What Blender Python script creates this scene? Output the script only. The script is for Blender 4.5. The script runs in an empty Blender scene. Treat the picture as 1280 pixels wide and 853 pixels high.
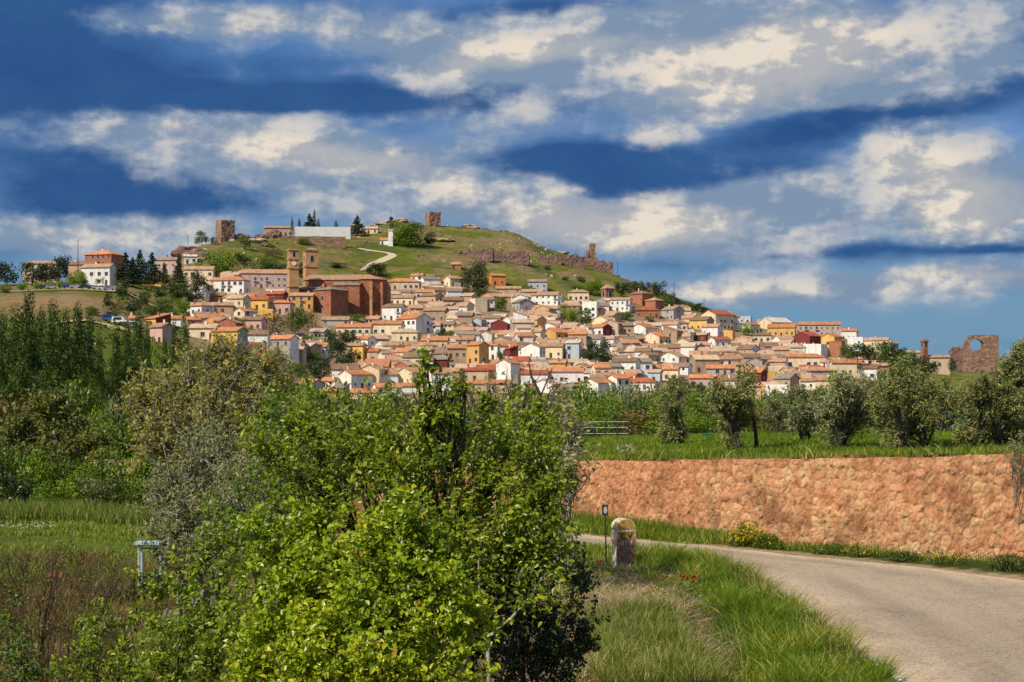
import bpy, bmesh, math, random
import numpy as np
from mathutils import Vector, Matrix
random.seed(11); rng = np.random.default_rng(5)
PI = math.pi
scene = bpy.context.scene
C = scene.collection
F = 1900.0; HZ = 490.0; CZ = 3.42          # focal length (px of the 1280 px picture), level line, eye height

# ------------------------------------------------------------------ helpers
def link(o, parent=None):
    C.objects.link(o)
    if parent is not None: o.parent = parent
    return o
def tag(o, label=None, cat=None, group=None, kind=None):
    if label: o['label'] = label
    if cat: o['category'] = cat
    if group: o['group'] = group
    if kind: o['kind'] = kind
    return o
def empty(name, loc, rz=0, s=1.0):
    o = bpy.data.objects.new(name, None); o.location = loc; o.rotation_euler = (0, 0, rz)
    o.scale = (s, s, s) if not isinstance(s, tuple) else s
    o.empty_display_size = 0.3
    return link(o)
def P(px, py, d):
    return Vector(((px-640)/F*d, d, CZ-(py-HZ)/F*d))

class MB:
    def __init__(s): s.v = []; s.f = []; s.m = []
    def add(s, vs, fs, mi=0):
        b = len(s.v); s.v += [tuple(v) for v in vs]
        for f in fs: s.f.append(tuple(b+i for i in f)); s.m.append(mi)
    def box(s, c, size, mi=0, rz=0, top=1.0):
        hx, hy, hz = size[0]/2, size[1]/2, size[2]/2
        cr, sr = math.cos(rz), math.sin(rz); vs = []
        for z, k in ((-hz, 1), (hz, top)):
            for x, y in ((-hx, -hy), (hx, -hy), (hx, hy), (-hx, hy)):
                x *= k; y *= k
                vs.append((c[0]+x*cr-y*sr, c[1]+x*sr+y*cr, c[2]+z))
        s.add(vs, [(3,2,1,0),(4,5,6,7),(0,1,5,4),(1,2,6,5),(2,3,7,6),(3,0,4,7)], mi)
    def prism(s, prof, y0, y1, mi=0):           # profile in x,z extruded along y
        n = len(prof)
        vs = [(x, y0, z) for x, z in prof]+[(x, y1, z) for x, z in prof]
        fs = [tuple(range(n)), tuple(range(2*n-1, n-1, -1))]
        fs += [(i+n, (i+1) % n+n, (i+1) % n, i) for i in range(n)]
        s.add(vs, fs, mi)
    def tube(s, pts, rad, n=6, mi=0):
        pts = [Vector(p) for p in pts]; b = len(s.v)
        for i, p in enumerate(pts):
            t = (pts[min(i+1, len(pts)-1)]-pts[max(i-1, 0)])
            if t.length < 1e-6: t = Vector((0, 0, 1))
            t.normalize()
            a = t.cross(Vector((0, 0, 1)));  a = a if a.length > .05 else t.cross(Vector((1, 0, 0)))
            a.normalize(); bb = t.cross(a)
            r = rad[i] if hasattr(rad, '__len__') else rad
            for k in range(n):
                q = p+a*math.cos(2*PI*k/n)*r+bb*math.sin(2*PI*k/n)*r; s.v.append(tuple(q))
        for i in range(len(pts)-1):
            for k in range(n):
                k2 = (k+1) % n
                s.f.append((b+i*n+k, b+i*n+k2, b+(i+1)*n+k2, b+(i+1)*n+k)); s.m.append(mi)
        s.f.append(tuple(b+(len(pts)-1)*n+k for k in range(n))); s.m.append(mi)
        s.f.append(tuple(b+k for k in reversed(range(n)))); s.m.append(mi)
    def lathe(s, prof, c=(0, 0, 0), n=12, mi=0):   # prof: (r,z)
        b = len(s.v)
        for r, z in prof:
            for k in range(n):
                s.v.append((c[0]+r*math.cos(2*PI*k/n), c[1]+r*math.sin(2*PI*k/n), c[2]+z))
        for i in range(len(prof)-1):
            for k in range(n):
                k2 = (k+1) % n
                s.f.append((b+i*n+k, b+i*n+k2, b+(i+1)*n+k2, b+(i+1)*n+k)); s.m.append(mi)
        s.f.append(tuple(b+(len(prof)-1)*n+k for k in range(n))); s.m.append(mi)
        s.f.append(tuple(b+k for k in reversed(range(n)))); s.m.append(mi)
    def mesh(s, name, mats, smooth=False):
        me = bpy.data.meshes.new(name); me.from_pydata(s.v, [], s.f)
        for m in (mats if isinstance(mats, (list, tuple)) else [mats]): me.materials.append(m)
        me.polygons.foreach_set('material_index', s.m)
        if smooth: me.polygons.foreach_set('use_smooth', [True]*len(s.f))
        me.update(); return me
    def build(s, name, mats, parent=None, smooth=False):
        return link(bpy.data.objects.new(name, s.mesh(name, mats, smooth)), parent)

def np_mesh(name, V, Fq, mats, facevals=None, vertvals=None, smooth=False, mi=None):
    """V (n,3); Fq (m,k) all faces k-gons"""
    me = bpy.data.meshes.new(name); n = len(V); m, k = Fq.shape
    me.vertices.add(n); me.vertices.foreach_set('co', np.asarray(V, np.float32).ravel())
    me.loops.add(m*k); me.loops.foreach_set('vertex_index', Fq.astype(np.int32).ravel())
    me.polygons.add(m); me.polygons.foreach_set('loop_start', np.arange(0, m*k, k, dtype=np.int32))
    for mm in (mats if isinstance(mats, (list, tuple)) else [mats]): me.materials.append(mm)
    if mi is not None: me.polygons.foreach_set('material_index', mi.astype(np.int32))
    me.polygons.foreach_set('use_smooth', np.full(m, smooth))
    me.update(calc_edges=True)
    for dct, dom in ((facevals, 'FACE'), (vertvals, 'POINT')):
        for kx, arr in (dct or {}).items():
            if arr.ndim == 2:
                a = me.attributes.new(kx, 'FLOAT_COLOR', dom)
                a.data.foreach_set('color', np.concatenate([arr, np.ones((len(arr), 1))], 1).astype(np.float32).ravel())
            else:
                a = me.attributes.new(kx, 'FLOAT', dom); a.data.foreach_set('value', arr.astype(np.float32))
    return me

def sstep(a, b, x):
    t = np.clip((x-a)/(b-a), 0, 1); return t*t*(3-2*t)
def hsh(i, j, k=0):
    h = np.sin(i*127.1+j*311.7+k*74.7)*43758.5453; return h-np.floor(h)
def vnoise(x, y, k=0):
    xi = np.floor(x); yi = np.floor(y); fx = x-xi; fy = y-yi
    fx = fx*fx*(3-2*fx); fy = fy*fy*(3-2*fy)
    return (hsh(xi, yi, k)*(1-fx)+hsh(xi+1, yi, k)*fx)*(1-fy)+(hsh(xi, yi+1, k)*(1-fx)+hsh(xi+1, yi+1, k)*fx)*fy
def fbm(x, y, o=4, k=0):
    s = 0; a = .5
    for i in range(o): s = s+a*vnoise(x, y, k+i*7); x = x*2.03+3.1; y = y*2.03+1.7; a *= .5
    return s

# ------------------------------------------------------------------ materials
def newmat(name):
    m = bpy.data.materials.new(name); m.use_nodes = True
    nt = m.node_tree; b = nt.nodes['Principled BSDF']; return m, nt, b
def nd(nt, t, **kw):
    n = nt.nodes.new(t)
    for k, v in kw.items():
        if k.startswith('i_'): n.inputs[k[2:].replace('_', ' ')].default_value = v
        else: setattr(n, k, v)
    return n
def ramp(nt, stops, fac):
    r = nt.nodes.new('ShaderNodeValToRGB'); el = r.color_ramp.elements
    while len(el) < len(stops): el.new(0.5)
    for e, (p, c) in zip(el, stops): e.position = p; e.color = (*c, 1)
    nt.links.new(fac, r.inputs[0]); return r.outputs[0]
def mixc(nt, fac, a, b, mode='MIX'):
    n = nt.nodes.new('ShaderNodeMix'); n.data_type = 'RGBA'; n.blend_type = mode
    for s, v in ((n.inputs[0], fac), (n.inputs[6], a), (n.inputs[7], b)):
        if isinstance(v, (int, float)): s.default_value = v
        elif isinstance(v, tuple): s.default_value = (*v, 1)
        else: nt.links.new(v, s)
    return n.outputs[2]
def noise(nt, scale, detail=4, coord='Object', rough=.55, dist=0, vec=None):
    n = nt.nodes.new('ShaderNodeTexNoise'); n.inputs['Scale'].default_value = scale
    n.inputs['Detail'].default_value = detail; n.inputs['Roughness'].default_value = rough
    n.inputs['Distortion'].default_value = dist
    if vec is None:
        tc = nt.nodes.new('ShaderNodeTexCoord'); vec = tc.outputs[coord]
    nt.links.new(vec, n.inputs['Vector']); return n.outputs['Fac']
def bump(nt, b, h, strength=.4, dist=.05):
    n = nt.nodes.new('ShaderNodeBump'); n.inputs['Strength'].default_value = strength; n.inputs['Distance'].default_value = dist
    nt.links.new(h, n.inputs['Height']); nt.links.new(n.outputs[0], b.inputs['Normal'])
def plain(name, c, rough=.8, var=.25, scale=3, metal=0, c2=None, bmp=.15):
    m, nt, b = newmat(name)
    f = noise(nt, scale)
    d = c2 or tuple(x*(1-var) for x in c)
    nt.links.new(ramp(nt, [(.3, d), (.7, c)], f), b.inputs['Base Color'])
    b.inputs['Roughness'].default_value = rough; b.inputs['Metallic'].default_value = metal
    if bmp: bump(nt, b, noise(nt, scale*6), bmp, .02)
    return m
def leafmat(name, stops, trans=.45, rough=.45, spec=.3):
    if name.startswith(('leaf', 'grass')) and 'olive' not in name: k_ = {'leaf_bright': 1.22, 'leaf_plum': 1.08, 'leaf_bud': 1.1, 'leaf_rust': 1.0, 'leaf_poplar': 1.1}.get(name, 1.1 if 'grass' in name else 1.26); stops = [(p_, (min(.9, c_[0]*k_), c_[1]*1.02, c_[2]*.8)) for p_, c_ in stops]
    m = bpy.data.materials.new(name); m.use_nodes = True; nt = m.node_tree
    b = nt.nodes['Principled BSDF']; out = nt.nodes['Material Output']
    a = nd(nt, 'ShaderNodeAttribute', attribute_name='rnd')
    oi = nd(nt, 'ShaderNodeObjectInfo')
    mm = nd(nt, 'ShaderNodeMath', operation='MULTIPLY_ADD'); mm.inputs[1].default_value = .16; mm.inputs[2].default_value = -.08
    nt.links.new(oi.outputs['Random'], mm.inputs[0])
    ad = nd(nt, 'ShaderNodeMath', operation='ADD', use_clamp=True)
    nt.links.new(a.outputs['Fac'], ad.inputs[0]); nt.links.new(mm.outputs[0], ad.inputs[1])
    col = ramp(nt, stops, ad.outputs[0])
    nt.links.new(col, b.inputs['Base Color']); b.inputs['Roughness'].default_value = rough
    b.inputs['Specular IOR Level'].default_value = spec
    tr = nd(nt, 'ShaderNodeBsdfTranslucent'); nt.links.new(mixc(nt, 1.0, col, (1.0, 1.0, .35), 'MULTIPLY'), tr.inputs[0])
    mx = nd(nt, 'ShaderNodeMixShader'); mx.inputs[0].default_value = trans
    nt.links.new(b.outputs[0], mx.inputs[1]); nt.links.new(tr.outputs[0], mx.inputs[2])
    nt.links.new(mx.outputs[0], out.inputs[0]); return m
M = {}
M['leaf_bright'] = leafmat('leaf_bright', [(0, (.05, .11, .006)), (.35, (.18, .31, .012)), (.75, (.34, .49, .025)), (.95, (.48, .55, .04)), (1, (.36, .22, .04))], .42, .35, .5)
M['leaf_plum'] = leafmat('leaf_plum', [(0, (.06, .11, .008)), (.4, (.18, .27, .016)), (.8, (.35, .44, .03)), (.95, (.45, .46, .04)), (1, (.32, .15, .04))], .48, .38, .5)
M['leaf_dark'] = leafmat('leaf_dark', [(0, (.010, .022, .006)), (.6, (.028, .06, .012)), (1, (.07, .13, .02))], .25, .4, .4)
M['leaf_olive'] = leafmat('leaf_olive', [(0, (.06, .068, .024)), (.5, (.16, .175, .06)), (.85, (.27, .28, .11)), (1, (.40, .40, .22))], .2, .5, .3)
M['leaf_olive_brown'] = leafmat('leaf_olive_brown', [(0, (.08, .085, .02)), (.5, (.19, .205, .05)), (.85, (.31, .32, .09)), (1, (.42, .41, .17))], .25, .5, .3)
M['leaf_silver'] = leafmat('leaf_silver', [(0, (.06, .07, .035)), (.5, (.14, .16, .08)), (1, (.33, .35, .22))], .2, .5, .3)
M['leaf_spring'] = leafmat('leaf_spring', [(0, (.05, .11, .01)), (.5, (.12, .24, .015)), (1, (.23, .36, .03))], .4)
M['leaf_mid'] = leafmat('leaf_mid', [(0, (.03, .06, .010)), (.5, (.07, .14, .018)), (1, (.14, .22, .03))], .3)
M['leaf_poplar'] = leafmat('leaf_poplar', [(0, (.014, .034, .006)), (.5, (.040, .08, .012)), (1, (.11, .16, .02))], .3)
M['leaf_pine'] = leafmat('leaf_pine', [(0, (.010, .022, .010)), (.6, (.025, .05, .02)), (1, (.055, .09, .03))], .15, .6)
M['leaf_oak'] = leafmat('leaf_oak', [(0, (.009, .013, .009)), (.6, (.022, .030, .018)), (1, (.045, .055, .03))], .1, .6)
M['leaf_bud'] = leafmat('leaf_bud', [(0, (.12, .12, .03)), (.5, (.28, .27, .06)), (1, (.46, .42, .12))], .4)
M['leaf_brown'] = leafmat('leaf_brown', [(0, (.07, .06, .025)), (.5, (.14, .12, .045)), (1, (.22, .18, .08))], .3)
M['leaf_rust'] = leafmat('leaf_rust', [(0, (.06, .065, .015)), (.5, (.12, .13, .025)), (1, (.18, .20, .035))], .3)
M['grass_green'] = leafmat('grass_green', [(0, (.045, .10, .008)), (.4, (.11, .20, .012)), (.8, (.22, .31, .025)), (1, (.46, .42, .14))], .4, .5)
M['grass_dry'] = leafmat('grass_dry', [(0, (.17, .12, .07)), (.5, (.34, .26, .16)), (1, (.52, .43, .28))], .25, .6)
M['grass_pale'] = leafmat('grass_pale', [(0, (.05, .10, .012)), (.55, (.14, .22, .03)), (.88, (.32, .34, .10)), (1, (.56, .48, .24))], .35, .6)
M['stalk'] = leafmat('stalk', [(0, (.16, .085, .06)), (.5, (.40, .27, .20)), (1, (.62, .49, .38))], .1, .7)
M['flower_yellow'] = leafmat('flower_yellow', [(0, (.5, .36, .01)), (1, (.8, .62, .02))], .3, .5)
M['flower_red'] = leafmat('flower_red', [(0, (.5, .01, .006)), (1, (.75, .03, .01))], .3, .5)
M['flower_white'] = leafmat('flower_white', [(0, (.6, .6, .5)), (1, (.8, .8, .7))], .3, .5)
M['bark'] = plain('bark', (.11, .085, .06), .9, .5, 8, bmp=.5)
M['bark_pale'] = plain('bark_pale', (.34, .30, .24), .9, .4, 8, bmp=.4)
M['bark_dark'] = plain('bark_dark', (.05, .032, .022), .9, .5, 8, bmp=.4)
M['twig_red'] = plain('twig_red', (.10, .05, .03), .7, .4, 8)

def objcol_wall():
    m, nt, b = newmat('plaster')
    oi = nd(nt, 'ShaderNodeObjectInfo')
    tc = nd(nt, 'ShaderNodeTexCoord')
    mp = nd(nt, 'ShaderNodeMapping'); mp.inputs['Scale'].default_value = (1, 1, .25)
    nt.links.new(tc.outputs['Object'], mp.inputs[0])
    f = noise(nt, .9, 6, vec=mp.outputs[0], rough=.7)
    r = ramp(nt, [(.32, (.62, .58, .53)), (.5, (.92, .91, .9)), (.7, (1, 1, 1))], f)
    c = mixc(nt, 1.0, oi.outputs['Color'], r, 'MULTIPLY')
    nt.links.new(c, b.inputs['Base Color']); b.inputs['Roughness'].default_value = .9
    bump(nt, b, noise(nt, 6), .2, .05); return m
M['plaster'] = objcol_wall()
def objcol_roof():
    m, nt, b = newmat('clay_tiles')
    oi = nd(nt, 'ShaderNodeObjectInfo')
    tc = nd(nt, 'ShaderNodeTexCoord')
    f = noise(nt, .55, 5, rough=.7)
    f2 = noise(nt, 4.5, 3, rough=.7)
    r = ramp(nt, [(.3, (.50, .47, .44)), (.5, (.9, .88, .85)), (.72, (1.15, 1.12, 1.08))], f)
    r2 = ramp(nt, [(.3, (.6, .58, .56)), (.6, (1.1, 1.1, 1.1))], f2)
    c = mixc(nt, 1.0, mixc(nt, 1.0, oi.outputs['Color'], r, 'MULTIPLY'), r2, 'MULTIPLY')
    w = nd(nt, 'ShaderNodeTexWave', bands_direction='X'); w.inputs['Scale'].default_value = 1.1; w.inputs['Distortion'].default_value = .6
    nt.links.new(tc.outputs['Object'], w.inputs['Vector'])
    c = mixc(nt, 1.0, c, ramp(nt, [(0, (.72, .7, .68)), (.6, (1.05, 1.05, 1.05))], w.outputs['Fac']), 'MULTIPLY')
    nt.links.new(c, b.inputs['Base Color']); b.inputs['Roughness'].default_value = .95; b.inputs['Specular IOR Level'].default_value = .1
    bump(nt, b, w.outputs['Fac'], .5, .1); return m
M['tiles'] = objcol_roof()
def glassmat():
    m, nt, b = newmat('window_glass'); b.inputs['Base Color'].default_value = (.02, .022, .028, 1)
    b.inputs['Roughness'].default_value = .25; return m
M['glass'] = glassmat()
M['frame'] = plain('window_frame_paint', (.5, .46, .42), .7, .2)
M['wood'] = plain('door_wood', (.09, .04, .02), .6, .4)
M['iron'] = plain('dark_iron', (.02, .02, .022), .5, .3)
M['white'] = plain('white_paint', (.78, .77, .74), .7, .15)
def masonry(name, c1, c2, mort, scale=1.4, bs=.5, zs=1.6):
    m, nt, b = newmat(name)
    tc = nd(nt, 'ShaderNodeTexCoord'); mp = nd(nt, 'ShaderNodeMapping'); mp.inputs['Scale'].default_value = (1, 1, zs)
    nt.links.new(tc.outputs['Object'], mp.inputs[0])
    v = nd(nt, 'ShaderNodeTexVoronoi'); v.inputs['Scale'].default_value = scale; nt.links.new(mp.outputs[0], v.inputs['Vector'])
    v2 = nd(nt, 'ShaderNodeTexVoronoi', feature='DISTANCE_TO_EDGE'); v2.inputs['Scale'].default_value = scale; nt.links.new(mp.outputs[0], v2.inputs['Vector'])
    sep = nd(nt, 'ShaderNodeSeparateColor'); nt.links.new(v.outputs['Color'], sep.inputs[0])
    c = ramp(nt, [(0, c1), (1, c2)], sep.outputs[0])
    c = mixc(nt, ramp(nt, [(.02, (1, 1, 1)), (.08, (0, 0, 0))], v2.outputs[0]), c, mort)
    c = mixc(nt, 1.0, c, ramp(nt, [(.3, (.55, .52, .5)), (.65, (1.1, 1.1, 1.1))], noise(nt, .35, 6, rough=.7)), 'MULTIPLY')
    nt.links.new(c, b.inputs['Base Color']); b.inputs['Roughness'].default_value = .95
    bump(nt, b, v2.outputs[0], bs, .15); return m
M['redstone'] = masonry('red_sandstone', (.30, .10, .055), (.44, .17, .09), (.22, .10, .06), 1.6)
M['goldstone'] = masonry('gold_sandstone', (.50, .27, .11), (.64, .37, .17), (.36, .2, .1), 1.6)
M['ruin'] = masonry('rubble_masonry', (.22, .12, .08), (.42, .25, .16), (.18, .11, .08), .9, .8)
M['rock'] = plain('dark_rock', (.27, .15, .12), .95, .5, .5, c2=(.08, .05, .045), bmp=.9)
M['rock_pale'] = plain('pale_rock', (.50, .37, .26), .95, .5, .5, c2=(.24, .16, .11), bmp=.9)
M['greyroof'] = M['tiles']

# ------------------------------------------------------------------ terrain
COL = {  # picture column -> list of (distance, height) ; 'y' entries are converted from the level at which that ground is seen
 -500: [(45,-2.2),(130,-3),(200,-1),(400,20),(520,36),(620,42),(900,30)],
 0:  [(45,-2.2),(60,-2.2),(90,-3),(130,-3),(200,-1),(350,'y434'),(450,'y398'),(520,'y369'),(600,'y360'),(700,'y356'),(900,30)],
 100:[(45,-2.2),(60,-2.2),(90,-3),(130,-3),(200,-1),(350,'y436'),(430,'y405'),(446,'y401'),(520,'y366'),(600,'y358'),(700,'y352'),(900,30)],
 150:[(45,-2.2),(90,-3),(130,-3),(220,-1),(360,'y440'),(425,'y416'),(450,'y410'),(545,'y366'),(620,'y355'),(700,'y346'),(900,40)],
 200:[(45,-2.2),(90,-3),(130,-3),(250,-1),(400,'y444'),(450,'y428'),(570,'y383'),(640,'y360'),(710,'y343'),(770,'y331'),(950,50)],
 250:[(45,-2.2),(90,-3),(130,-3),(280,-1),(430,'y448'),(600,'y395'),(700,'y350'),(770,'y318'),(820,'y304'),(1000,60)],
 300:[(45,-2.2),(90,-3),(130,-3),(300,-1),(430,'y450'),(620,'y392'),(700,'y358'),(790,'y312'),(840,'y296'),(1050,70)],
 350:[(45,-2.2),(90,-3),(130,-3),(330,-3),(470,'y468'),(560,'y440'),(650,'y388'),(720,'y358'),(800,'y318'),(870,'y292'),(1100,75)],
 400:[(45,-2.2),(90,-3),(130,-4),(400,-4),(500,'y492'),(600,'y445'),(680,'y390'),(740,'y357'),(820,'y320'),(900,'y290'),(1100,80)],
 490:[(45,-1.5),(90,-3),(130,-4),(400,-4),(510,'y494'),(640,'y430'),(740,'y378'),(785,'y350'),(860,'y312'),(930,'y281'),(965,'y275'),(1150,85)],
 560:[(45,.4),(65,0),(130,-4),(400,-4),(510,'y494'),(680,'y412'),(780,'y357'),(860,'y318'),(940,'y289'),(985,'y282'),(1200,85)],
 640:[(45,1.6),(60,1.6),(75,0),(130,-4),(400,-4),(510,'y494'),(680,'y418'),(790,'y366'),(880,'y322'),(985,'y288'),(1200,85)],
 700:[(45,1.7),(60,1.7),(80,0),(130,-4),(400,-4),(510,'y496'),(680,'y424'),(800,'y374'),(880,'y337'),(970,'y312'),(1200,75)],
 760:[(45,1.75),(62,1.75),(85,0),(130,-4),(400,-4),(510,'y498'),(700,'y424'),(820,'y374'),(880,'y350'),(935,'y337'),(1150,65)],
 820:[(45,1.8),(62,1.8),(85,0),(130,-4),(400,-4),(510,'y500'),(700,'y430'),(820,'y385'),(900,'y358'),(1150,50)],
 870:[(45,1.85),(62,1.8),(85,0),(130,-4),(400,-4),(510,'y500'),(700,'y436'),(820,'y399'),(900,'y378'),(1150,40)],
 920:[(45,1.9),(64,1.8),(90,0),(130,-4),(400,-4),(510,'y501'),(700,'y443'),(820,'y411'),(880,'y400'),(1150,30)],
 1000:[(45,1.95),(66,1.8),(95,0),(130,-4),(400,-4),(510,'y502'),(680,'y450'),(800,'y423'),(850,'y417'),(1100,20)],
 1050:[(45,2),(66,1.8),(95,0),(130,-4),(400,-3),(505,'y497'),(650,'y456'),(760,'y429'),(820,'y422'),(1100,18)],
 1100:[(45,2.05),(68,1.8),(95,0),(130,-4),(400,-2),(500,'y492'),(620,'y466'),(700,'y450'),(780,'y442'),(1100,16)],
 1150:[(45,2.1),(70,1.8),(95,0),(130,-4),(400,-2),(500,'y491'),(600,'y474'),(700,'y460'),(800,'y450'),(1100,12)],
 1220:[(45,2.1),(70,1.8),(95,0),(130,-4),(400,-1),(500,'y489'),(700,'y466'),(800,'y458'),(1000,'y452'),(1400,12)],
 1800:[(45,2.1),(70,1.8),(95,0),(130,-4),(400,-1),(600,5),(900,14),(1400,12)],
}
DS = np.concatenate([np.arange(40, 130, 5), np.arange(130, 1300, 10), [1600, 2200, 3500, 6000]])
KP = sorted(COL); TAB = []
for k in KP:
    dd = []; zz = []
    for d, v in COL[k]:
        dd.append(d); zz.append(CZ-(float(v[1:])-HZ)/F*d if isinstance(v, str) else v)
    dd += [dd[-1]+400, 6000]; zz += [5, 0]
    z = np.interp(DS, dd, zz); zp = np.pad(z, 2, mode='edge')
    TAB.append((zp[:-4]+2*zp[1:-3]+3*zp[2:-2]+2*zp[3:-1]+zp[4:])/9)
TAB = np.array(TAB)
def zfar(x, y):
    x = np.asarray(x, float); y = np.maximum(np.asarray(y, float), 40)
    px = np.clip(640+x*F/y, KP[0], KP[-1])
    j = np.clip(np.searchsorted(KP, px)-1, 0, len(KP)-2); ka = np.array(KP, float)
    t = (px-ka[j])/(ka[j+1]-ka[j]); t = t*t*(3-2*t)*.5+t*.5
    i = np.clip(np.searchsorted(DS, y)-1, 0, len(DS)-2); s = np.clip((y-DS[i])/(DS[i+1]-DS[i]), 0, 1)
    a = TAB[j, i]*(1-s)+TAB[j, i+1]*s; b = TAB[j+1, i]*(1-s)+TAB[j+1, i+1]*s
    z = a*(1-t)+b*t
    return z+sstep(430, 800, y)*(fbm(x*.03, y*.03, 4)-.47)*4.0*sstep(1400, 1000, y)
WL = np.array([(-9, 46.5), (-4, 43.2), (0, 41.1), (3.46, 36.9), (6.35, 33.7), (10.2, 30.6), (14, 28.2), (26, 22)], float)
def wall_s(x, y):      # signed distance behind the retaining wall's foot line, and the place along it
    x = np.asarray(x, float); y = np.asarray(y, float)
    best = np.full(np.broadcast(x, y).shape, 1e9); sg = np.zeros_like(best); al = np.zeros_like(best); acc = 0
    for (ax, ay), (bx, by) in zip(WL[:-1], WL[1:]):
        dx, dy = bx-ax, by-ay; L = math.hypot(dx, dy)
        t = np.clip(((x-ax)*dx+(y-ay)*dy)/L**2, 0, 1)
        ex, ey = x-(ax+t*dx), y-(ay+t*dy); d = np.hypot(ex, ey)
        cr = dx*ey-dy*ex; m = d < best
        best = np.where(m, d, best); sg = np.where(m, np.sign(cr), sg); al = np.where(m, acc+t*L, al); acc += L
    return best*sg, al
def wall_top(x): return np.interp(x, [-9, -5, 0, 3.5, 6.3, 10.2, 26], [-1.0, .9, 1.47, 1.72, 1.9, 2.12, 2.4])
def znear(x, y):
    g = -1.6*sstep(-.5, -5, x)-.6*sstep(-5, -12, x)+.1*sstep(14, 30, x)
    g = g+1.75*sstep(15, 3, y)*sstep(-30, -2, x)+.8*sstep(8,30,-y)
    g = g-.22*np.exp(-((x-2.75-(y-20)*.02)/.28)**2)*sstep(26, 22, y)*sstep(10, 16, y)
    g = g+.10*np.exp(-((x-2.1)**2+(y-23)**2)/3.0)
    s, _ = wall_s(x, y)
    w = sstep(.25, .65, s)*sstep(-9.5, -6, x+0*y)
    t = wall_top(x)+.05*np.exp(-s*s)
    z = g*(1-w)+t*w
    return z+(fbm(x*1.3, y*1.3, 3)-.45)*.12*(1-.75*road_w(x, y))
ROAD_N = [(4.6, -30), (4.45, 5), (4.38, 17.9), (4.46, 26.3), (3.9, 30.4), (2.8, 32.4), (1.0, 33.7), (-3, 36), (-7, 38.5)]
ROAD_F = [(10.4, -30), (10.6, 5), (11.0, 18), (10.6, 26.0), (7.6, 30.0), (4.75, 33.2), (2.6, 35.7), (-2, 39), (-6.5, 42)]
def resample(pts, n=60):
    p = np.array(pts, float)
    for _ in range(3):
        q = [p[0]]
        for a, b in zip(p[:-1], p[1:]): q += [a*.75+b*.25, a*.25+b*.75]
        q.append(p[-1]); p = np.array(q)
    L = np.r_[0, np.cumsum(np.hypot(*(p[1:]-p[:-1]).T))]; t = np.linspace(0, L[-1], n)
    return np.stack([np.interp(t, L, p[:, 0]), np.interp(t, L, p[:, 1])], 1)
# pair both edges by matching stations
RN = np.concatenate([resample(ROAD_N[i:j], n)[(0 if i == 0 else 1):] for i, j, n in ((0, 5, 60), (4, 9, 40))])
RF = np.concatenate([resample(ROAD_F[i:j], n)[(0 if i == 0 else 1):] for i, j, n in ((0, 5, 60), (4, 9, 40))])
def road_w(x, y):
    c = (RN+RF)/2; hw = np.hypot(*(RN-RF).T)/2
    x = np.asarray(x, float); sh = x.shape; out = np.full(x.size, 0.0); xf = x.ravel(); yf = np.asarray(y, float).ravel()*np.ones(x.size)
    m = (np.abs(xf) < 30) & (yf < 60) & (yf > -35)
    if m.any():
        d = np.full(m.sum(), 1e9); h = np.ones(m.sum())
        for (cx, cy), w in zip(c, hw):
            dd = np.hypot(xf[m]-cx, yf[m]-cy); k = dd < d; d = np.where(k, dd, d); h = np.where(k, w, h)
        out[m] = sstep(1.07, .95, d/h)
    return out.reshape(sh)
def H(x, y):
    x = np.asarray(x, float); y = np.asarray(y, float)
    w = sstep(42, 50, y)
    # keep the terrace wall band purely 'near'
    return znear(x, np.minimum(y, 60))*(1-w)+zfar(x, y)*w
def hz(x, y): return float(H(np.array([x]), np.array([y]))[0])
def inv_d(px, py, lo=470, hi=1000):
    d = np.arange(lo, hi, 2.0); z = zfar((px-640)/F*d, d); q = HZ-(z-CZ)*F/d
    k = np.argmax(q <= py)
    if q[k] > py: k = int(np.argmin(q))
    return float(d[k])
def gp(px, d): x = (px-640)/F*d; return Vector((x, d, hz(x, d)))

def axis(segs):
    a = []
    for lo, hi, st in segs: a.append(np.arange(lo, hi, st))
    return np.concatenate(a+[[segs[-1][1]]])
xs = axis([(-6000, -1200, 400), (-1200, -420, 20), (-420, -40, 5), (-40, -12, 1), (-12, 16, .3), (16, 40, 1), (40, 420, 5), (420, 1200, 20), (1200, 6000, 400)])
ys = axis([(-600, -40, 40), (-40, 2, 2), (2, 12, .8), (12, 46, .3), (46, 62, .7), (62, 130, 3), (130, 1100, 5), (1100, 1600, 25), (1600, 6000, 400)])
X, Y = np.meshgrid(xs, ys); Z = H(X, Y)
V = np.stack([X.ravel(), Y.ravel(), Z.ravel()], 1)
ny, nx = X.shape; I = np.arange(nx*ny).reshape(ny, nx)
Q = np.stack([I[:-1, :-1].ravel(), I[:-1, 1:].ravel(), I[1:, 1:].ravel(), I[1:, :-1].ravel()], 1)
# cover of the ground by kind of soil / growth
PX = 640+X*F/np.maximum(Y, 1); PY = HZ-(Z-CZ)*F/np.maximum(Y, 1)
n1 = fbm(X*.02, Y*.02, 4, 3); n2 = fbm(X*.4, Y*.4, 4, 9)
green = np.array([.10, .115, .012]); lgreen = np.array([.135, .14, .025]); dry = np.array([.26, .20, .10]); red = np.array([.20, .10, .05]); tan = np.array([.42, .30, .19]); verge = np.array([.06, .08, .015])
colr = np.zeros(V.shape)
def lay(c, w): 
    global colr
    w = w.ravel()[:, None]; colr = colr*(1-w)+np.asarray(c)[None]*w
lay(green, np.ones_like(X))
hillm = sstep(420, 480, Y)
lay(lgreen, hillm*sstep(.40, .60, fbm(X*.012, Y*.03, 4, 1)))
lay(dry*.75, hillm*sstep(.48, .62, fbm(X*.03, Y*.06, 5, 21))*.75)
lay((.20, .13, .07), hillm*sstep(.53, .58, fbm(X*.11, Y*.13, 5, 121))*.7)
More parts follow.
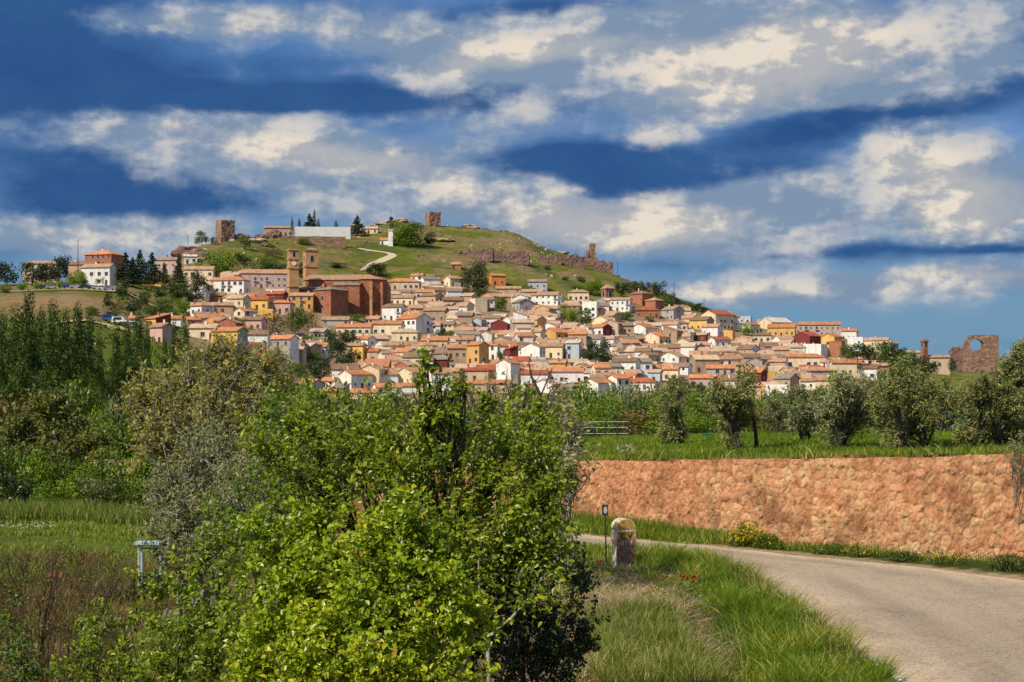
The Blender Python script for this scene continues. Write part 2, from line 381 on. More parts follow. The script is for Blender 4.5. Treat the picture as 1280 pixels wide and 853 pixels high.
lay((.05, .08, .015), hillm*sstep(.56, .64, fbm(X*.06, Y*.06, 4, 41))*.7)
lay((.24, .15, .08), hillm*sstep(260, 215, PX)*sstep(.48, .6, n1)*.8)
def town_poly(px, py):
    top = np.interp(px, [230, 245, 345, 400, 480, 560, 640, 700, 760, 860, 960, 1060, 1100, 1112], [445, 350, 350, 380, 358, 352, 366, 378, 384, 400, 414, 428, 440, 470])
    bot = np.interp(px, [150, 240, 330, 345, 372, 400, 430, 500, 980, 1010, 1060, 1112], [440, 440, 445, 470, 500, 503, 500, 500, 504, 500, 488, 470])
    return top, bot
tp, bt = town_poly(PX, PY)
tm = sstep(4, -2, tp-PY)*sstep(4, -3, PY-bt)*sstep(235, 245, PX)*sstep(1115, 1105, PX)*hillm
lay((.27, .19, .13), tm*.8)
nearm = sstep(60, 40, Y)
rw = road_w(X, Y)
sws, swa = wall_s(X, Y)
lay(verge, nearm*sstep(.5, -1, sws))
lay((.27, .19, .11), nearm*sstep(.4, -.2, sws)*sstep(2.9, 1.6, X)*sstep(26, 18, Y)*sstep(-3, 0, X))
lay((.30, .17, .09), nearm*sstep(.4, -.2, sws)*sstep(.5, 0, np.abs(X-2.9))*sstep(30, 25, Y)*.9)
lay((.46, .33, .20), sstep(.05, .7, rw)*nearm)
lay((.34, .17, .09), nearm*sstep(.1, .4, sws)*sstep(1.1, .6, sws)*.9)
# fields on the left: grass strip, red ploughed strips, paths
lf = sstep(-2, -6, X)*sstep(48, 50, Y)*sstep(110, 90, Y)
lay((.11, .15, .015), lf)
lay(red*.8, .6*lf*sstep(.50, .64, fbm(X*.08+4, Y*.5, 4, 5))*sstep(62, 57, Y))
lay(red, lf*sstep(.40, .52, fbm(X*.5, Y*.5, 3, 201))*sstep(1.6, .5, np.abs(Y-50.5+(X+14)*.1)))
lay(dry, sstep(-2, -8, X)*sstep(68, 70, Y)*sstep(78, 74, Y))
lf2 = sstep(-2, -5, X)*sstep(50, 47, Y)*sstep(-5, 5, Y)
lay((.12, .08, .035), lf2*sstep(.42, .6, fbm(X*.5, Y*.5, 4, 61)))
m_, nt, b = newmat('ground_soil_and_turf')
at = nd(nt, 'ShaderNodeAttribute', attribute_name='cover')
geo = nd(nt, 'ShaderNodeNewGeometry')
c = mixc(nt, 1.0, at.outputs['Color'], ramp(nt, [(.3, (.55, .6, .5)), (.5, (1, 1, 1)), (.7, (1.35, 1.3, 1.25))], noise(nt, .25, 8, rough=.75)), 'MULTIPLY')
c = mixc(nt, 1.0, c, ramp(nt, [(.3, (.62, .65, .6)), (.7, (1.3, 1.28, 1.25))], noise(nt, 6, 6, rough=.7)), 'MULTIPLY')
nt.links.new(c, b.inputs['Base Color']); b.inputs['Roughness'].default_value = .95; b.inputs['Specular IOR Level'].default_value = .1
bump(nt, b, noise(nt, .8, 10, rough=.75), .9, .5)
g = link(bpy.data.objects.new('ground', np_mesh('ground', V, Q, m_, vertvals={'cover': colr}, smooth=True)))
tag(g, kind='structure')

# road
def strip(name, A, B, nacross, mat, lift, mfun=None):
    n = len(A); vs = []
    for i in range(n):
        for k in range(nacross+1):
            t = k/nacross; p = A[i]*(1-t)+B[i]*t; vs.append(p)
    vs = np.array(vs); z = H(vs[:, 0], vs[:, 1])+lift
    if mfun: z = mfun(vs, z)
    V = np.c_[vs, z]; I = np.arange(n*(nacross+1)).reshape(n, nacross+1)
    Q = np.stack([I[:-1, :-1].ravel(), I[:-1, 1:].ravel(), I[1:, 1:].ravel(), I[1:, :-1].ravel()], 1)
    tt = np.tile(np.linspace(0, 1, nacross+1), n)
    me = np_mesh(name, V, Q, mat, vertvals={'across': tt}, smooth=True)
    return link(bpy.data.objects.new(name, me))
m_, nt, b = newmat('worn_asphalt')
at = nd(nt, 'ShaderNodeAttribute', attribute_name='across')
n_ = noise(nt, .5, 6, rough=.65); n3 = noise(nt, 90, 3, rough=.8)
ed = nd(nt, 'ShaderNodeMath', operation='SUBTRACT'); nt.links.new(at.outputs['Fac'], ed.inputs[0]); ed.inputs[1].default_value = .5
ab = nd(nt, 'ShaderNodeMath', operation='ABSOLUTE'); nt.links.new(ed.outputs[0], ab.inputs[0])
ad = nd(nt, 'ShaderNodeMath', operation='MULTIPLY_ADD'); nt.links.new(n_, ad.inputs[0]); ad.inputs[1].default_value = .22; nt.links.new(ab.outputs[0], ad.inputs[2])
c = ramp(nt, [(.3, (.34, .275, .205)), (.5, (.40, .32, .235)), (.57, (.47, .37, .255)), (.63, (.54, .41, .27))], ad.outputs[0])
c = mixc(nt, 1.0, c, ramp(nt, [(.32, (.62, .62, .62)), (.5, (1, 1, 1)), (.68, (1.4, 1.38, 1.34))], n3), 'MULTIPLY')
mp = nd(nt, 'ShaderNodeMapping'); mp.inputs['Scale'].default_value = (1.6, .12, 1); tc = nd(nt, 'ShaderNodeTexCoord'); nt.links.new(tc.outputs['Object'], mp.inputs[0])
c = mixc(nt, 1.0, c, ramp(nt, [(.35, (.88, .87, .86)), (.6, (1.05, 1.05, 1.04))], noise(nt, 1.0, 4, vec=mp.outputs[0])), 'MULTIPLY')
nt.links.new(c, b.inputs['Base Color']); b.inputs['Roughness'].default_value = .9; b.inputs['Specular IOR Level'].default_value = .15
c = mixc(nt, 1.0, c, ramp(nt, [(.10, (1, 1, 1)), (.24, (.86, .86, .87)), (.36, (1, 1, 1)), (.56, (1.02, 1.02, 1.0)), (.70, (.87, .87, .88)), (.84, (1, 1, 1))], at.outputs['Fac']), 'MULTIPLY')
c = mixc(nt, 1.0, c, ramp(nt, [(.42, (.72, .70, .68)), (.5, (1, 1, 1)), (.62, (1.18, 1.16, 1.12))], noise(nt, 28, 2, rough=.9)), 'MULTIPLY')
c = mixc(nt, 1.0, c, ramp(nt, [(.36, (.84, .83, .82)), (.48, (1, 1, 1))], noise(nt, .33, 7, rough=.75, dist=.6)), 'MULTIPLY')
vc = nd(nt, 'ShaderNodeTexVoronoi', feature='DISTANCE_TO_EDGE'); vc.inputs['Scale'].default_value = .55; vv_ = nd(nt, 'ShaderNodeTexNoise'); vv_.inputs['Scale'].default_value = 2.5; vv_.inputs['Detail'].default_value = 6
nt.links.new(tc.outputs['Object'], vv_.inputs['Vector']); vm = nd(nt, 'ShaderNodeVectorMath', operation='MULTIPLY_ADD'); nt.links.new(vv_.outputs['Color'], vm.inputs[0]); vm.inputs[1].default_value = (.9, .9, .9); nt.links.new(tc.outputs['Object'], vm.inputs[2]); nt.links.new(vm.outputs[0], vc.inputs['Vector'])
c = mixc(nt, ramp(nt, [(.0, (.55, .55, .55)), (.012, (0, 0, 0))], vc.outputs[0]), c, (.16, .12, .09))
nt.links.new(c, b.inputs['Base Color'])
bump(nt, b, n3, .35, .01)
d_ = (RF-RN)/np.hypot(*(RF-RN).T)[:, None]
jit = (np.sin(np.arange(len(RN))*1.7)+np.sin(np.arange(len(RN))*.61))*.05
road = strip('road', RN+d_*(.1+jit)[:, None], RF-d_*(.15+jit[::-1])[:, None], 10, m_, .014)
tag(road, kind='structure')
def ribbon(name, pts, w, mat, n=60, lift=.25):
    p = resample(pts, n); t = np.gradient(p, axis=0); t /= np.hypot(*t.T)[:, None]; nn = np.stack([-t[:, 1], t[:, 0]], 1)
    ww = np.interp(np.linspace(0, 1, n), np.linspace(0, 1, len(w)), w)[:, None]/2
    o = strip(name, p+nn*ww, p-nn*ww, 4, mat, lift); return tag(o, kind='structure')
def ipts(l): return [((px-640)/F*inv_d(px, py, 330), inv_d(px, py, 330)) for px, py in l]
M['gravel'] = plain('pale_gravel', (.52, .42, .29), .95, .3, 1.5)
M['earth'] = plain('track_earth', (.50, .36, .22), .95, .3, 1.0)
ribbon('hill_path', ipts([(452, 340), (462, 333), (474, 328), (487, 322.5), (492, 320), (486, 317.5), (474, 315.5), (462, 313.5), (448, 312)]), [2, 3, 4, 6, 4.5, 3, 2], M['gravel'])
ribbon('dirt_track', ipts([(60, 407), (90, 403), (120, 404), (150, 411), (168, 419)]), [3, 4, 6, 8], M['earth'], lift=.35)
ribbon('ridge_road', [(-200, 540), (-170, 541), (-150, 546), (-128, 556)], [7, 7, 7, 6], M['earth'], lift=.6)

# ------------------------------------------------------------------ buildings
WC = dict(white=(.80, .78, .73), cream=(.76, .62, .42), beige=(.60, .45, .30), tan=(.50, .35, .22), grey=(.40, .38, .36), pink=(.58, .36, .29),
          yellow=(.76, .47, .12), ochre=(.66, .38, .12), maroon=(.20, .03, .028), brick=(.38, .14, .08), stone=(.38, .28, .20), bluish=(.48, .54, .60), orange=(.62, .20, .06), mauve=(.52, .38, .34))
RC = dict(orange=(.58, .26, .13), tan=(.48, .31, .20), brown=(.28, .185, .125), pale=(.57, .44, .31), red=(.44, .13, .07), grey=(.30, .26, .21), white=(.70, .64, .56), terracotta=(.50, .28, .165))
def window_mesh(name, w, h, arch=False):
    m = MB()
    if arch:
        pr = [(-w/2, -h/2), (w/2, -h/2), (w/2, h/4)]+[(math.cos(a)*w/2, h/4+math.sin(a)*w/2) for a in np.linspace(.3, PI-.3, 5)]+[(-w/2, h/4)]
        m.prism([(x*1.25, z*1.15) for x, z in pr], -.05, .02, 0); m.prism(pr, -.08, 0, 1)
    else:
        m.box((0, 0, -h/2-.06), (w+.3, .24, .12)); m.box((0, 0, h/2+.06), (w+.2, .1, .12))
        for s in (-1, 1): m.box((s*(w/2+.05), 0, 0), (.1, .1, h))
        m.box((0, .01, 0), (w, .07, h), 1); m.box((0, -.03, 0), (.05, .03, h), 0)
    return m.mesh(name, [M['frame'], M['glass']])
WM = [window_mesh('window', .95, 1.25), window_mesh('window', .8, .9), window_mesh('window', 1.3, 1.3)]
WARCH = window_mesh('arched_window', 1.1, 2.0, True)
_m = MB(); _m.box((0, 0, 1.05), (1.0, .12, 2.1)); _m.box((0, -.07, 1.3), (.6, .03, .9)); DOORM = _m.mesh('door', M['wood'])
_m = MB(); _m.box((0, -.45, 0), (2.0, .9, .14)); 
for k in range(9): _m.box((-.95+k*.2375, -.87, .5), (.04, .04, .95), 1)
_m.box((0, -.87, 1.0), (2.0, .06, .06), 1)
BALM = _m.mesh('balcony', [M['white'], M['iron']])
_m = MB(); _m.box((0, 0, .5), (.6, .5, 1.6), 0); _m.box((0, 0, 1.35), (.8, .7, .12), 0); _m.box((0, 0, 1.5), (.4, .35, .25), 1)
CHM = _m.mesh('chimney', [M['plaster'], M['iron']])
def place(me, parent, loc, rz=0, name=None, sc=(1, 1, 1)):
    o = bpy.data.objects.new(name or me.name, me); o.location = loc; o.rotation_euler = (0, 0, rz); o.scale = sc
    return link(o, parent)
def jc(c, r, a=.08):
    k = 1+r.uniform(-a, a); return tuple(min(.85, x*k*(1+r.uniform(-.03, .03))) for x in c)
def house(x, y, z, w, dep, h, typ, rot, wc, rc, seed, side=None, pitch=.42, wins=True, nm='house', mat=None, chim=True, arch=False, sink=4.0):
    """front towards -y before rotation; h = eaves height"""
    r = random.Random(seed); t = empty(nm, (x, y, z), rot)
    m = MB(); hr = pitch*dep/2; ov = .4; hw, hd = w/2, dep/2; th = .22
    if typ == 'g':
        pr = [(-hd, -sink), (hd, -sink), (hd, h), (0, h+hr), (-hd, h)]
        vs = [(-hw, p, q) for p, q in pr]+[(hw, p, q) for p, q in pr]
    elif typ == 's':
        hr = pitch*.75*dep; pr = [(-hd, -sink), (hd, -sink), (hd, h+hr), (-hd, h)]
        vs = [(-hw, p, q) for p, q in pr]+[(hw, p, q) for p, q in pr]
    else:
        pr = [(-hd, -sink), (hd, -sink), (hd, h), (-hd, h)]
        vs = [(-hw, p, q) for p, q in pr]+[(hw, p, q) for p, q in pr]
    n = len(pr)
    m.add(vs, [tuple(reversed(range(n))), tuple(range(n, 2*n))]+[(i, (i+1) % n, n+(i+1) % n, n+i) for i in range(n)])
    wl = m.build('wall', mat or M['plaster'], t); wl.color = (*jc(WC[wc], r), 1)
    rm = MB()
    if typ in 'gs':
        segs = [((-hd-ov, h-ov*pitch), (0, h+hr)), ((hd+ov, h-ov*pitch), (0, h+hr))] if typ == 'g' else [((-hd-ov, h-ov*pitch*.75), (hd+ov, h+hr+ov*pitch*.75))]
        ex = hw+.25
        for k, ((y0, z0), (y1, z1)) in enumerate(segs):
            e = .004*(k+1)
            rm.add([(-ex, y0, z0+.03), (ex, y0, z0+.03), (ex, y1, z1+.03), (-ex, y1, z1+.03), (-ex, y0, z0+.03+th), (ex, y0, z0+.03+th), (ex, y1, z1+.03+th+e), (-ex, y1, z1+.03+th+e)],
                   [(0, 1, 2, 3), (4, 5, 6, 7), (0, 1, 5, 4), (1, 2, 6, 5), (2, 3, 7, 6), (3, 0, 4, 7)])
        if typ == 'g': rm.tube([(-ex, 0, h+hr+th+.02), (ex, 0, h+hr+th+.02)], .13, 6)
        else: rm.tube([(-ex, segs[0][1][0], segs[0][1][1]+th), (ex, segs[0][1][0], segs[0][1][1]+th)], .12, 6)
    elif typ == 'h':
        ex, ey = hw+ov, hd+ov; rl = max(0, ex-ey); ry = max(0, ey-ex); hr = pitch*min(ex, ey)
        b0 = [(-ex, -ey), (ex, -ey), (ex, ey), (-ex, ey)]
        vs = [(a, c_, h+.02) for a, c_ in b0]+[(a, c_, h+.02+th) for a, c_ in b0]+[(-rl, -ry, h+th+hr), (rl, ry, h+th+hr)]
        if rl >= ry: fs = [(4, 5, 9, 8), (5, 6, 9), (6, 7, 8, 9), (7, 4, 8)]
        else: fs = [(4, 5, 8), (5, 6, 9, 8), (6, 7, 9), (7, 4, 8, 9)]
        rm.add(vs, [(3, 2, 1, 0), (0, 1, 5, 4), (1, 2, 6, 5), (2, 3, 7, 6), (3, 0, 4, 7)]+fs)
    else:
        hr = 0
        for (cx, cy, sx, sy) in ((0, -hd+.12, w+.1, .3), (0, hd-.12, w+.1, .3), (-hw+.12, 0, .3, dep-.3), (hw-.12, 0, .3, dep-.3)):
            rm.box((cx, cy, h+.25), (sx, sy, .7))
        rm.box((0, 0, h+.06), (w-.5, dep-.5, .1))
    rf = rm.build('roof', M['tiles'] if typ != 'f' else M['plaster'], t); rf.color = (*jc(RC[rc] if typ != 'f' else WC[wc], r, .14), 1)
    if chim and typ != 'f' and r.random() < .7:
        cx = r.uniform(-.35, .35)*w; cy = r.uniform(-.05, .3)*dep*(1 if r.random() < .6 else -1)
        cz = h+(hr*(1-abs(cy)/hd) if typ in 'gh' else hr*(cy+hd)/dep)
        c_ = place(CHM, rf, (cx, cy, cz), 0, 'chimney'); c_.color = (*WC[r.choice(['white', 'tan', 'brick', 'cream'])], 1)
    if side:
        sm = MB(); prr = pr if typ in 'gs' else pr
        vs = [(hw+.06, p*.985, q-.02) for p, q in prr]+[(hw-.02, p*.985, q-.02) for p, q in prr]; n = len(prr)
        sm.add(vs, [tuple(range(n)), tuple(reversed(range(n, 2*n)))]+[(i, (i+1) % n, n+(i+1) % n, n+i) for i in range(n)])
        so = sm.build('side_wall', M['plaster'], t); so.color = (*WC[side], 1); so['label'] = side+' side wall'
    if wins:
        fl = max(1, int(round(h/2.9))); nc = max(1, int(w/2.6)); wm = r.choice(WM) if not arch else WARCH
        door = r.randrange(nc)
        for f in range(fl):
            zc = f*2.9+1.7
            if zc+.8 > h: continue
            for k in range(nc):
                xx = -hw+(k+.5)*w/nc+r.uniform(-.15, .15)
                if f == 0 and k == door and h > 2.6: place(DOORM, t, (xx, -hd-.03, 0)); continue
                if r.random() < .22: continue
                if f > 0 and r.random() < .16 and not arch:
                    place(BALM, t, (xx, -hd-.02, zc-.95)); place(WM[0], t, (xx, -hd-.03, zc-.1), 0, None, (1, 1, 1.45)); continue
                place(wm, t, (xx, -hd-.03, zc))
            if abs(rot) > .12:
                sx = -1 if rot > 0 else 1
                for sd in ((-1, 1) if abs(rot) > .1 else (sx,)):
                    if (sd == 1) == (rot > 0): continue
                    nd_ = max(1, int(dep/4))
                    for k in range(nd_):
                        if r.random() < .45: continue
                        place(wm, t, (sd*(hw+.03), -hd+(k+.5)*dep/nd_, zc), sd*PI/2)
    return t, h+hr
LM = []      # landmark houses: x0,x1,ytop,ybot (level in the photo), type, turn, depth/width, wall, roof, label, options
def L(*a, **k): LM.append((a, k))
L(179,211,392,408,'s',-42,1.0,'ochre','orange','ochre house with a maroon side wall at the town\'s left edge',side='maroon')
L(185,216,404,432,'g',-38,.8,'pink','terracotta','tall pinkish house behind the poplars with two rows of windows')
L(160,174,395,411,'g',10,.8,'white','orange','small white house beside the dirt track')
L(210,226,395,408,'g',0,.8,'white','orange','white cottage right of the maroon side wall')
L(230,250,396,410,'g',15,.9,'tan','orange','tan house with bright orange roof above the cream villa')
L(236,272,405,425,'g',-6,.6,'cream','pale','wide cream villa left of the yellow house with grey side')
L(262,308,409,436,'g',-28,.5,'yellow','orange','yellow house with a dark grey side wall',side='grey')
L(301,330,396,414,'g',-10,.6,'pink','brown','pink house behind the yellow house with grey side')
L(304,331,427,441,'f',0,.6,'brick','red','flat-roofed brick red house at the lower left')
L(332,372,419,446,'g',-25,.6,'grey','orange','grey two-storey house with orange roof and white gable',side='white')
L(259,310,346,368,'h',-12,.45,'white','orange','large white house with orange hipped roof below the hill trees')
L(300,359,337,362,'g',4,.4,'mauve','terracotta','long mauve school building left of the church towers')
L(291,318,385,398,'g',55,.9,'cream','tan','small cream house with its gable left of the yellow annex')
L(307,337,371,388,'g',-8,.6,'yellow','red','bright yellow house with red roof below the mauve school')
L(322,341,386,396,'f',0,.6,'yellow','orange','flat-roofed yellow annex below the bright yellow house')
L(328,358,364,378,'g',-12,.6,'maroon','red','maroon house left of the ochre house by the church')
L(337,365,375,393,'h',-8,.6,'pink','orange','pink house with bright orange roof right of the yellow annex')
L(262,291,378,393,'g',10,.6,'tan','tan','rough tan house on the left slope of town')
L(255,281,366,379,'g',0,.6,'brick','brown','brick red house under the large white hipped house')
L(104,150,313,332,'h',-20,.7,'brick','orange','brick upper storey block with orange pyramid roof on the left ridge')
L(100,143,330,357,'g',-14,.5,'white','tan','tall white hospital building on the left ridge')
L(28,70,326,340,'h',0,.4,'beige','tan','long low beige building at the far left ridge')
L(84,122,327,343,'g',-8,.5,'tan','brown','tan wing left of the white hospital building')
L(194,224,322,344,'g',-10,.5,'mauve','tan','mauve house behind the conifers on the ridge')
L(229,266,333,348,'g',0,.5,'cream','tan','long cream house right of the ridge conifers')
L(186,201,348,358,'g',0,.6,'yellow','red','small yellow house under the ridge conifers')
L(228,246,318,330,'s',12,.6,'white','white','white shed below the dark boulder')
L(362,391,366,387,'g',0,.6,'ochre','tan','ochre house with blue-grey windows left of the red stone palace')
L(426,450,364,391,'g',-35,.8,'stone','grey','rough stone house right of the red stone palace',side='grey')
L(477,506,380,402,'g',-15,.7,'white','brown','white house on the terrace right of the church apse')
L(486,520,369,382,'g',-14,.5,'cream','tan','cream house just right of the church apse')
L(402,436,396,408,'g',0,.5,'grey','tan','grey house under the yellow-green bushes')
L(420,465,405,420,'g',-6,.4,'cream','orange','long cream house with orange roof and row of doors')
L(465,504,401,419,'g',-8,.5,'cream','orange','cream house with orange roof left of the white blue-shaded house')
L(442,470,420,435,'g',-35,.8,'white','orange','white house with orange roof right of the dark pine')
L(434,458,429,453,'g',-20,.6,'yellow','tan','house with yellow balcony beside the dark pine')
L(458,475,436,453,'g',-10,.8,'pink','orange','narrow pink house right of the yellow balcony house')
L(422,465,462,487,'g',42,.8,'white','orange','large white gabled house with two small windows on lower edge')
L(367,405,474,502,'g',-38,.9,'brown' if 0 else 'stone','orange','house with tall blank grey side wall at the lower left edge',side='grey')
L(404,420,485,502,'g',0,.8,'ochre','orange','narrow ochre house beside the blank grey side wall')
L(401,424,472,485,'g',-20,.8,'white','orange','small white house behind the narrow ochre house')
L(414,436,480,498,'s',-25,.9,'grey','grey','plain grey house left of the wide orange roof')
L(437,475,486,500,'g',-14,.5,'cream','orange','cream house with wide orange roof on the lower edge')
L(464,502,479,496,'g',20,.6,'white','orange','white house under a broad orange roof beside the cream barn')
L(483,524,348,363,'h',0,.5,'beige','orange','beige house with broad orange roof near the top of town')
L(587,609,373,390,'f',28,.9,'cream','tan','blank cream cube-shaped house with no windows',wins=False)
L(494,539,392,417,'g',-38,.9,'white','orange','large white house with balconies and orange roof below the church')
L(489,526,411,428,'h',-12,.6,'cream','pale','cream house with pale hipped roof below the large white one')
L(529,560,384,403,'g',-12,.7,'stone','tan','stone house with two rows of windows above the town trees')
L(611,632,342,358,'g',15,.7,'orange','orange','bright orange brick house right of the great dark oak')
L(613,639,400,414,'g',80,.8,'maroon','tan','dark maroon house with its gable to the front',wins=False)
L(598,619,414,428,'g',78,.8,'white','tan','white house with gable front below the maroon gable')
L(525,551,346,356,'g',20,.6,'white','grey','white house with grey roof at the hill\'s foot')
L(555,580,345,360,'g',30,.8,'cream','tan','cream gabled house left of the great dark oak')
L(590,607,397,410,'g',70,.8,'bluish','terracotta','bluish grey gable left of the maroon gable')
L(513,531,342,352,'g',-15,.8,'white','orange','small white house on the top edge of town')
L(583,611,427,456,'g',-40,.9,'ochre','orange','tall ochre house with an open top floor in mid town')
L(610,625,429,451,'g',-20,.8,'white','orange','white house with bluish shaded front right of the tall ochre house')
L(556,584,431,449,'g',10,.7,'tan','orange','tan house with steep orange roof left of the tall ochre house')
L(541,561,446,461,'g',-10,.7,'maroon','grey','maroon house with grey roof behind the foreground tree tip')
L(495,536,459,484,'g',48,.9,'cream','terracotta','large blank cream gabled barn on the lower edge')
L(593,639,475,492,'g',-6,.4,'beige','orange','long beige house with porch openings on the lower edge')
L(577,613,459,478,'h',-10,.5,'beige','red','beige house with faded red roof above the long beige house')
L(571,594,478,489,'h',0,.6,'tan','orange','small tan house left of the long beige house')
L(502,529,480,491,'g',0,.5,'white','orange','low white house under the large cream barn')
L(660,701,365,383,'g',-12,.5,'white','tan','white house with wide tan roof near the upper edge')
L(728,750,377,399,'f',-20,.7,'white','white','white stepped flat-roofed house right of the light green trees')
L(739,766,405,421,'g',-42,1.0,'white','orange','white house with maroon gable',side='maroon')
L(753,779,400,419,'g',75,.8,'beige','tan','beige blank gable right of the maroon gable house',wins=False)
L(740,770,395,409,'g',62,1.,'cream','pale','pale barn with broad white gable behind the beige gable',wins=False)
L(640,666,374,389,'g',-60,1.0,'grey','brown','grey gabled house near the small round tree')
L(679,712,410,425,'g',38,1.2,'ochre','orange','house with long ochre side and orange roof')
L(710,736,362,377,'h',0,.6,'cream','tan','cream house with tan hipped roof under the hill')
L(620,651,358,368,'g',0,.4,'tan','tan','long tan house right of the great dark oak',)
L(620,650,449,483,'g',58,1.0,'white','terracotta','tall blank white gable wall left of the long red roof',wins=False)
L(685,730,460,480,'g',-2,.4,'white','orange','white house with long bright orange roof over a dark gallery')
L(651,686,463,484,'g',-5,.5,'white','red','white house with long red roof right of the tall white gable')
L(666,701,474,492,'g',68,.9,'white','pale','white gable under the long bright orange roof')
L(728,761,473,497,'g',55,1.0,'white','orange','white round-cornered barn at the lower edge below dark trees',wins=False)
L(717,747,478,496,'g',-20,.6,'tan','brown','tan house with brown roof behind the power pylon')
L(675,707,429,448,'g',-14,.6,'cream','tan','cream plastered house left of the bluish house')
L(707,727,425,450,'s',-15,.8,'bluish','white','tall bluish house with pale sloping roof left of dark trees')
L(631,648,433,447,'g',-60,.9,'maroon','red','small maroon gable right of the white bluish house',wins=False)
L(647,673,482,494,'g',60,.9,'white','orange','low white gable below the long red roof')
L(686,709,450,462,'g',-10,.7,'ochre','tan','ochre house behind the long bright orange roof')
L(788,817,363,382,'h',45,1.0,'brick','brown','brown church dome-like building with pyramid roof near the hilltop pines',wins=False)
L(807,831,372,388,'h',45,1.0,'brick','tan','lower brick building with pyramid roof beside the brown church')
L(763,791,372,390,'g',-20,.5,'white','tan','white house with dark balconies near the brick bell tower')
L(828,856,383,401,'g',-50,.9,'grey','tan','large house with a pale grey gable in upper town')
L(863,894,396,413,'g',-35,.8,'yellow','brown','yellow house with brown roof in upper right town',side='stone')
L(878,919,388,413,'g',38,.8,'cream','red','big cream block with red roof at the upper right')
L(878,905,405,421,'g',-30,.8,'white','tan','white house in front of the big cream block')
L(804,843,415,431,'g',45,1.0,'cream','orange','cream barn with long white gable in upper right town',side='brick')
L(790,824,405,420,'g',50,.8,'white','orange','white gabled house above the cream barn')
L(905,920,413,430,'f',-30,.8,'ochre','tan','plain ochre tower-like block below the big cream block',wins=False)
L(886,915,421,434,'g',25,.7,'white','red','white house with four small windows beside the ochre block')
L(867,886,416,428,'g',-20,.7,'maroon','pale','maroon house with pale roof left of the ochre block')
L(795,824,384,398,'h',0,.6,'brick','red','low brick red house below the brown church')
L(782,825,472,489,'h',-15,.6,'white','red','white house with broad red hipped roof behind the cypress pair')
L(810,829,462,479,'g',-20,.8,'bluish','pale','bluish white house above the red hipped roof')
L(828,851,458,477,'g',-14,.7,'cream','orange','cream house with balcony right of the bluish white house')
L(862,894,468,486,'g',-10,.6,'mauve','orange','mauve house right of the lower dark green trees')
L(883,921,456,470,'g',-6,.5,'grey','orange','grey house with bright orange roof above the single conifer')
L(824,864,440,455,'g',58,.9,'white','tan','white gable with grey shaded side in mid town')
L(950,992,397,411,'g',28,.9,'cream','white','large pale warehouse on the right skyline',wins=False)
L(960,998,405,421,'g',-15,.6,'ochre','orange','ochre house with orange roof before the pale warehouse')
L(998,1052,402,421,'g',-6,.35,'mauve','terracotta','long apartment house with pinkish roof on the right skyline')
L(994,1030,415,431,'g',45,.9,'maroon','red','dark maroon blank gable at the right of town',wins=False)
L(1028,1055,417,434,'g',50,.9,'yellow','orange','yellow gable beside the dark maroon gable',side='maroon')
L(1006,1036,430,449,'f',-35,.8,'white','white','large blank white block above the hipped ochre building',wins=False)
L(984,1032,442,460,'h',-5,.4,'cream','orange','long cream building with orange hipped roof at right')
L(1040,1077,450,470,'g',0,.4,'cream','orange','cream hall with bright orange roof beside the arched building')
L(955,982,457,468,'f',0,.4,'cream','white','low cream flat-roofed building in lower right town',wins=False)
L(959,972,464,473,'f',0,.6,'yellow','white','little yellow box house below the low cream building')
L(957,988,480,499,'f',-15,.6,'white','white','big blank white wall house at the lower right edge',wins=False)
L(932,961,461,479,'g',-35,.8,'maroon','orange','dark red house with orange roof right of the single conifer')
L(999,1022,473,488,'g',-15,.6,'white','terracotta','white house with two windows above the olive trees')
L(924,941,395,405,'f',-20,.6,'bluish','white','small blue flat-roofed house on the skyline')
L(929,951,403,418,'g',40,.8,'white','orange','white house beside the bright green garden tree')
L(941,966,416,429,'h',-10,.6,'cream','brown','cream house with brown hipped roof under the ochre house')
L(1052,1073,411,426,'g',-15,.6,'white','orange','white house right of the long apartment house')
L(1060,1081,421,440,'f',-15,.6,'white','white','white flat-roofed house with terrace at the right')
L(1081,1114,422,439,'g',-20,.5,'cream','tan','cream house at the right end of the skyline')
L(1109,1124,427,441,'g',30,.8,'grey','tan','last grey house on the right skyline')
L(1037,1058,426,444,'f',-30,.8,'brick','red','dark brick block below the yellow gable',wins=False)
L(1124,1153,438,450,'h',0,.4,'grey','pale','far grey warehouse beyond the right hedge')
L(1153,1188,444,458,'g',-5,.3,'beige','tan','long beige building below the thin brick tower')

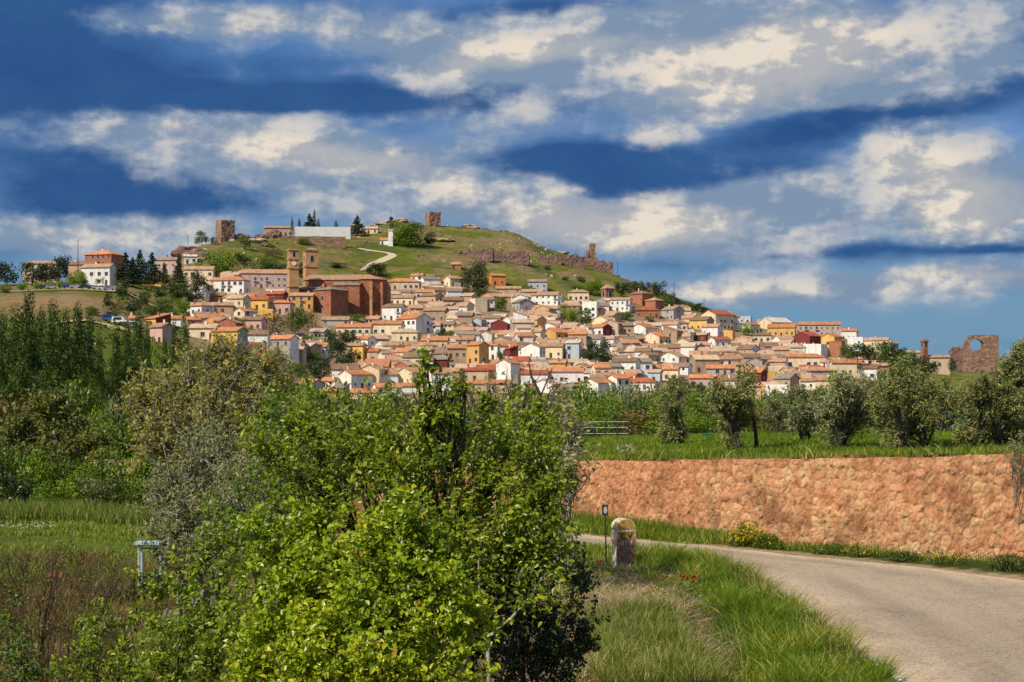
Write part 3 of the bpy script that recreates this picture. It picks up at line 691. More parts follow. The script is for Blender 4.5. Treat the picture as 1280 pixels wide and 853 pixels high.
def rect_of(x0, x1, yt, yb): return (x0, x1, yt, yb)
BUILT = []   # dicts for labelling and spacing
import time
for i, (a, k) in enumerate(LM):
    x0, x1, yt, yb, typ, rot, ratio, wc, rc, lab = a
    pc = (x0+x1)/2; lo = 560 if pc > 1115 else (500 if yb < 470 else 470)
    d = inv_d(pc, yb, lo=440 if pc < 300 else 480)
    if pc > 1115: d = {'far': 820, 'long': 640}.get(lab.split()[0], 700)
    th = math.radians(rot); W = (x1-x0)*d/F
    w = W/(abs(math.cos(th))+ratio*abs(math.sin(th))); dep = w*ratio
    x = (pc-640)/F*d; y = d+dep*.5; z = hz(x, d)
    if pc > 1115: z = CZ-(yb+3-HZ)/F*d
    tot = CZ-(yt-HZ)/F*y-z
    pitch = {'g': .44, 'h': .42, 's': .35, 'f': 0}[typ]
    hr = pitch*dep/2 if typ == 'g' else (pitch*(min(w, dep)/2+.4) if typ == 'h' else (pitch*.75*dep if typ == 's' else .6))
    if hr > tot*.45: pitch *= tot*.45/hr; hr = tot*.45
    h = max(2.2, tot-hr-.25)
    t, _ = house(x, y, z, w, dep, h, typ, th, wc, rc, 1000+i, pitch=pitch, **k)
    tag(t, lab, 'house', 'houses of the hill town')
    BUILT.append(dict(o=t, x=x, y=y, r=max(w, dep)/2, px=pc, py=(yt+yb)/2, rect=(x0, x1, yt, yb), d=d, lab=lab, lm=True, wc=wc, rc=rc))
# reserved picture areas of other things standing in the town (trees, church) so that infill houses do not stand before them
RES = [(355, 482, 305, 396, 640), (577, 608, 333, 367, 780), (616, 636, 376, 392, 720), (702, 740, 388, 405, 680), (338, 390, 398, 420, 560), (415, 456, 394, 401, 560), (408, 444, 418, 455, 520), (378, 416, 446, 474, 500),
       (736, 768, 437, 454, 600), (543, 568, 413, 422, 620), (924, 948, 408, 421, 760), (774, 795, 388, 402, 740), (751, 768, 355, 374, 790), (840, 886, 466, 492, 510), (1055, 1120, 430, 450, 700), (810, 828, 396, 405, 740)]
# ---- infill houses between them
FILL = []
d = 512.0; row = 0; ATT = 1
rr = random.Random(77)
WCH = ['white']*58+['cream']*17+['beige']*16+['tan']*11+['grey']*9+['pink']*5+['stone']*8+['ochre']*3+['brick']*3+['bluish']*2
RCH = ['tan']*34+['terracotta']*14+['pale']*20+['brown']*20+['orange']*14+['red']*3+['grey']*6
while True:
    if d > 905:
        if ATT == 0: break
        ATT = 0; d = 514.0
    px = 236+rr.uniform(0, 10)
    while px < 1112:
        w = rr.uniform(5.6, 11.0) if ATT else rr.uniform(5.5, 8); dep = rr.uniform(5.5, 8.0) if ATT else rr.uniform(5, 6.5); pw = w*F/d
        pcx = px+pw/2; px += pw*rr.uniform(.95, 1.04)
        y = d+rr.uniform(-2.5, 2.5); x = (pcx-640)/F*y; z = hz(x, y); py = HZ-(z-CZ)*F/y
        tp, bt = town_poly(np.array([pcx]), np.array([py]))
        if not (tp[0]+1 < py < bt[0]-1): continue
        h = rr.choice([3.0, 3.6, 4.4, 5.2, 5.9, 6.4, 7.0]); typ = rr.choice('gggggggghs'); rot = math.radians(rr.choice([0, 0, 5, -6, -10, 10, -16, 14, 20, -24, 35, -35, 65, 80]))
        tot = h+.42*dep/2+.3; y1 = py-tot*F/y; x0, x1 = pcx-pw/2, pcx+pw/2
        if ATT < 1: h = min(h, 4.4)
        bad = False
        for q in BUILT:
            if q['lm'] and y < q['d']+3 and min(x1, q['rect'][1])-max(x0, q['rect'][0]) > 2.5 and y1 < q['rect'][3]-1.5 and py > q['rect'][2]:
                h2 = h-(q['rect'][3]-1.5-y1)*y/F
                if h2 >= 2.3: h = h2; tot = h+.42*dep/2+.3; y1 = py-tot*F/y
        for q in BUILT:
            if math.hypot(q['x']-x, (q['y']-y-dep/2)*1.0) < (q['r']+max(w, dep)/2)*((.66 if q['lm'] else .60) if ATT else .55): bad = True; break
            if q['lm'] and y < q['d']+3:
                ox = min(x1, q['rect'][1])-max(x0, q['rect'][0]); oy = q['rect'][3]-max(y1, q['rect'][2])
                if ox > 2.5 and oy > 2.2 and py > q['rect'][2]: bad = True; break
        if bad: continue
        for (a0, a1, b0, b1, dm) in RES:
            if min(x1, a1)-max(x0, a0) > 2 and min(py, b1)-max(y1, b0) > 2.5: bad = True; break
        if bad: continue
        FILL.append(dict(x=x, y=y+dep/2, z=z, w=w, dep=dep, h=h, typ=typ, rot=rot, wc=rr.choice(WCH), rc=rr.choice(RCH), px=pcx, py=(py+y1)/2, d=y, rect=(x0, x1, y1, py)))
        BUILT.append(dict(x=x, y=y+dep/2, r=max(w, dep)/2, px=pcx, py=(py+y1)/2, rect=(x0, x1, y1, py), d=y, lm=False))
    d += 5.2; row += 1
print('XX landmark houses', len(LM), 'infill', len(FILL))
MAXI = 300-len(LM)
order = sorted(FILL, key=lambda q: -(q['w']*(q['h']+2)/q['d']**2)*(1.0))
keep = order[:MAXI]; rest = order[MAXI:]
lms = [b for b in BUILT if b['lm']]
SHORT = {}
def rel(dx, dy, dist):
    a = math.degrees(math.atan2(-dy*1.3, dx))
    if dist < 26:
        for lim, s in ((-157, 'just left of'), (-112, 'just below and left of'), (-67, 'just below'), (-22, 'just below and right of'), (22, 'just right of'), (67, 'just above and right of'), (112, 'just above'), (157, 'just above and left of'), (181, 'just left of')):
            if a <= lim: return s
    for lim, s in ((-157, 'left of'), (-112, 'down and left of'), (-67, 'down from'), (-22, 'down and right of'), (22, 'right of'), (67, 'up and right of'), (112, 'up from'), (157, 'up and left of'), (181, 'left of')):
        if a <= lim: return s
SM = {}
for b in lms:
    w_ = b['lab'].split(); out = []
    for q in w_:
        if q in ('beside', 'behind', 'left', 'right', 'below', 'above', 'under', 'on', 'near', 'at', 'in', 'before', 'beyond', 'between') and len(out) > 2: break
        out.append(q)
    SM.setdefault(' '.join(out[:8]), []).append(b)
for s_, bs in SM.items():
    if len(bs) == 1 and len(s_.split()) <= 8: bs[0]['short'] = s_
short = [b for b in lms if 'short' in b]
for nme, px_, py_ in (('red stone church', 430, 362), ('great dark oak', 592, 350), ('small round town tree', 626, 384), ('brick bell tower', 759, 366), ('light green twin trees', 720, 398), ('dark pine', 425, 435), ('dark trees in lower mid town', 750, 445), ('single conifer', 924, 480)):
    short.append(dict(short=nme, px=px_, py=py_))
used = set(b['lab'] for b in lms)
wn = dict(white='white', cream='cream', beige='beige', tan='tan', grey='grey', pink='pink', stone='stone', ochre='ochre', brick='brick-red', bluish='bluish')
for q in keep:
    size = 'low' if q['h'] < 4 else ('tall' if q['h'] > 6.1 else ('wide' if q['w'] > 12 else ('narrow' if q['w'] < 8.6 else '')))
    gf = abs(q['rot']) > 1 and q['typ'] == 'g'
    desc = ' '.join(s for s in [size, wn[q['wc']], 'gable-fronted' if gf else '', 'house'] if s)
    rdesc = {'tan': 'tan roof', 'terracotta': 'terracotta roof', 'pale': 'pale roof', 'brown': 'brown roof', 'orange': 'orange roof', 'red': 'red roof', 'grey': 'grey roof'}[q['rc']]
    cand = sorted(short, key=lambda b: math.hypot(b['px']-q['px'], 1.6*(b['py']-q['py'])))[:14]
    lab = None
    for b in cand:
        r_ = rel(q['px']-b['px'], q['py']-b['py'], math.hypot(q['px']-b['px'], q['py']-b['py']))
        for dd in (desc+', '+rdesc+',', desc):
            l_ = f"{dd} {r_} the {b['short']}"
            if 4 <= len(l_.split()) <= 16 and l_ not in used: lab = l_; break
        if lab: break
    used.add(lab); q['lab'] = lab
for i, q in enumerate(keep):
    t, _ = house(q['x'], q['y'], q['z'], q['w'], q['dep'], q['h'], q['typ'], q['rot'], q['wc'], q['rc'], 5000+i)
    tag(t, q['lab'], 'house', 'houses of the hill town')
# the remaining small far houses: one mass
if rest:
    V_, F_ = {}, {}
    sm = MB()
    for q in rest:
        c, s = math.cos(q['rot']), math.sin(q['rot']); w, dp, h = q['w']/2, q['dep']/2, q['h']
        def T(a, b_, z_): return (q['x']+a*c-b_*s, q['y']+a*s+b_*c, q['z']+z_)
        pr = [(-dp, -3), (dp, -3), (dp, h), (0, h+.42*dp), (-dp, h)]
        vs = [T(-w, p, z_) for p, z_ in pr]+[T(w, p, z_) for p, z_ in pr]
        mi = {'white': 0, 'cream': 1, 'beige': 2, 'grey': 6, 'ochre': 7, 'brick': 7}.get(q['wc'], 2)
        sm.add(vs, [(4, 3, 2, 1, 0), (5, 6, 7, 8, 9)]+[(j, (j+1) % 5, 5+(j+1) % 5, 5+j) for j in (0, 1, 4)], mi)
        for sg in (-1, 1):
            sm.add([T(-w-.2, sg*(dp+.4), h-.15), T(w+.2, sg*(dp+.4), h-.15), T(w+.2, 0, h+.42*dp+.05), T(-w-.2, 0, h+.42*dp+.05), T(-w-.2, sg*(dp+.4), h+.1), T(w+.2, sg*(dp+.4), h+.1), T(w+.2, 0, h+.42*dp+.28), T(-w-.2, 0, h+.42*dp+.28)],
                   [(0, 1, 2, 3), (4, 5, 6, 7), (0, 1, 5, 4), (1, 2, 6, 5), (3, 0, 4, 7)], {'tan': 3, 'grey': 8, 'brown': 8, 'pale': 9}.get(q['rc'], 4))
        if q['w'] > 6.5:
            a = T(.4*w, .2*dp, h+.42*dp*.8+.3); sm.box((a[0], a[1], a[2]), (.55, .5, 1.5), int(q['x']) % 3)
        for k in (-.62, -.1, .45):
            a = T(k*w-.45, -dp-.02, 1.6); b_ = T(k*w+.45, -dp-.02, 1.6); c2 = T(k*w+.45, -dp-.02, 2.6); d2 = T(k*w-.45, -dp-.02, 2.6)
            sm.add([a, b_, c2, d2], [(0, 1, 2, 3)], 5)
    o = sm.build('small_far_houses', [plain('wall_white', WC['white']), plain('wall_cream', WC['cream']), plain('wall_tan', WC['tan']), plain('roof_tan', RC['tan'], scale=.8), plain('roof_terracotta', RC['terracotta'], scale=.8, var=.4), M['glass'], plain('wall_grey', WC['grey']), plain('wall_ochre', WC['ochre']), plain('roof_brown', RC['brown'], scale=.8, var=.4), plain('roof_pale', RC['pale'], scale=.8, var=.4)])
    tag(o, 'remaining small tan-roofed houses filling gaps in the town', 'houses', kind='stuff')

# ------------------------------------------------------------------ church with two towers, palace, ruins
def tower(name, px0, px1, yt, yb, d, mat, lab, cat, stages, roof=None, open_=None, rot=.35, zc=None):
    pc = (px0+px1)/2; x = (pc-640)/F*d; z = CZ-(yb-HZ)/F*d if zc is None else zc; ht = (yb-yt)*d/F; W = (px1-px0)*d/F
    w = W/(math.cos(rot)+math.sin(rot)); t = empty(name, (x, d, z), rot)
    m = MB(); m.box((0, 0, (ht-6)/2), (w, w, ht+6), 0); m.build('shaft', mat, t)
    c = MB()
    for f in stages: c.box((0, 0, ht*f), (w+.7, w+.7, .55))
    c.build('cornice', mat, t)
    for (fz, hh) in (open_ or []):
        for s_, rz, lx, ly in ((0, 0, 0, -1), (0, -PI/2, -1, 0), (0, PI/2, 1, 0)):
            place(WARCH, t, (lx*(w/2+.03), ly*(w/2+.03), ht*fz), rz, 'bell_opening', (1.5*hh, 1, 1.7*hh))
    rm = MB()
    if roof: rm.add([(-w/2-.5, -w/2-.5, ht), (w/2+.5, -w/2-.5, ht), (w/2+.5, w/2+.5, ht), (-w/2-.5, w/2+.5, ht), (0, 0, ht+roof)], [(3, 2, 1, 0), (0, 1, 4), (1, 2, 4), (2, 3, 4), (3, 0, 4)])
    else:
        rm.box((0, 0, ht+.3), (w*.8, w*.8, .6))
    r_ = rm.build('roof', M['tiles'], t); r_.color = (*RC['tan'], 1)
    return tag(t, lab, cat), w, ht
tw1, w1, h1 = tower('clock_tower', 358.5, 374, 312, 374, inv_d(366, 374), M['goldstone'], 'slender golden stone tower standing left of the church', 'tower', (.25, .62, .80, .985), None, [(.90, .75)])
_m = MB(); _m.lathe([(1.0, 0), (1.0, .3)], n=20); cf = _m.build('clock_face', M['white'], tw1); cf.rotation_euler = (PI/2, 0, 0); cf.location = (0, -w1/2-.02, h1*.71)
tower('bell_tower', 378, 398.5, 313, 368, inv_d(388, 368), M['goldstone'], 'broader sandstone bell tower with tall arched openings beside the church', 'tower', (.32, .62, .985), 1.2, [(.80, .9)])
def stonebuild(name, x0, x1, yt, yb, d, dep, rot, mat, rc, lab, cat, typ='g', pitch=.3, nb=0, arch=2, apse=False):
    pc = (x0+x1)/2; th = math.radians(rot); W = (x1-x0)*d/F; w = (W-dep*abs(math.sin(th)))/math.cos(th)
    x = (pc-640)/F*d; z = CZ-(yb-HZ)/F*d; y = d+dep/2; tot = (yb-yt)*d/F; hr = pitch*dep/2 if typ == 'g' else pitch*(min(w, dep)/2)
    t, _ = house(x, y, z, w, dep, tot-hr, typ, th, 'brick', rc, 77, pitch=pitch, wins=False, nm=name, mat=mat, chim=False, sink=8)
    h = tot-hr
    for k in range(nb):      # buttresses on the front
        m = MB(); xx = -w/2+(k+.5)*w/nb
        m.add([(xx-.7, -dep/2, -6), (xx+.7, -dep/2, -6), (xx+.7, -dep/2-2.2, -6), (xx-.7, -dep/2-2.2, -6), (xx-.7, -dep/2, h*.9), (xx+.7, -dep/2, h*.9), (xx+.7, -dep/2-2.2, h*.7), (xx-.7, -dep/2-2.2, h*.7)],
              [(0, 1, 2, 3), (4, 5, 6, 7), (0, 1, 5, 4), (1, 2, 6, 5), (2, 3, 7, 6), (3, 0, 4, 7)]); m.build('buttress', mat, t)
    for k in range(arch):
        xx = -w/2+(k+1)*w/(arch+1)+(.0 if nb == 0 else w/nb*.0); place(WARCH, t, (xx, -dep/2-.04, h*.66), 0, 'arched_window')
        if h > 9: place(WARCH, t, (xx, -dep/2-.04, h*.3), 0, 'arched_window', (.8, 1, .8))
    return tag(t, lab, cat), w, dep, h
ch, cw, cd, chh = stonebuild('church', 381, 463, 343, 381, inv_d(420, 383), 15, -6, M['redstone'], 'tan', 'long red sandstone church with buttresses and tiled roof', 'church', 'g', .34, 5, 3)
# polygonal apse and side chapels as parts of the church
m = MB(); ax = cw/2; m.lathe([(8.2, -8), (8.2, chh*1.0), (8.4, chh*1.02)], (ax, 0, 0), 10); m.build('apse', M['redstone'], ch)
m = MB(); m.lathe([(8.8, chh*1.02), (.2, chh*1.02+2.6)], (ax, 0, 0), 10); o = m.build('apse_roof', M['tiles'], ch); o.color = (*RC['terracotta'], 1)
for k in range(7):
    a = -PI*.62+k*PI*.2; m = MB(); m.box((ax+math.cos(a)*8.9, math.sin(a)*8.9, chh*.45-4), (2.0, 1.2, chh*.9+8), 0, a); m.build('apse_buttress', M['goldstone'] if k % 2 else M['redstone'], ch)
for (xc, ww, dd, hh) in ((-12, 11, 4, .62), (6, 12, 5, .74)):
    m = MB(); m.box((xc, -cd/2-dd/2, chh*hh/2-4), (ww, dd, chh*hh+8)); m.build('side_chapel', M['redstone'], ch)
    m = MB(); m.add([(xc-ww/2-.3, -cd/2-dd-.4, chh*hh), (xc+ww/2+.3, -cd/2-dd-.4, chh*hh), (xc+ww/2+.3, -cd/2+.3, chh*hh+1.5), (xc-ww/2-.3, -cd/2+.3, chh*hh+1.5), (xc-ww/2-.3, -cd/2-dd-.4, chh*hh+.3), (xc+ww/2+.3, -cd/2-dd-.4, chh*hh+.3), (xc+ww/2+.3, -cd/2+.3, chh*hh+1.8), (xc-ww/2-.3, -cd/2+.3, chh*hh+1.8)],
                    [(0, 1, 2, 3), (4, 5, 6, 7), (0, 1, 5, 4), (1, 2, 6, 5), (2, 3, 7, 6), (3, 0, 4, 7)]); o = m.build('chapel_roof', M['tiles'], ch); o.color = (*RC['grey'], 1)
stonebuild('palace', 391, 433, 358, 392, inv_d(412, 394), 12, -34, M['redstone'], 'grey', 'square red stone palace with hipped grey-tan roof before the church', 'palace', 'h', .34, 0, 1)
tower('bell_tower', 751.5, 767.5, 361, 384, 806, M['redstone'], 'small red brick bell tower with pyramid roof near the hill trees', 'tower', (.35, .97), 2.4, [(.72, 1.0)], rot=.5)
tower('brick_tower', 1151.5, 1159.5, 426, 452, 640, M['redstone'], 'thin brick tower standing alone at the far right', 'tower', (.97,), None, [(.8, .6)], rot=.3)
# belfry gable and arched yellow building
t, _ = house((1094.5-640)/F*600, 604, CZ-(473-HZ)/F*600, 11.3, 6, 7.6, 'h', -.15, 'cream', 'terracotta', 909, wins=False, chim=False)
for k in range(4): place(WARCH, t, (-4.2+k*2.8, -3.03, 6.0), 0, 'arched_window')
place(WARCH, t, (0, -3.03, 2.9), 0, 'arched_window')
tag(t, 'cream building with a row of arched windows at the right', 'building')

def rough(mbv, mbf, amp, sc, seed=0):
    V = np.array(mbv, float)
    dx = np.stack([vnoise(V[:, 0]*sc+seed+3*k, V[:, 2]*sc+V[:, 1]*sc*.7+k*9.1, k+seed)-.5 for k in range(3)], 1)*2*amp
    return V+dx
def grid_block(nx_, nz_, w, dep, topf, holes=None):
    """solid wall block with an uneven top; topf(u)->height 0..1; holes(u,v)->True where open. returns MB"""
    vs, fs = [], []
    m = MB(); idx = {}
    def cell(i, j): return 0 <= i < nx_ and 0 <= j < nz_ and ((j+.5)/nz_ < topf((i+.5)/nx_)) and not (holes and holes((i+.5)/nx_, (j+.5)/nz_))
    return cell
def ruin_wall(name, w, dep, h, nx_, nz_, topf, mat, loc, rz, amp=.25, holes=None, seed=1, sink=1.5):
    ids = {}; V = []; Fc = []
    def vid(i, k, j):
        key = (i, k, j)
        if key not in ids: ids[key] = len(V); V.append((-w/2+w*i/nx_, -dep/2+dep*k, -sink+(h+sink)*j/nz_))
        return ids[key]
    def c(i, j):
        if not (0 <= i < nx_ and 0 <= j < nz_): return False
        u, v = (i+.5)/nx_, (j+.5)/nz_; v2 = ((h+sink)*v-sink)/h
        return v2 < topf(u) and not (holes and holes(u, v2))
    for i in range(nx_):
        for j in range(nz_):
            if not c(i, j): continue
            Fc.append((vid(i, 0, j), vid(i+1, 0, j), vid(i+1, 0, j+1), vid(i, 0, j+1)))
            Fc.append((vid(i+1, 1, j), vid(i, 1, j), vid(i, 1, j+1), vid(i+1, 1, j+1)))
            if not c(i-1, j): Fc.append((vid(i, 1, j), vid(i, 0, j), vid(i, 0, j+1), vid(i, 1, j+1)))
            if not c(i+1, j): Fc.append((vid(i+1, 0, j), vid(i+1, 1, j), vid(i+1, 1, j+1), vid(i+1, 0, j+1)))
            if not c(i, j+1): Fc.append((vid(i, 0, j+1), vid(i+1, 0, j+1), vid(i+1, 1, j+1), vid(i, 1, j+1)))
    V = rough(V, Fc, amp, .9, seed)
    o = link(bpy.data.objects.new(name, np_mesh(name, V, np.array(Fc), mat))); o.location = loc; o.rotation_euler = (0, 0, rz); return o
def rw_at(name, x0, x1, yt, yb, d, dep, rot, topf, mat, lab, cat, n=(16, 8), holes=None, seed=1, group=None, amp=.3):
    pc = (x0+x1)/2
    if group: d = inv_d(pc, yb, 700)
    w = (x1-x0)*d/F/math.cos(rot); x = (pc-640)/F*d; z = CZ-(yb-HZ)/F*d
    o = ruin_wall(name, w, dep, (yb-yt)*d/F, n[0], n[1], topf, mat, (x, d, z), rot, amp, holes, seed)
    return tag(o, lab, cat, group)
# castle keep at left of the crest, hilltop tower, town wall fragments
def keep_(x0, x1, yt, yb, d, rot, lab, topn=.9, seed=3):
    pc = (x0+x1)/2; W = (x1-x0)*d/F; w = W/(math.cos(rot)+math.sin(rot)); x = (pc-640)/F*d; z = CZ-(yb-HZ)/F*d; h = (yb-yt)*d/F
    n = 9; V = []; Fc = []; nz_ = 11
    ring = [(-w/2+w*i/n, -w/2) for i in range(n)]+[(w/2, -w/2+w*i/n) for i in range(n)]+[(w/2-w*i/n, w/2) for i in range(n)]+[(-w/2, w/2-w*i/n) for i in range(n)]
    R_ = len(ring)
    for j in range(nz_+1):
        for i, (a, b_) in enumerate(ring):
            zt = h*(topn+(1-topn)*vnoise(np.array(i*.9), np.array(seed*1.3)))
            V.append((a, b_, -3+(zt+3)*j/nz_))
    for j in range(nz_):
        for i in range(R_): Fc.append((j*R_+i, j*R_+(i+1) % R_, (j+1)*R_+(i+1) % R_, (j+1)*R_+i))
    inner = len(V)
    for i, (a, b_) in enumerate(ring): V.append((a*.72, b_*.72, V[nz_*R_+i][2]-.2))
    for i in range(R_): Fc.append((nz_*R_+i, nz_*R_+(i+1) % R_, inner+(i+1) % R_, inner+i))
    for i, (a, b_) in enumerate(ring): V.append((a*.7, b_*.7, h*.5))
    for i in range(R_): Fc.append((inner+i, inner+(i+1) % R_, inner+R_+(i+1) % R_, inner+R_+i))
    V = rough(V, Fc, .28, .9, seed)
    o = link(bpy.data.objects.new('ruined_tower', np_mesh('ruined_tower', V, np.array(Fc), M['ruin']))); o.location = (x, d, z); o.rotation_euler = (0, 0, rot)
    return tag(o, lab, 'ruined tower')
keep_(269, 294, 275, 300, 835, .6, 'square brown castle keep at the left end of the crest', .93)
keep_(531, 551, 265, 285, 965, -.45+.9, 'ruined square tower standing alone on the hilltop', .88, 5)
o = rw_at('ruined_tower', 730, 747, 305, 338, 950, 4, .15, lambda u: .45+.55*(u > .35)*(u < .85)+.25*(u <= .35)*(u > .1)+.05*math.sin(u*30), M['ruin'], 'broken wall tower at the right end of the ruined town wall', 'ruined tower', (10, 12), lambda u, v: .3 < u < .42 and .45 < v < .7, 4)
for k, (x0, x1, yt, yb, d, rot) in enumerate([(581, 617, 311, 324, 882, -.25), (615, 662, 313, 328, 885, -.1), (673, 702, 318, 330, 900, -.1), (700, 732, 317, 333, 910, .1), (743, 766, 325, 338, 948, -.1)]):
    rw_at('town_wall_ruin', x0, x1, yt, yb, d, 3.5, rot, lambda u, k=k: .80+.14*math.sin(u*9+k)+.08*math.sin(u*23+2*k), M['rock'],
          ['ruined wall piece left of the middle of the green hill', 'longest dark ruined wall piece across the green hill', 'short ruined wall piece right of the longest one', 'ruined wall piece just left of the broken wall tower', 'low ruined wall right of the broken wall tower'][k], 'ruined wall', (26, 9), None, 10+k, 'ruined wall pieces on the hill')
# aqueduct arch at the far right
rw_at('ruined_arch', 1203, 1247, 419, 462, 690, 3.0, 0, lambda u: .62+.38*math.sin(min(1, u*4)*PI/2)+.012*math.sin(u*40), M['ruin'], 'ruined brick wall with a big round opening at the far right', 'ruined arch', (60, 50),
      lambda u, v: ((u-.37)/.195)**2+((v-.71)/.175)**2 < 1, 6, amp=.12)
rw_at('ruined_pier', 1187, 1203, 434, 462, 692, 4.0, 0, lambda u: .8+.2*math.sin(u*PI), M['rock'], 'dark leaning rubble pier left of the round arch opening', 'ruin', (10, 12), None, 8)
# cemetery wall
def wallbox(name, p0, p1, h, th, mat, lab, cat):
    n = 12; m = MB()
    dx, dy = p1[0]-p0[0], p1[1]-p0[1]; L_ = math.hypot(dx, dy); nx_, ny_ = -dy/L_*th/2, dx/L_*th/2
    m.add([(p0[0]+nx_, p0[1]+ny_, p0[2]-4), (p0[0]-nx_, p0[1]-ny_, p0[2]-4), (p1[0]-nx_, p1[1]-ny_, p1[2]-4), (p1[0]+nx_, p1[1]+ny_, p1[2]-4),
           (p0[0]+nx_, p0[1]+ny_, p0[2]+h), (p0[0]-nx_, p0[1]-ny_, p0[2]+h), (p1[0]-nx_, p1[1]-ny_, p1[2]+h), (p1[0]+nx_, p1[1]+ny_, p1[2]+h)],
          [(0, 1, 2, 3), (4, 5, 6, 7), (0, 1, 5, 4), (1, 2, 6, 5), (2, 3, 7, 6), (3, 0, 4, 7)])
    return tag(m.build(name, mat), lab, cat)
M['whitewash'] = plain('whitewash', (.86, .83, .77), .9, .12, .3)
wallbox('cemetery_wall', P(364, 292, 870), P(438, 292.5, 880), 3.9, .6, M['whitewash'], 'long whitewashed cemetery wall on the hilltop', 'wall')
wallbox('retaining_wall', P(352, 302, 845), P(432, 303, 850), 3.0, 1.0, M['ruin'], 'low brown terrace wall under the cemetery wall', 'wall')
for (x0, x1, yt, yb, wc, rc, lab) in ((330, 366, 276, 289, 'stone', 'tan', 'long low building left of the cemetery cypresses'), (395, 432, 279, 288, 'tan', 'terracotta', 'low tan building behind the cemetery wall'), (438, 452, 280, 292, 'grey', 'grey', 'grey shed at the right end of the cemetery wall'),
                                      (457, 472, 284, 293, 'cream', 'pale', 'small pale hut left of the telecom mast'), (475, 493, 298, 307, 'white', 'orange', 'small white hut under the telecom mast'), (529, 545, 344, 352, 'brick', 'brown', 'low ruined brick hut between hill and town'), (564, 576, 328, 337, 'brick', 'tan', 'crumbling pink hut left above the great dark oak'), (660, 684, 350, 362, 'bluish', 'tan', 'bluish house with tan roof at the hill foot')):
    d = inv_d((x0+x1)/2, yb, 600); W = (x1-x0)*d/F
    t, _ = house(((x0+x1)/2-640)/F*d, d+3, hz(((x0+x1)/2-640)/F*d, d), W, 6, max(2.3, (yb-yt)*d/F-1.2), 'g', 0, wc, rc, int(x0), chim=False)
    tag(t, lab, 'building')
# telecom mast with drum antennas
t = empty('telecom_mast', P(488.5, 306, 868)); 
m = MB(); m.box((0, 0, 3), (2.6, 2.6, 10)); m.box((0, 0, 8.2), (3.4, 3.4, .5)); m.build('tower_block', M['white'], t)
m = MB(); m.tube([(0, 0, 8), (0, 0, 16)], .3, 8); m.tube([(0, 0, 16), (0, 0, 20)], .08, 5); m.box((0, 0, 11.2), (2.4, 2.4, .2)); m.build('mast', M['iron'], t)
for (a, b_, r_) in ((.6, 11.0, 1.4), (.2, 14.6, 1.1), (-1.2, 13.0, .7)):
    m = MB(); m.lathe([(r_*.9, 0), (r_, .15), (r_, .9), (r_*.6, 1.0)], n=16); o = m.build('dish_antenna', M['iron'], t); o.rotation_euler = (PI/2, 0, .3); o.location = (a, -.8, b_)
tag(t, 'white telecom mast with dark drum antennas on the hilltop', 'mast')

# boulders / rock outcrops
def rock(x, y, z, s, mat, lab, seed, group=None):
    m = bmesh.new(); bmesh.ops.create_icosphere(m, subdivisions=4, radius=1)
    for v in m.verts:
        p = v.co; n = .55*(vnoise(np.array(p.x*1.6+seed), np.array(p.y*1.6+p.z*2.1), seed)-.5)+.5*(vnoise(np.array(p.x*4+seed), np.array(p.z*4+p.y*3), seed+3)-.5)
        v.co = p*(1+float(n))
        v.co.x = round(v.co.x*5)/5*.35+v.co.x*.65; v.co.z = round(v.co.z*6)/6*.4+v.co.z*.6
    me = bpy.data.meshes.new('rock_outcrop'); m.to_mesh(me); m.free(); me.materials.append(mat)
    o = link(bpy.data.objects.new('rock_outcrop', me)); o.location = (x, y, z); o.scale = s
    return tag(o, lab, 'rock', group)
RK = [(237, 314, 20, 9, 'rock', 'dark jagged outcrop at the left foot of the crest'), (250, 322, 14, 8, 'rock', 'rounded dark boulder right of the jagged outcrop'), (328, 291, 9, 6, 'rock', 'upright brown rock near the middle of the crest'), (342, 294, 11, 8, 'rock', 'big dark boulder under the low crest building'), (300, 292, 14, 5, 'rock_pale', 'pale rubble slope right of the castle keep'), (318, 302, 16, 4, 'rock_pale', 'pale rock ledge below the upright brown rock'),
      (500, 276, 12, 4, 'rock_pale', 'pale rocks on the summit right of the mast'), (478, 277, 8, 3, 'rock_pale', 'pale rocks on the summit left of the mast'), (588, 284, 11, 3, 'rock_pale', 'pale rock slab on the crest right of the tower'), (630, 287, 6, 2, 'rock', 'small dark rock on the crest'), (703, 312, 7, 2.4, 'rock_pale', 'pale rock on the crest near the wall tower'), (550, 302, 14, 2.5, 'rock_pale', 'band of pale rocks below the lone hilltop tower'), (572, 317, 6, 2.5, 'rock', 'small dark rock left of the wall pieces'), (465, 285, 9, 3, 'rock_pale', 'pale rocks between cemetery and mast'), (332, 308, 10, 3.5, 'rock', 'brown rocks above the hillside bushes')]
for i, (px, py, rx, ry, mt, lab) in enumerate(RK):
    d = inv_d(px, py+ry*.6, 600); p = P(px, py, d+4); rock(p.x, p.y, hz(p.x, p.y)+ry*.15*d/F, (rx*d/F, rx*.6*d/F, ry*d/F), M[mt], lab, i, 'rock outcrops on the hill')

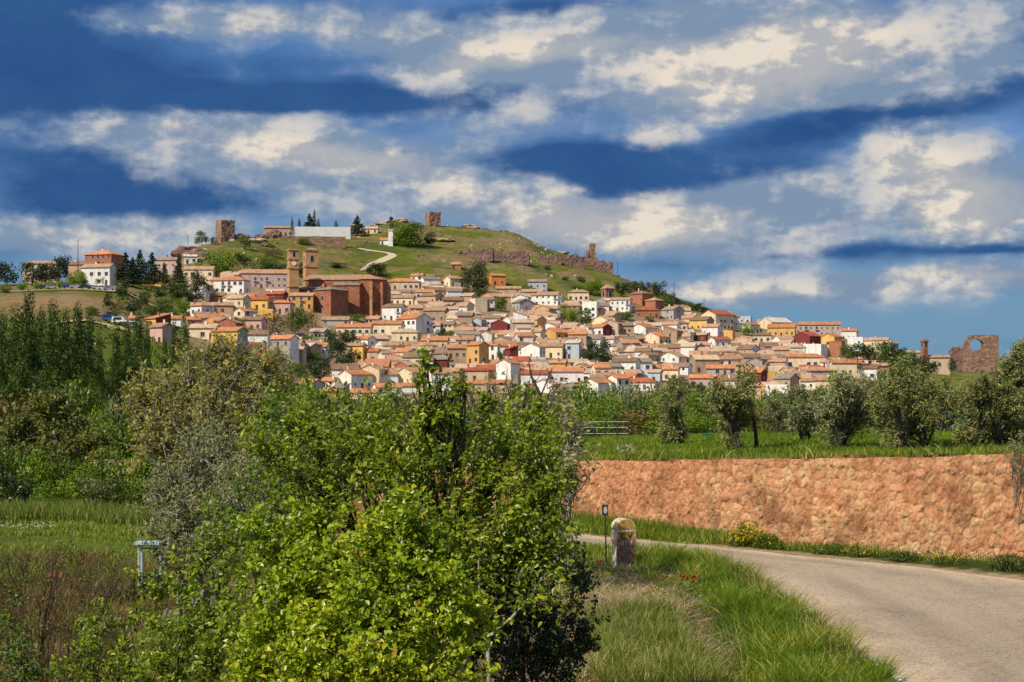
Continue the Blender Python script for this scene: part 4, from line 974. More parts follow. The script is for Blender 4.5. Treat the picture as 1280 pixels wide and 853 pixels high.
# ------------------------------------------------------------------ foliage
def unit(v): return v/np.maximum(np.linalg.norm(v, axis=-1, keepdims=True), 1e-9)
def leaves(name, c, n, t, size, mat, rnd=None, wide=.55, fold=False, mats=None, mi=None):
    N = len(c); size = np.broadcast_to(size, (N,))[:, None]
    n = unit(n); t = unit(t-(t*n).sum(1, keepdims=True)*n); s = np.cross(n, t)
    if rnd is None: rnd = rng.random(N)
    if not fold:
        V = np.stack([c-t*size*.5, c+s*size*wide*.5, c+t*size*.5, c-s*size*wide*.5], 1).reshape(-1, 3)
        Q = np.arange(4*N).reshape(N, 4); return np_mesh(name, V, Q, mats or mat, facevals={'rnd': rnd}, mi=mi)
    b = c; tp = c+t*size-n*size*.12
    l1 = c+t*size*.33+s*size*wide*.5+n*size*.12; l2 = c+t*size*.72+s*size*wide*.36+n*size*.06
    r1 = c+t*size*.33-s*size*wide*.5+n*size*.12; r2 = c+t*size*.72-s*size*wide*.36+n*size*.06
    V = np.stack([b, l1, l2, tp, r2, r1], 1).reshape(-1, 3); k = np.arange(N)[:, None]*6
    Q = np.concatenate([k+np.array([0, 1, 2, 3]), k+np.array([0, 3, 4, 5])], 1).reshape(-1, 4)
    return np_mesh(name, V, Q, mats or mat, facevals={'rnd': np.repeat(rnd, 2)}, mi=None if mi is None else np.repeat(mi, 2))
def lump_points(N, lumps, r, shell=.55):
    """lumps: (x,y,z,rx,ry,rz); points near the skins of overlapping lumps"""
    L_ = np.array(lumps, float); vol = (L_[:, 3]*L_[:, 5]); k = r.choice(len(L_), N, p=vol/vol.sum())
    u = unit(r.normal(size=(N, 3))); rad = 1-shell*r.random(N)**1.6+r.normal(size=N)*.07
    return L_[k, :3]+u*rad[:, None]*L_[k, 3:6], u, k
def crown_mesh(name, kind, mat, seed, N=1300, ls=.16):
    r = np.random.default_rng(seed)
    if kind == 'round':
        lumps = [(0, 0, .1, .62, .62, .6)]+[(math.cos(a)*q, math.sin(a)*q, z, s, s, s*.8) for a, q, z, s in [(r.uniform(0, 6.3), r.uniform(.35, .7), r.uniform(-.45, .62), r.uniform(.22, .42)) for _ in range(13)]]
    elif kind == 'poplar':
        lumps = [(r.uniform(-.4, .4)*(1-abs(z)), r.uniform(-.4, .4)*(1-abs(z)), z, .40*(1-abs(z)**2.2*.8)+.06, .36, .13) for z in np.linspace(-.92, .97, 22)]
    elif kind == 'cypress':
        lumps = [(r.uniform(-.1, .1), r.uniform(-.1, .1), z, .8*(1-max(z, 0)**1.6*.85)*(1-.2*(z < -.7)), .8*(1-max(z, 0)**1.6*.8), .18) for z in np.linspace(-.95, .92, 14)]
    elif kind == 'cone':
        lumps = []
        for z in np.linspace(-.9, .95, 11):
            R_ = (1-z)/2*.85+.05
            for _ in range(4): a = r.uniform(0, 6.3); lumps.append((math.cos(a)*R_*.5, math.sin(a)*R_*.5, z, R_*.55+.04, R_*.55, .11))
    elif kind == 'umbrella':
        lumps = [(math.cos(a)*q, math.sin(a)*q, z, s, s, s*.55) for a, q, z, s in [(r.uniform(0, 6.3), r.uniform(0, .65), r.uniform(-.3, .6), r.uniform(.28, .45)) for _ in range(16)]]
    else:
        lumps = [(r.uniform(-.6, .6), r.uniform(-.6, .6), r.uniform(-.7, .3), r.uniform(.25, .5), .4, r.uniform(.3, .6)) for _ in range(10)]
    p, u, k = lump_points(N, lumps, r); n = unit(u+r.normal(size=p.shape)*.6)
    q = np.percentile(np.abs(p), 97, axis=0); p = p/q; lr = r.random(len(lumps))[k]; A = {'poplar': 3.4, 'cypress': 3.2, 'cone': 1.8}.get(kind, 1)
    rnd = np.clip(.55*r.random(N)+.45*lr, 0, 1)
    p = p*np.array([1, 1, A]); me = leaves(name, p, n, r.normal(size=p.shape), ls*r.uniform(.6, 1.4, N), mat, rnd, .7)
    if A != 1:
        co = np.empty(len(me.vertices)*3, np.float32); me.vertices.foreach_get('co', co); co = co.reshape(-1, 3); co[:, 2] /= A; me.vertices.foreach_set('co', co.ravel())
    return me
def trunk_mesh(mat, seed=0, hgt=1.0, fork=4):
    r = random.Random(seed); m = MB(); m.tube([(0, 0, -.5), (.02, 0, .3), (.0, .03, .8)], [.09, .07, .05], 7)
    for k in range(fork):
        a = k*6.28/fork+r.uniform(-.4, .4); m.tube([(0, 0, .45+.1*k/fork), (math.cos(a)*.25, math.sin(a)*.25, .9), (math.cos(a)*.5, math.sin(a)*.5, 1.25)], [.045, .03, .012], 5)
    return m.mesh('trunk', mat)
KIND = {}
def kind(key, shape, leaf, nv=2, N=1300, ls=.16, bark='bark'):
    KIND[key] = [(crown_mesh('crown', shape, M[leaf], 100+7*i+len(key), N, ls), trunk_mesh(M[bark], i)) for i in range(nv)]
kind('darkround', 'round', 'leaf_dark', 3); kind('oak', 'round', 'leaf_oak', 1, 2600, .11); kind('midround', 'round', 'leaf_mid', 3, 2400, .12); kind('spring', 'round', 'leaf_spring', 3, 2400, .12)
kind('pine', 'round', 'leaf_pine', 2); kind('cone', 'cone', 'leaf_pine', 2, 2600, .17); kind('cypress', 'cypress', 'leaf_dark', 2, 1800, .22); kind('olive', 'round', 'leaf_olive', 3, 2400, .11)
kind('bush', 'bush', 'leaf_mid', 2, 900, .17); kind('darkbush', 'bush', 'leaf_dark', 2, 900, .17); kind('brown', 'round', 'leaf_brown', 2, 700, .15); kind('poplar', 'poplar', 'leaf_poplar', 3, 6500, .13); kind('umb', 'umbrella', 'leaf_pine', 2)
kind('yellowbush', 'bush', 'leaf_spring', 1, 800, .17)
def tree(key, x, y, z, w, h, lab, cat='tree', group=None, seed=0, nm='tree', low=False):
    r = random.Random(seed*31+int(x)); cm, tm = KIND[key][seed % len(KIND[key])]
    t = empty(nm, (x, y, z), r.uniform(0, 6.28))
    th = h*(.03 if low else .12)
    c_ = place(cm, t, (0, 0, th+(h-th)/2), 0, 'crown', (w/2, w/2, (h-th)/2*1.04))
    place(tm, t, (0, 0, 0), 0, 'trunk', (max(w*.35, .3), max(w*.35, .3), (th+(h-th)*.3)/1.0))
    return tag(t, lab, cat, group)
def ptree(key, px, base, hpx, wpx, lab, d=None, seed=0, lo=470, **k):
    d = d or inv_d(px, base, lo); x = (px-640)/F*d; z = hz(x, d); hh = hpx*d/F
    return tree(key, x, d, z, wpx*d/F, CZ-(base-hpx-HZ)/F*d-z, lab, seed=seed, **k)
TL = [
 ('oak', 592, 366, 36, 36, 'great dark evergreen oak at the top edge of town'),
 ('midround', 579, 369, 9, 14, 'green bush below left of the great dark oak'), ('midround', 600, 370, 8, 18, 'green bush below the great dark oak'),
 ('midround', 626, 389, 15, 18, 'small round green tree beside the cream cube house'),
 ('spring', 711, 405, 22, 24, 'left of the twin light green trees in upper town'), ('midround', 731, 408, 21, 22, 'right of the twin light green trees in upper town'),
 ('spring', 738, 368, 16, 28, 'light green tree on the hill left of the brick bell tower'), ('darkround', 722, 366, 8, 14, 'dark bush left of the light green hill tree'),
 ('darkround', 776, 370, 15, 14, 'dark tree right behind the brick bell tower'), ('pine', 786, 366, 12, 13, 'second dark hill tree right of the bell tower'), ('darkround', 797, 366, 13, 15, 'dark tree above the brown church pyramid roof'), ('pine', 808, 368, 14, 14, 'dark tree right of the brown pyramid roof'),
 ('pine', 822, 374, 20, 20, 'largest dark pine on the hill shoulder'), ('midround', 832, 382, 12, 14, 'green tree below the largest shoulder pine'), ('pine', 840, 382, 14, 13, 'dark pine on the shoulder right of the largest'), ('darkround', 851, 385, 11, 14, 'dark tree above the grey gabled house'), ('midround', 861, 386, 9, 12, 'green tree on the descending ridge'), ('darkround', 870, 388, 8, 14, 'last dark tree but one on the descending ridge'), ('darkround', 882, 391, 6, 14, 'last low tree on the descending ridge'),
 ('midround', 783, 399, 9, 20, 'green bushes under the white balcony house'), ('midround', 812, 404, 8, 14, 'green garden tree in upper right town'), ('spring', 835, 414, 5, 12, 'light green shrubs in upper right town'),
 ('spring', 936, 419, 13, 20, 'bright green garden tree near the skyline'), ('midround', 948, 416, 7, 9, 'small green tree right of the bright garden tree'), ('spring', 979, 411, 5, 12, 'light bush before the pale warehouse'),
 ('midround', 372, 417, 31, 28, 'full green tree left of the church terrace'), ('brown', 385, 415, 26, 20, 'orange-brown tree beside the full green tree'), ('brown', 348, 420, 26, 34, 'grey-brown leafless tree left of the full green tree'),
 ('brown', 455, 390, 26, 22, 'bare brown tree before the church apse'), ('brown', 424, 391, 16, 14, 'bare brown tree between palace and stone house'), ('brown', 470, 395, 26, 20, 'bare tree right of the one before the apse'),
 ('yellowbush', 428, 402, 9, 24, 'yellow-green bush row before the stone house'), ('yellowbush', 446, 400, 9, 22, 'yellow-green bushes right of the stone house'),
 ('pine', 421, 452, 35, 26, 'dark pine in the lower left of town'), ('darkround', 437, 434, 20, 18, 'dark round tree right behind the dark pine'), ('darkround', 429, 458, 16, 26, 'dark shrubs below the dark pine'),
 ('spring', 401, 436, 14, 34, 'pale green tree left of the dark pine'), ('midround', 388, 452, 12, 30, 'green bushes beneath the white garden wall'), ('darkround', 400, 477, 26, 30, 'dark bushy tree above the blank grey side wall'), ('midround', 374, 472, 16, 26, 'green tree left of the dark bushy one'),
 ('darkround', 745, 455, 27, 30, 'olive-dark tree in lower mid town'), ('darkround', 759, 460, 19, 32, 'dark green tree right of the olive-dark one'), ('darkround', 549, 424, 12, 14, 'dark tree under the large white balcony house'), ('midround', 562, 425, 11, 16, 'green tree right of the one under the balcony house'),
 ('midround', 512, 449, 7, 34, 'green hedge left of the foreground tree tip'), ('midround', 653, 411, 9, 18, 'green trees right of the dark maroon gable'), ('yellowbush', 649, 453, 7, 10, 'light bush under the small maroon gable'), ('spring', 749, 478, 13, 22, 'light green tree above the round-cornered barn'),
 ('darkround', 851, 486, 15, 18, 'dark green tree at the lower edge of town'), ('darkround', 863, 489, 11, 16, 'dark tree right of the lower-edge dark tree'), ('darkround', 877, 491, 10, 14, 'last dark shrub of the lower-edge group'), ('midround', 624, 452, 12, 10, 'dark fir beside the bluish white house'),
 ('darkbush', 797, 423, 8, 14, 'dark bush above the cream barn'), ('darkbush', 864, 427, 6, 14, 'dark small tree left of the maroon pale-roofed house'),
 # crest
 ('cone', 387, 291, 22, 22, 'broad dark cedar behind the cemetery wall'), ('cypress', 365, 286, 14, 4, 'thin cypress at the left end of the cemetery'), ('cypress', 393, 289, 26, 5, 'tallest cypress beside the cedar'), ('cypress', 398, 290, 16, 5, 'shorter cypress right of the tallest one'), ('cypress', 374, 289, 15, 5, 'cypress left of the cedar'), ('cypress', 420, 290, 14, 6, 'lone cypress mid cemetery wall'), ('cypress', 405, 289, 6, 5, 'tiny cypress between cedar and lone cypress'),
 ('cone', 447, 294, 23, 20, 'dark fir at the right end of the cemetery wall'), ('spring', 505, 307, 26, 30, 'green tree right of the telecom mast'), ('midround', 519, 308, 28, 30, 'taller green tree of the clump by the mast'), ('darkround', 538, 308, 16, 16, 'small dark tree right of the green clump'), ('spring', 378, 305, 8, 16, 'yellowish tree under the cemetery wall'), ('spring', 398, 305, 8, 20, 'light tree row under the middle of the cemetery wall'), ('brown', 417, 306, 9, 10, 'bare tree under the cemetery wall'),
 ('midround', 252, 305, 15, 16, 'green tree left of the castle keep'), ('midround', 268, 305, 8, 9, 'small green tree at the foot of the keep'), ('midround', 307, 312, 18, 13, 'green tree on the crest slope below the rubble'), ('spring', 278, 346, 30, 38, 'large light green tree on the left slope'),
 ('darkround', 322, 346, 12, 26, 'dark bush on the slope right of the light green tree'), ('darkround', 345, 344, 14, 26, 'dark bushes left of the clock tower'), ('midround', 334, 334, 10, 22, 'green bush high on the slope'), ('darkround', 305, 330, 12, 18, 'dark slope bush above the light green tree'), ('brown', 340, 322, 12, 26, 'brown scrub under the crest rocks'), ('darkround', 468, 343, 12, 28, 'dark bush beside the gravel path'), ('darkbush', 422, 334, 7, 22, 'dark scrub patch on the green slope'), ('darkround', 376, 346, 16, 16, 'dark bush between the two church towers'),
 ('darkbush', 727, 352, 7, 12, 'dark shrub on the right hill flank'), ('darkbush', 708, 350, 5, 9, 'small shrub left on the right hill flank'), ('darkbush', 684, 336, 5, 10, 'shrub below the short ruined wall piece'), ('midround', 747, 362, 12, 12, 'green bush at the foot of the right flank'),
 # left ridge and slope
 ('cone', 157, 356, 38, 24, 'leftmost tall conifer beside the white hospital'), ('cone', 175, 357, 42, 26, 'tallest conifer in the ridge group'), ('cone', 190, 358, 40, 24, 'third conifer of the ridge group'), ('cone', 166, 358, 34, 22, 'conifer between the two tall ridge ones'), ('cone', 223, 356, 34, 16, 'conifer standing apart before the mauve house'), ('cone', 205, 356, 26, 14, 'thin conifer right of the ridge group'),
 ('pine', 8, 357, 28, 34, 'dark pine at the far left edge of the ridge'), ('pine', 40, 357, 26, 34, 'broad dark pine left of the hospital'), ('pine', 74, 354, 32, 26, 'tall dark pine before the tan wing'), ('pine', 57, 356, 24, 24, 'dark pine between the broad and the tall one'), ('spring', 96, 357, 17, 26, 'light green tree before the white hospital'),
 ('spring', 6, 366, 10, 16, 'light street tree at the far left'), ('spring', 28, 364, 10, 14, 'second light street tree from the left'), ('spring', 47, 363, 11, 10, 'third light street tree from the left'), ('spring', 63, 362, 10, 12, 'light street tree before the tall dark pine'), ('spring', 76, 362, 10, 8, 'light street tree left of the light green tree'), ('brown', 121, 357, 9, 6, 'first small bare street tree before the hospital'), ('brown', 128, 357, 10, 5, 'second small bare street tree before the hospital'),
 ('darkround', 152, 376, 24, 16, 'dark round tree on the bank under the conifers'), ('darkround', 135, 388, 20, 11, 'dark narrow tree on the open bank'), ('darkround', 240, 382, 26, 22, 'large dark tree left of the white hipped house'), ('darkround', 250, 376, 34, 22, 'dark tree rising behind the brick red house'), ('darkround', 222, 376, 20, 22, 'dark tree below the lone conifer'), ('midround', 255, 372, 16, 16, 'green tree touching the white hipped house'),
 ('darkround', 168, 392, 18, 20, 'dark bush on the lower bank'), ('darkround', 180, 386, 18, 14, 'dark bush right of the lower bank one'), ('midround', 205, 392, 18, 24, 'green bushes above the tan orange-roofed house'), ('spring', 230, 392, 16, 20, 'yellowish green bush on the lower bank'), ('midround', 190, 394, 12, 20, 'green bush low on the bank'), ('midround', 216, 397, 10, 20, 'green bushes behind the white cottage'), ('brown', 148, 390, 12, 16, 'grey scrub on the bank'), ('darkround', 202, 374, 14, 18, 'dark bush beneath the conifers'), ('darkround', 142, 398, 8, 18, 'low bushes above the parked vans'), ('midround', 114, 392, 8, 20, 'scrub on the open green bank'),
 ('midround', 300, 408, 9, 14, 'small garden tree left of the pink house'), ('spring', 318, 424, 14, 22, 'light green tree above the flat brick house'),
]
for i, (k_, px, b_, hp, wp, lab) in enumerate(TL):
    lo = 440 if px < 300 else 500
    ptree(k_, px, b_+1, hp+1, wp, lab, seed=i, lo=lo, group='trees in and above the town', low=(hp < wp*1.1))
# hedge of dark trees at the right end of the town
HG = [(1058, 446, 12, 16), (1072, 447, 14, 18), (1086, 449, 15, 18), (1100, 452, 20, 20), (1112, 456, 24, 20), (1122, 459, 20, 18), (1134, 464, 22, 22), (1147, 467, 20, 22), (1160, 469, 14, 20)]
for i, (px, b_, hp, wp) in enumerate(HG):
    d = 585-abs(px-1110)*.3; p = P(px, b_, d); tree('darkround' if i % 3 else 'midround', p.x, d, p.z-1, wp*d/F*1.15, hp*d/F+1.5, f"dark green tree, {['first', 'second', 'third', 'fourth', 'fifth', 'sixth', 'seventh', 'eighth', 'last'][i]} from the left in the row at the right end of town", 'tree', 'tree row at the right end of town', i, low=True)
p = P(1190, 462, 600); tree('cypress', p.x, 600, p.z-1, 3.2, 5.6, 'short green cypress below the long beige building', 'tree', None, 3)

# ---- belt of trees between terrace and town
belt = random.Random(4)
def belt_tree(key, px, base, top, w, d, lab, seed, cat='tree', grp='trees between the terrace and the town', low=True):
    x = (px-640)/F*d; z = hz(x, d); ztop = CZ-(top-HZ)/F*d
    return tree(key, x, d, z, w*d/F, ztop-z, lab, cat, grp, seed, low=low)
BT = []
for i, px in enumerate(np.linspace(352, 650, 14)):
    BT.append(('olive' if i % 3 else 'midround', px, 497+belt.uniform(-3, 5)+(8 if px < 420 else 0), belt.uniform(38, 52), belt.uniform(95, 150)))
for i, px in enumerate(np.linspace(330, 700, 11)):
    BT.append((['olive', 'spring', 'brown'][i % 3], px, 509+belt.uniform(-4, 7), belt.uniform(44, 62), belt.uniform(66, 84)))
for i, px in enumerate([664, 690, 712, 735, 758, 776, 806, 830, 857, 880, 900, 940, 962, 985, 1010, 1032, 1060, 1085, 1110, 1135, 1165, 1190, 1225, 1262]):
    BT.append((['spring', 'spring', 'midround', 'olive'][(i*7) % 4], px, {735: 497, 758: 501, 806: 499, 830: 486, 962: 495}.get(px, 492+belt.uniform(-4, 8)-(20 if 1120 > px > 1050 else (6 if px >= 1120 else 0))), belt.uniform(36, 56), belt.uniform(68, 88)))
for i, px in enumerate([740, 770, 800, 835, 870, 905, 950, 990, 1030, 1070, 1120, 1170]):
    BT.append((['spring', 'midround', 'brown', 'spring'][i % 4], px, 512+belt.uniform(-5, 8), belt.uniform(34, 52), belt.uniform(62, 68)))
for i in range(34):
    BT.append((['spring', 'midround', 'spring', 'olive', 'midround'][i % 5], 650+i*19+belt.uniform(-6, 6), 494+belt.uniform(-3, 12)-(18 if 1120 > 650+i*19 > 1060 else (5 if 650+i*19 >= 1120 else 0)), belt.uniform(34, 54), belt.uniform(76, 115)))
kn = dict(olive='grey-green olive', midround='mid green tree', spring='bright green tree', brown='brownish budding shrub', darkround='dark tree')
ords = ['leftmost', 'second', 'third', 'fourth', 'fifth', 'sixth', 'seventh', 'eighth', 'ninth', 'tenth', 'eleventh', 'twelfth', 'thirteenth', 'fourteenth', 'fifteenth', 'sixteenth', 'seventeenth', 'eighteenth', 'nineteenth', 'twentieth']
cnt = {}
for i, (k_, px, top, w, d) in sorted(enumerate(BT), key=lambda q: q[1][1]):
    n_ = cnt.get(k_, 0); cnt[k_] = n_+1
    oo = (ords+['twenty-first', 'twenty-second', 'twenty-third', 'twenty-fourth', 'twenty-fifth', 'twenty-sixth', 'twenty-seventh', 'twenty-eighth', 'twenty-ninth', 'thirtieth', 'thirty-first', 'thirty-second', 'thirty-third', 'thirty-fourth', 'thirty-fifth', 'thirty-sixth', 'thirty-seventh', 'thirty-eighth'])[n_]
    belt_tree(k_, px, 0, top, w, d, f"{kn[k_]}, {oo}{'' if n_ == 0 else ' from the left'} of its kind in the belt below town", i)
# two cypresses and one conifer
for px, top, w, lab in ((790, 479, 7, 'left dark cypress of the pair below town'), (799, 481, 7, 'right dark cypress of the pair below town'), (924, 458, 9, 'single dark conifer rising behind the terrace olives')):
    belt_tree('cypress', px, 0, top, w, 140, lab, 1, grp=None)
# far wood filling the valley floor
nb = 2600; r = np.random.default_rng(8)
dd = r.uniform(95, 440, nb); pxx = r.uniform(-300, 1500, nb); xx = (pxx-640)/F*dd; zz = H(xx, dd)
cs = np.repeat(np.stack([xx, dd, zz], 1), 26, 0); u_ = unit(r.normal(size=cs.shape)); u_[:, 2] = np.abs(u_[:, 2])
sz = np.repeat(r.uniform(1.0, 2.3, nb), 26)[:, None]; p_ = cs+u_*sz*np.array([1, 1, .75])
o = link(bpy.data.objects.new('valley_scrub', leaves('valley_scrub', p_, unit(u_+r.normal(size=u_.shape)*.5), r.normal(size=u_.shape), r.uniform(.5, 1.1, len(p_)), M['leaf_mid'], np.repeat(r.random(nb), 26)*.6+.4*r.random(len(p_)), .8)))
tag(o, 'low green scrub covering the valley floor before the town', 'scrub', kind='stuff')
def scrub(name, n, f, col, smin, smax, lab, seed):
    r = np.random.default_rng(seed); d_ = r.uniform(430, 990, n); q_ = r.uniform(-60, 980, n); x_ = (q_-640)/F*d_; z_ = H(x_, d_); yy = HZ-(z_-CZ)*F/d_
    k = f(q_, yy, d_, r.random(n), x_); x_, d_, z_ = x_[k], d_[k], z_[k]; m_ = len(x_); s_ = r.uniform(smin, smax, m_)
    c = np.repeat(np.stack([x_, d_, z_], 1), 22, 0); u = unit(r.normal(size=c.shape)); u[:, 2] = np.abs(u[:, 2]); p = c+u*np.repeat(s_, 22)[:, None]*np.array([1.2, 1.2, .8])
    o = link(bpy.data.objects.new(name, leaves(name, p, unit(u+r.normal(size=u.shape)*.5), r.normal(size=u.shape), np.repeat(s_, 22)*r.uniform(.3, .7, len(p)), M[col], np.repeat(r.random(m_), 22)*.6+.4*r.random(len(p)), .8)))
    tag(o, lab, 'scrub', kind='stuff')
scrub('bank_scrub', 5200, lambda px, py, d, q, x: (px < 352) & (py < 440) & ((px > 135) | (py > 404)) & (py > np.interp(px, [0, 130, 200, 240, 300, 352], [370, 372, 362, 330, 318, 312])) & (town_poly(px, py)[0]-3 > py) | ((px < 240) & (px > 140) & (py > 366) & (py < 400) & (q < .6)), 'leaf_mid', .8, 2.2, 'mixed green scrub on the bank left of the town', 5)
scrub('hillside_tufts', 5200, lambda px, py, d, q, x: (px > 270) & (py < np.interp(px, [270, 480, 640, 760, 860, 960], [345, 345, 350, 372, 392, 405])) & (fbm(x*.05, d*.05, 4, 41) > .44), 'leaf_brown', .35, 1.1, 'brownish tufts and low scrub dotting the green hill', 6)
r = np.random.default_rng(71); n_ = 1500; d_ = r.uniform(720, 985, n_); q_ = r.uniform(240, 880, n_); x_ = (q_-640)/F*d_
k_ = (fbm(x_*.02, d_*.02, 4, 55) > .47) & (HZ-(H(x_, d_)-CZ)*F/d_ < np.interp(q_, [240, 480, 640, 760, 880], [330, 340, 345, 365, 390])); mb_ = MB()
for xx_, dd_ in zip(x_[k_], d_[k_]):
    s_ = .35+r.random()**3*1.6; mb_.box((xx_, dd_, hz(xx_, dd_)+s_*.2), (s_*r.uniform(.8, 2), s_*r.uniform(.6, 1.2), s_*r.uniform(.5, 1)), int(r.random() < .4), r.uniform(0, 3), r.uniform(.4, .8))
tag(mb_.build('hillside_stones', [M['rock_pale'], M['rock']]), 'loose stones scattered over the green hill', 'stones', kind='stuff')
# poplars, left
for i, (px, top, w, d) in enumerate([(4, 402, 22, 128), (20, 396, 24, 122), (37, 381, 26, 124), (52, 398, 22, 130), (66, 392, 24, 120), (82, 401, 22, 126), (97, 394, 24, 122), (112, 403, 22, 126), (124, 428, 14, 132), (145, 424, 18, 135), (158, 415, 17, 128), (172, 405, 20, 126), (184, 428, 14, 134), (206, 432, 12, 140), (218, 414, 13, 138), (232, 418, 13, 142), (240, 440, 12, 146)]):
    x = (px-640)/F*d; z = hz(x, d); t_ = CZ-(top-HZ)/F*d
    tree('poplar', x, d, z, w*d/F*1.12, t_-z, f"slender dark green poplar, {ords[i]}{'' if i == 0 else ' from the left'} in the poplar row", 'poplar tree', 'poplar row on the left', i, 'poplar_tree')
for i, (px, top, w, d) in enumerate([(200, 452, 30, 150), (140, 465, 40, 140), (250, 458, 40, 160), (310, 470, 50, 150), (95, 470, 60, 150), (10, 470, 60, 150), (185, 440, 22, 170), (350, 462, 44, 240), (372, 478, 40, 200), (330, 455, 40, 300), (290, 445, 36, 340), (258, 436, 26, 380)]):
    belt_tree('midround' if i % 2 else 'spring', px, 0, top, w, d, f"green tree behind the poplars, {ords[i]}{'' if i == 0 else ' in the cluster'}", i+5, grp='trees behind the poplars')

# ------------------------------------------------------------------ branched trees
def bez(a, b, c, n):
    t = np.linspace(0, 1, n)[:, None]; return (1-t)**2*a+2*t*(1-t)*b+t**2*c
def branched(name, base, targets, seed, leaf, bark, nleaf=14, lsize=.05, r0=.06, sub=8, twl=.45, lab='', cat='tree', stems=3, wide=.6, fold=True, droop=.25, twigs=5, group=None, bare=0.0, up=.35, lvar=0.5, tiers=1):
    """targets: crown lumps (x,y,z,r) - limbs run to each, split into branches, twigs and leaves"""
    r = np.random.default_rng(seed); base = np.array(base, float); T = np.array([t[:3] for t in targets], float); R_ = np.array([t[3] for t in targets], float)
    m = MB(); lc, ln, lt, lr = [], [], [], []
    fork = base+np.array([0, 0, (T[:, 2].mean()-base[2])*.25])
    sb = [base+np.r_[r.normal(size=2)*r0*3, 0] for _ in range(stems)]
    for i, (tt, rad) in enumerate(zip(T, R_)):
        b0 = sb[i % stems]; mid = b0*.45+tt*.55+np.r_[r.normal(size=2)*.12, abs(tt[2]-b0[2])*.12]-np.r_[(tt-b0)[:2]*.22, 0]
        L_ = np.linalg.norm(tt-b0); pts = bez(b0, mid, tt, 9)+np.r_[np.zeros((1, 3)), r.normal(size=(8, 3))*L_*.012]
        m.tube(pts, list(np.linspace(r0*max(.5, min(1, rad*1.2)), r0*.12, 9)), 6)
        lrn = r.random(); twi = twl*min(1, max(.28, rad/(twl*.9)))
        small = min(1, max(.22, rad/.24))
        for s in range(max(2, int(sub*small))):
            f = r.uniform(.45, 1.0); k = min(7, int(f*8)); p0 = pts[k]+(pts[k+1]-pts[k])*(f*8-k if f < 1 else 1)
            dirn = unit(r.normal(size=3)+np.array([0, 0, up])); end = tt+dirn*rad*r.uniform(.55, 1.05)*(1.0 if f > .6 else .8)
            mm = (p0+end)/2+np.array([0, 0, .08*rad]); bp = bez(p0, mm, end, 6)+r.normal(size=(6, 3))*.015
            m.tube(bp, list(np.linspace(r0*.2, r0*.05, 6)), 4)
            isbare = r.random() < bare
            for w_ in range(twigs):
                q0 = bp[r.integers(2, 6)]; dv = unit(unit(end-p0)*.7+r.normal(size=3)*.8+np.array([0, 0, up*.6])); ln_ = twi*r.uniform(.4, 1)
                q1 = q0+dv*ln_; q1m = (q0+q1)/2+r.normal(size=3)*.03
                tw = bez(q0, q1m, q1, 4); m.tube(tw, [r0*.055, r0*.045, r0*.035, r0*.02], 3)
                if isbare: continue
                n_ = max(2, int(nleaf*r.uniform(.6, 1.3)*(.45+.55*small))); tt_ = r.random(n_)**.8; idx = tt_*3; a_ = np.minimum(idx.astype(int), 2)
                lp = tw[a_]+(tw[a_+1]-tw[a_])*(idx-a_)[:, None]+r.normal(size=(n_, 3))*lsize*.45
                lc.append(lp); od = unit(r.normal(size=(n_, 3))+dv*.6-np.array([0, 0, droop])); lt.append(od)
                ln.append(unit(r.normal(size=(n_, 3))*.7+np.array([-.25, -.35, .75]))); lr.append(np.clip(.35*lrn+.65*r.random(n_)**1.1+.12*(tt_ > .85), 0, 1))
    t = empty(name, tuple(base)); m.v = [tuple(np.array(v)-base) for v in m.v]
    m.build('branches', bark, t, smooth=True)
    if lc:
        c = np.concatenate(lc)-base; N = len(c)
        me = leaves('foliage', c, np.concatenate(ln), np.concatenate(lt), lsize*r.uniform(1-lvar, 1+lvar*.6, N), leaf, np.concatenate(lr), wide, fold)
        link(bpy.data.objects.new('foliage', me), t)
    return tag(t, lab, cat, group)
def TG(pts):   # (px,py,d,radius_px) -> lumps
    return [(*P(px, py, d), rp*d/F) for px, py, d, rp in pts]
def ground_at(px, d, dz=0): x = (px-640)/F*d; return (x, d, hz(x, d)+dz)
# the big leafy plum in the middle, with its tall bare-ended tip
lumps = [(530, 446, 14, 6), (531, 462, 14, 7), (520, 478, 14, 8), (583, 470, 14, 7), (562, 484, 14, 10), (548, 500, 14, 14), (525, 500, 14, 12), (546, 470, 14, 5), (575, 500, 14, 12), (535, 535, 14, 24), (575, 548, 14.2, 24),
         (480, 560, 14.4, 50), (430, 565, 14.6, 48), (395, 600, 14.6, 52), (450, 610, 14, 55), (510, 590, 14, 52), (560, 600, 13.8, 50), (610, 570, 14.2, 46), (640, 560, 14.5, 36), (665, 590, 14.2, 46), (685, 620, 14.2, 36), (640, 640, 13.8, 46), (690, 545, 14.8, 30), (700, 665, 14.0, 24), (600, 650, 13.6, 46), (665, 520, 15, 16), (612, 520, 15, 16), (640, 500, 15, 8), (700, 508, 15, 9), (640, 690, 13.6, 44), (680, 690, 13.8, 30), (350, 620, 14.8, 46), (330, 560, 15, 34), (385, 550, 15, 28), (440, 522, 15, 20), (480, 530, 15, 20), (350, 522, 15, 16), (463, 500, 15, 9), (405, 506, 15, 9), (425, 500, 15, 6), (490, 492, 15, 6), (598, 498, 15, 7), (660, 492, 15, 6), (378, 516, 15, 9), (610, 505, 15, 6), (505, 508, 15, 8), (560, 680, 13.2, 40), (500, 660, 13.2, 50)]
branched('plum_tree', ground_at(560, 14.6), TG(lumps), 3, M['leaf_plum'], M['bark_dark'], nleaf=18, lsize=.049, r0=.05, sub=10, twl=.34, twigs=6, stems=5, up=.9, lvar=.7, lab='large leafy plum tree in the middle foreground with a tall thin tip', cat='tree', bare=.12)
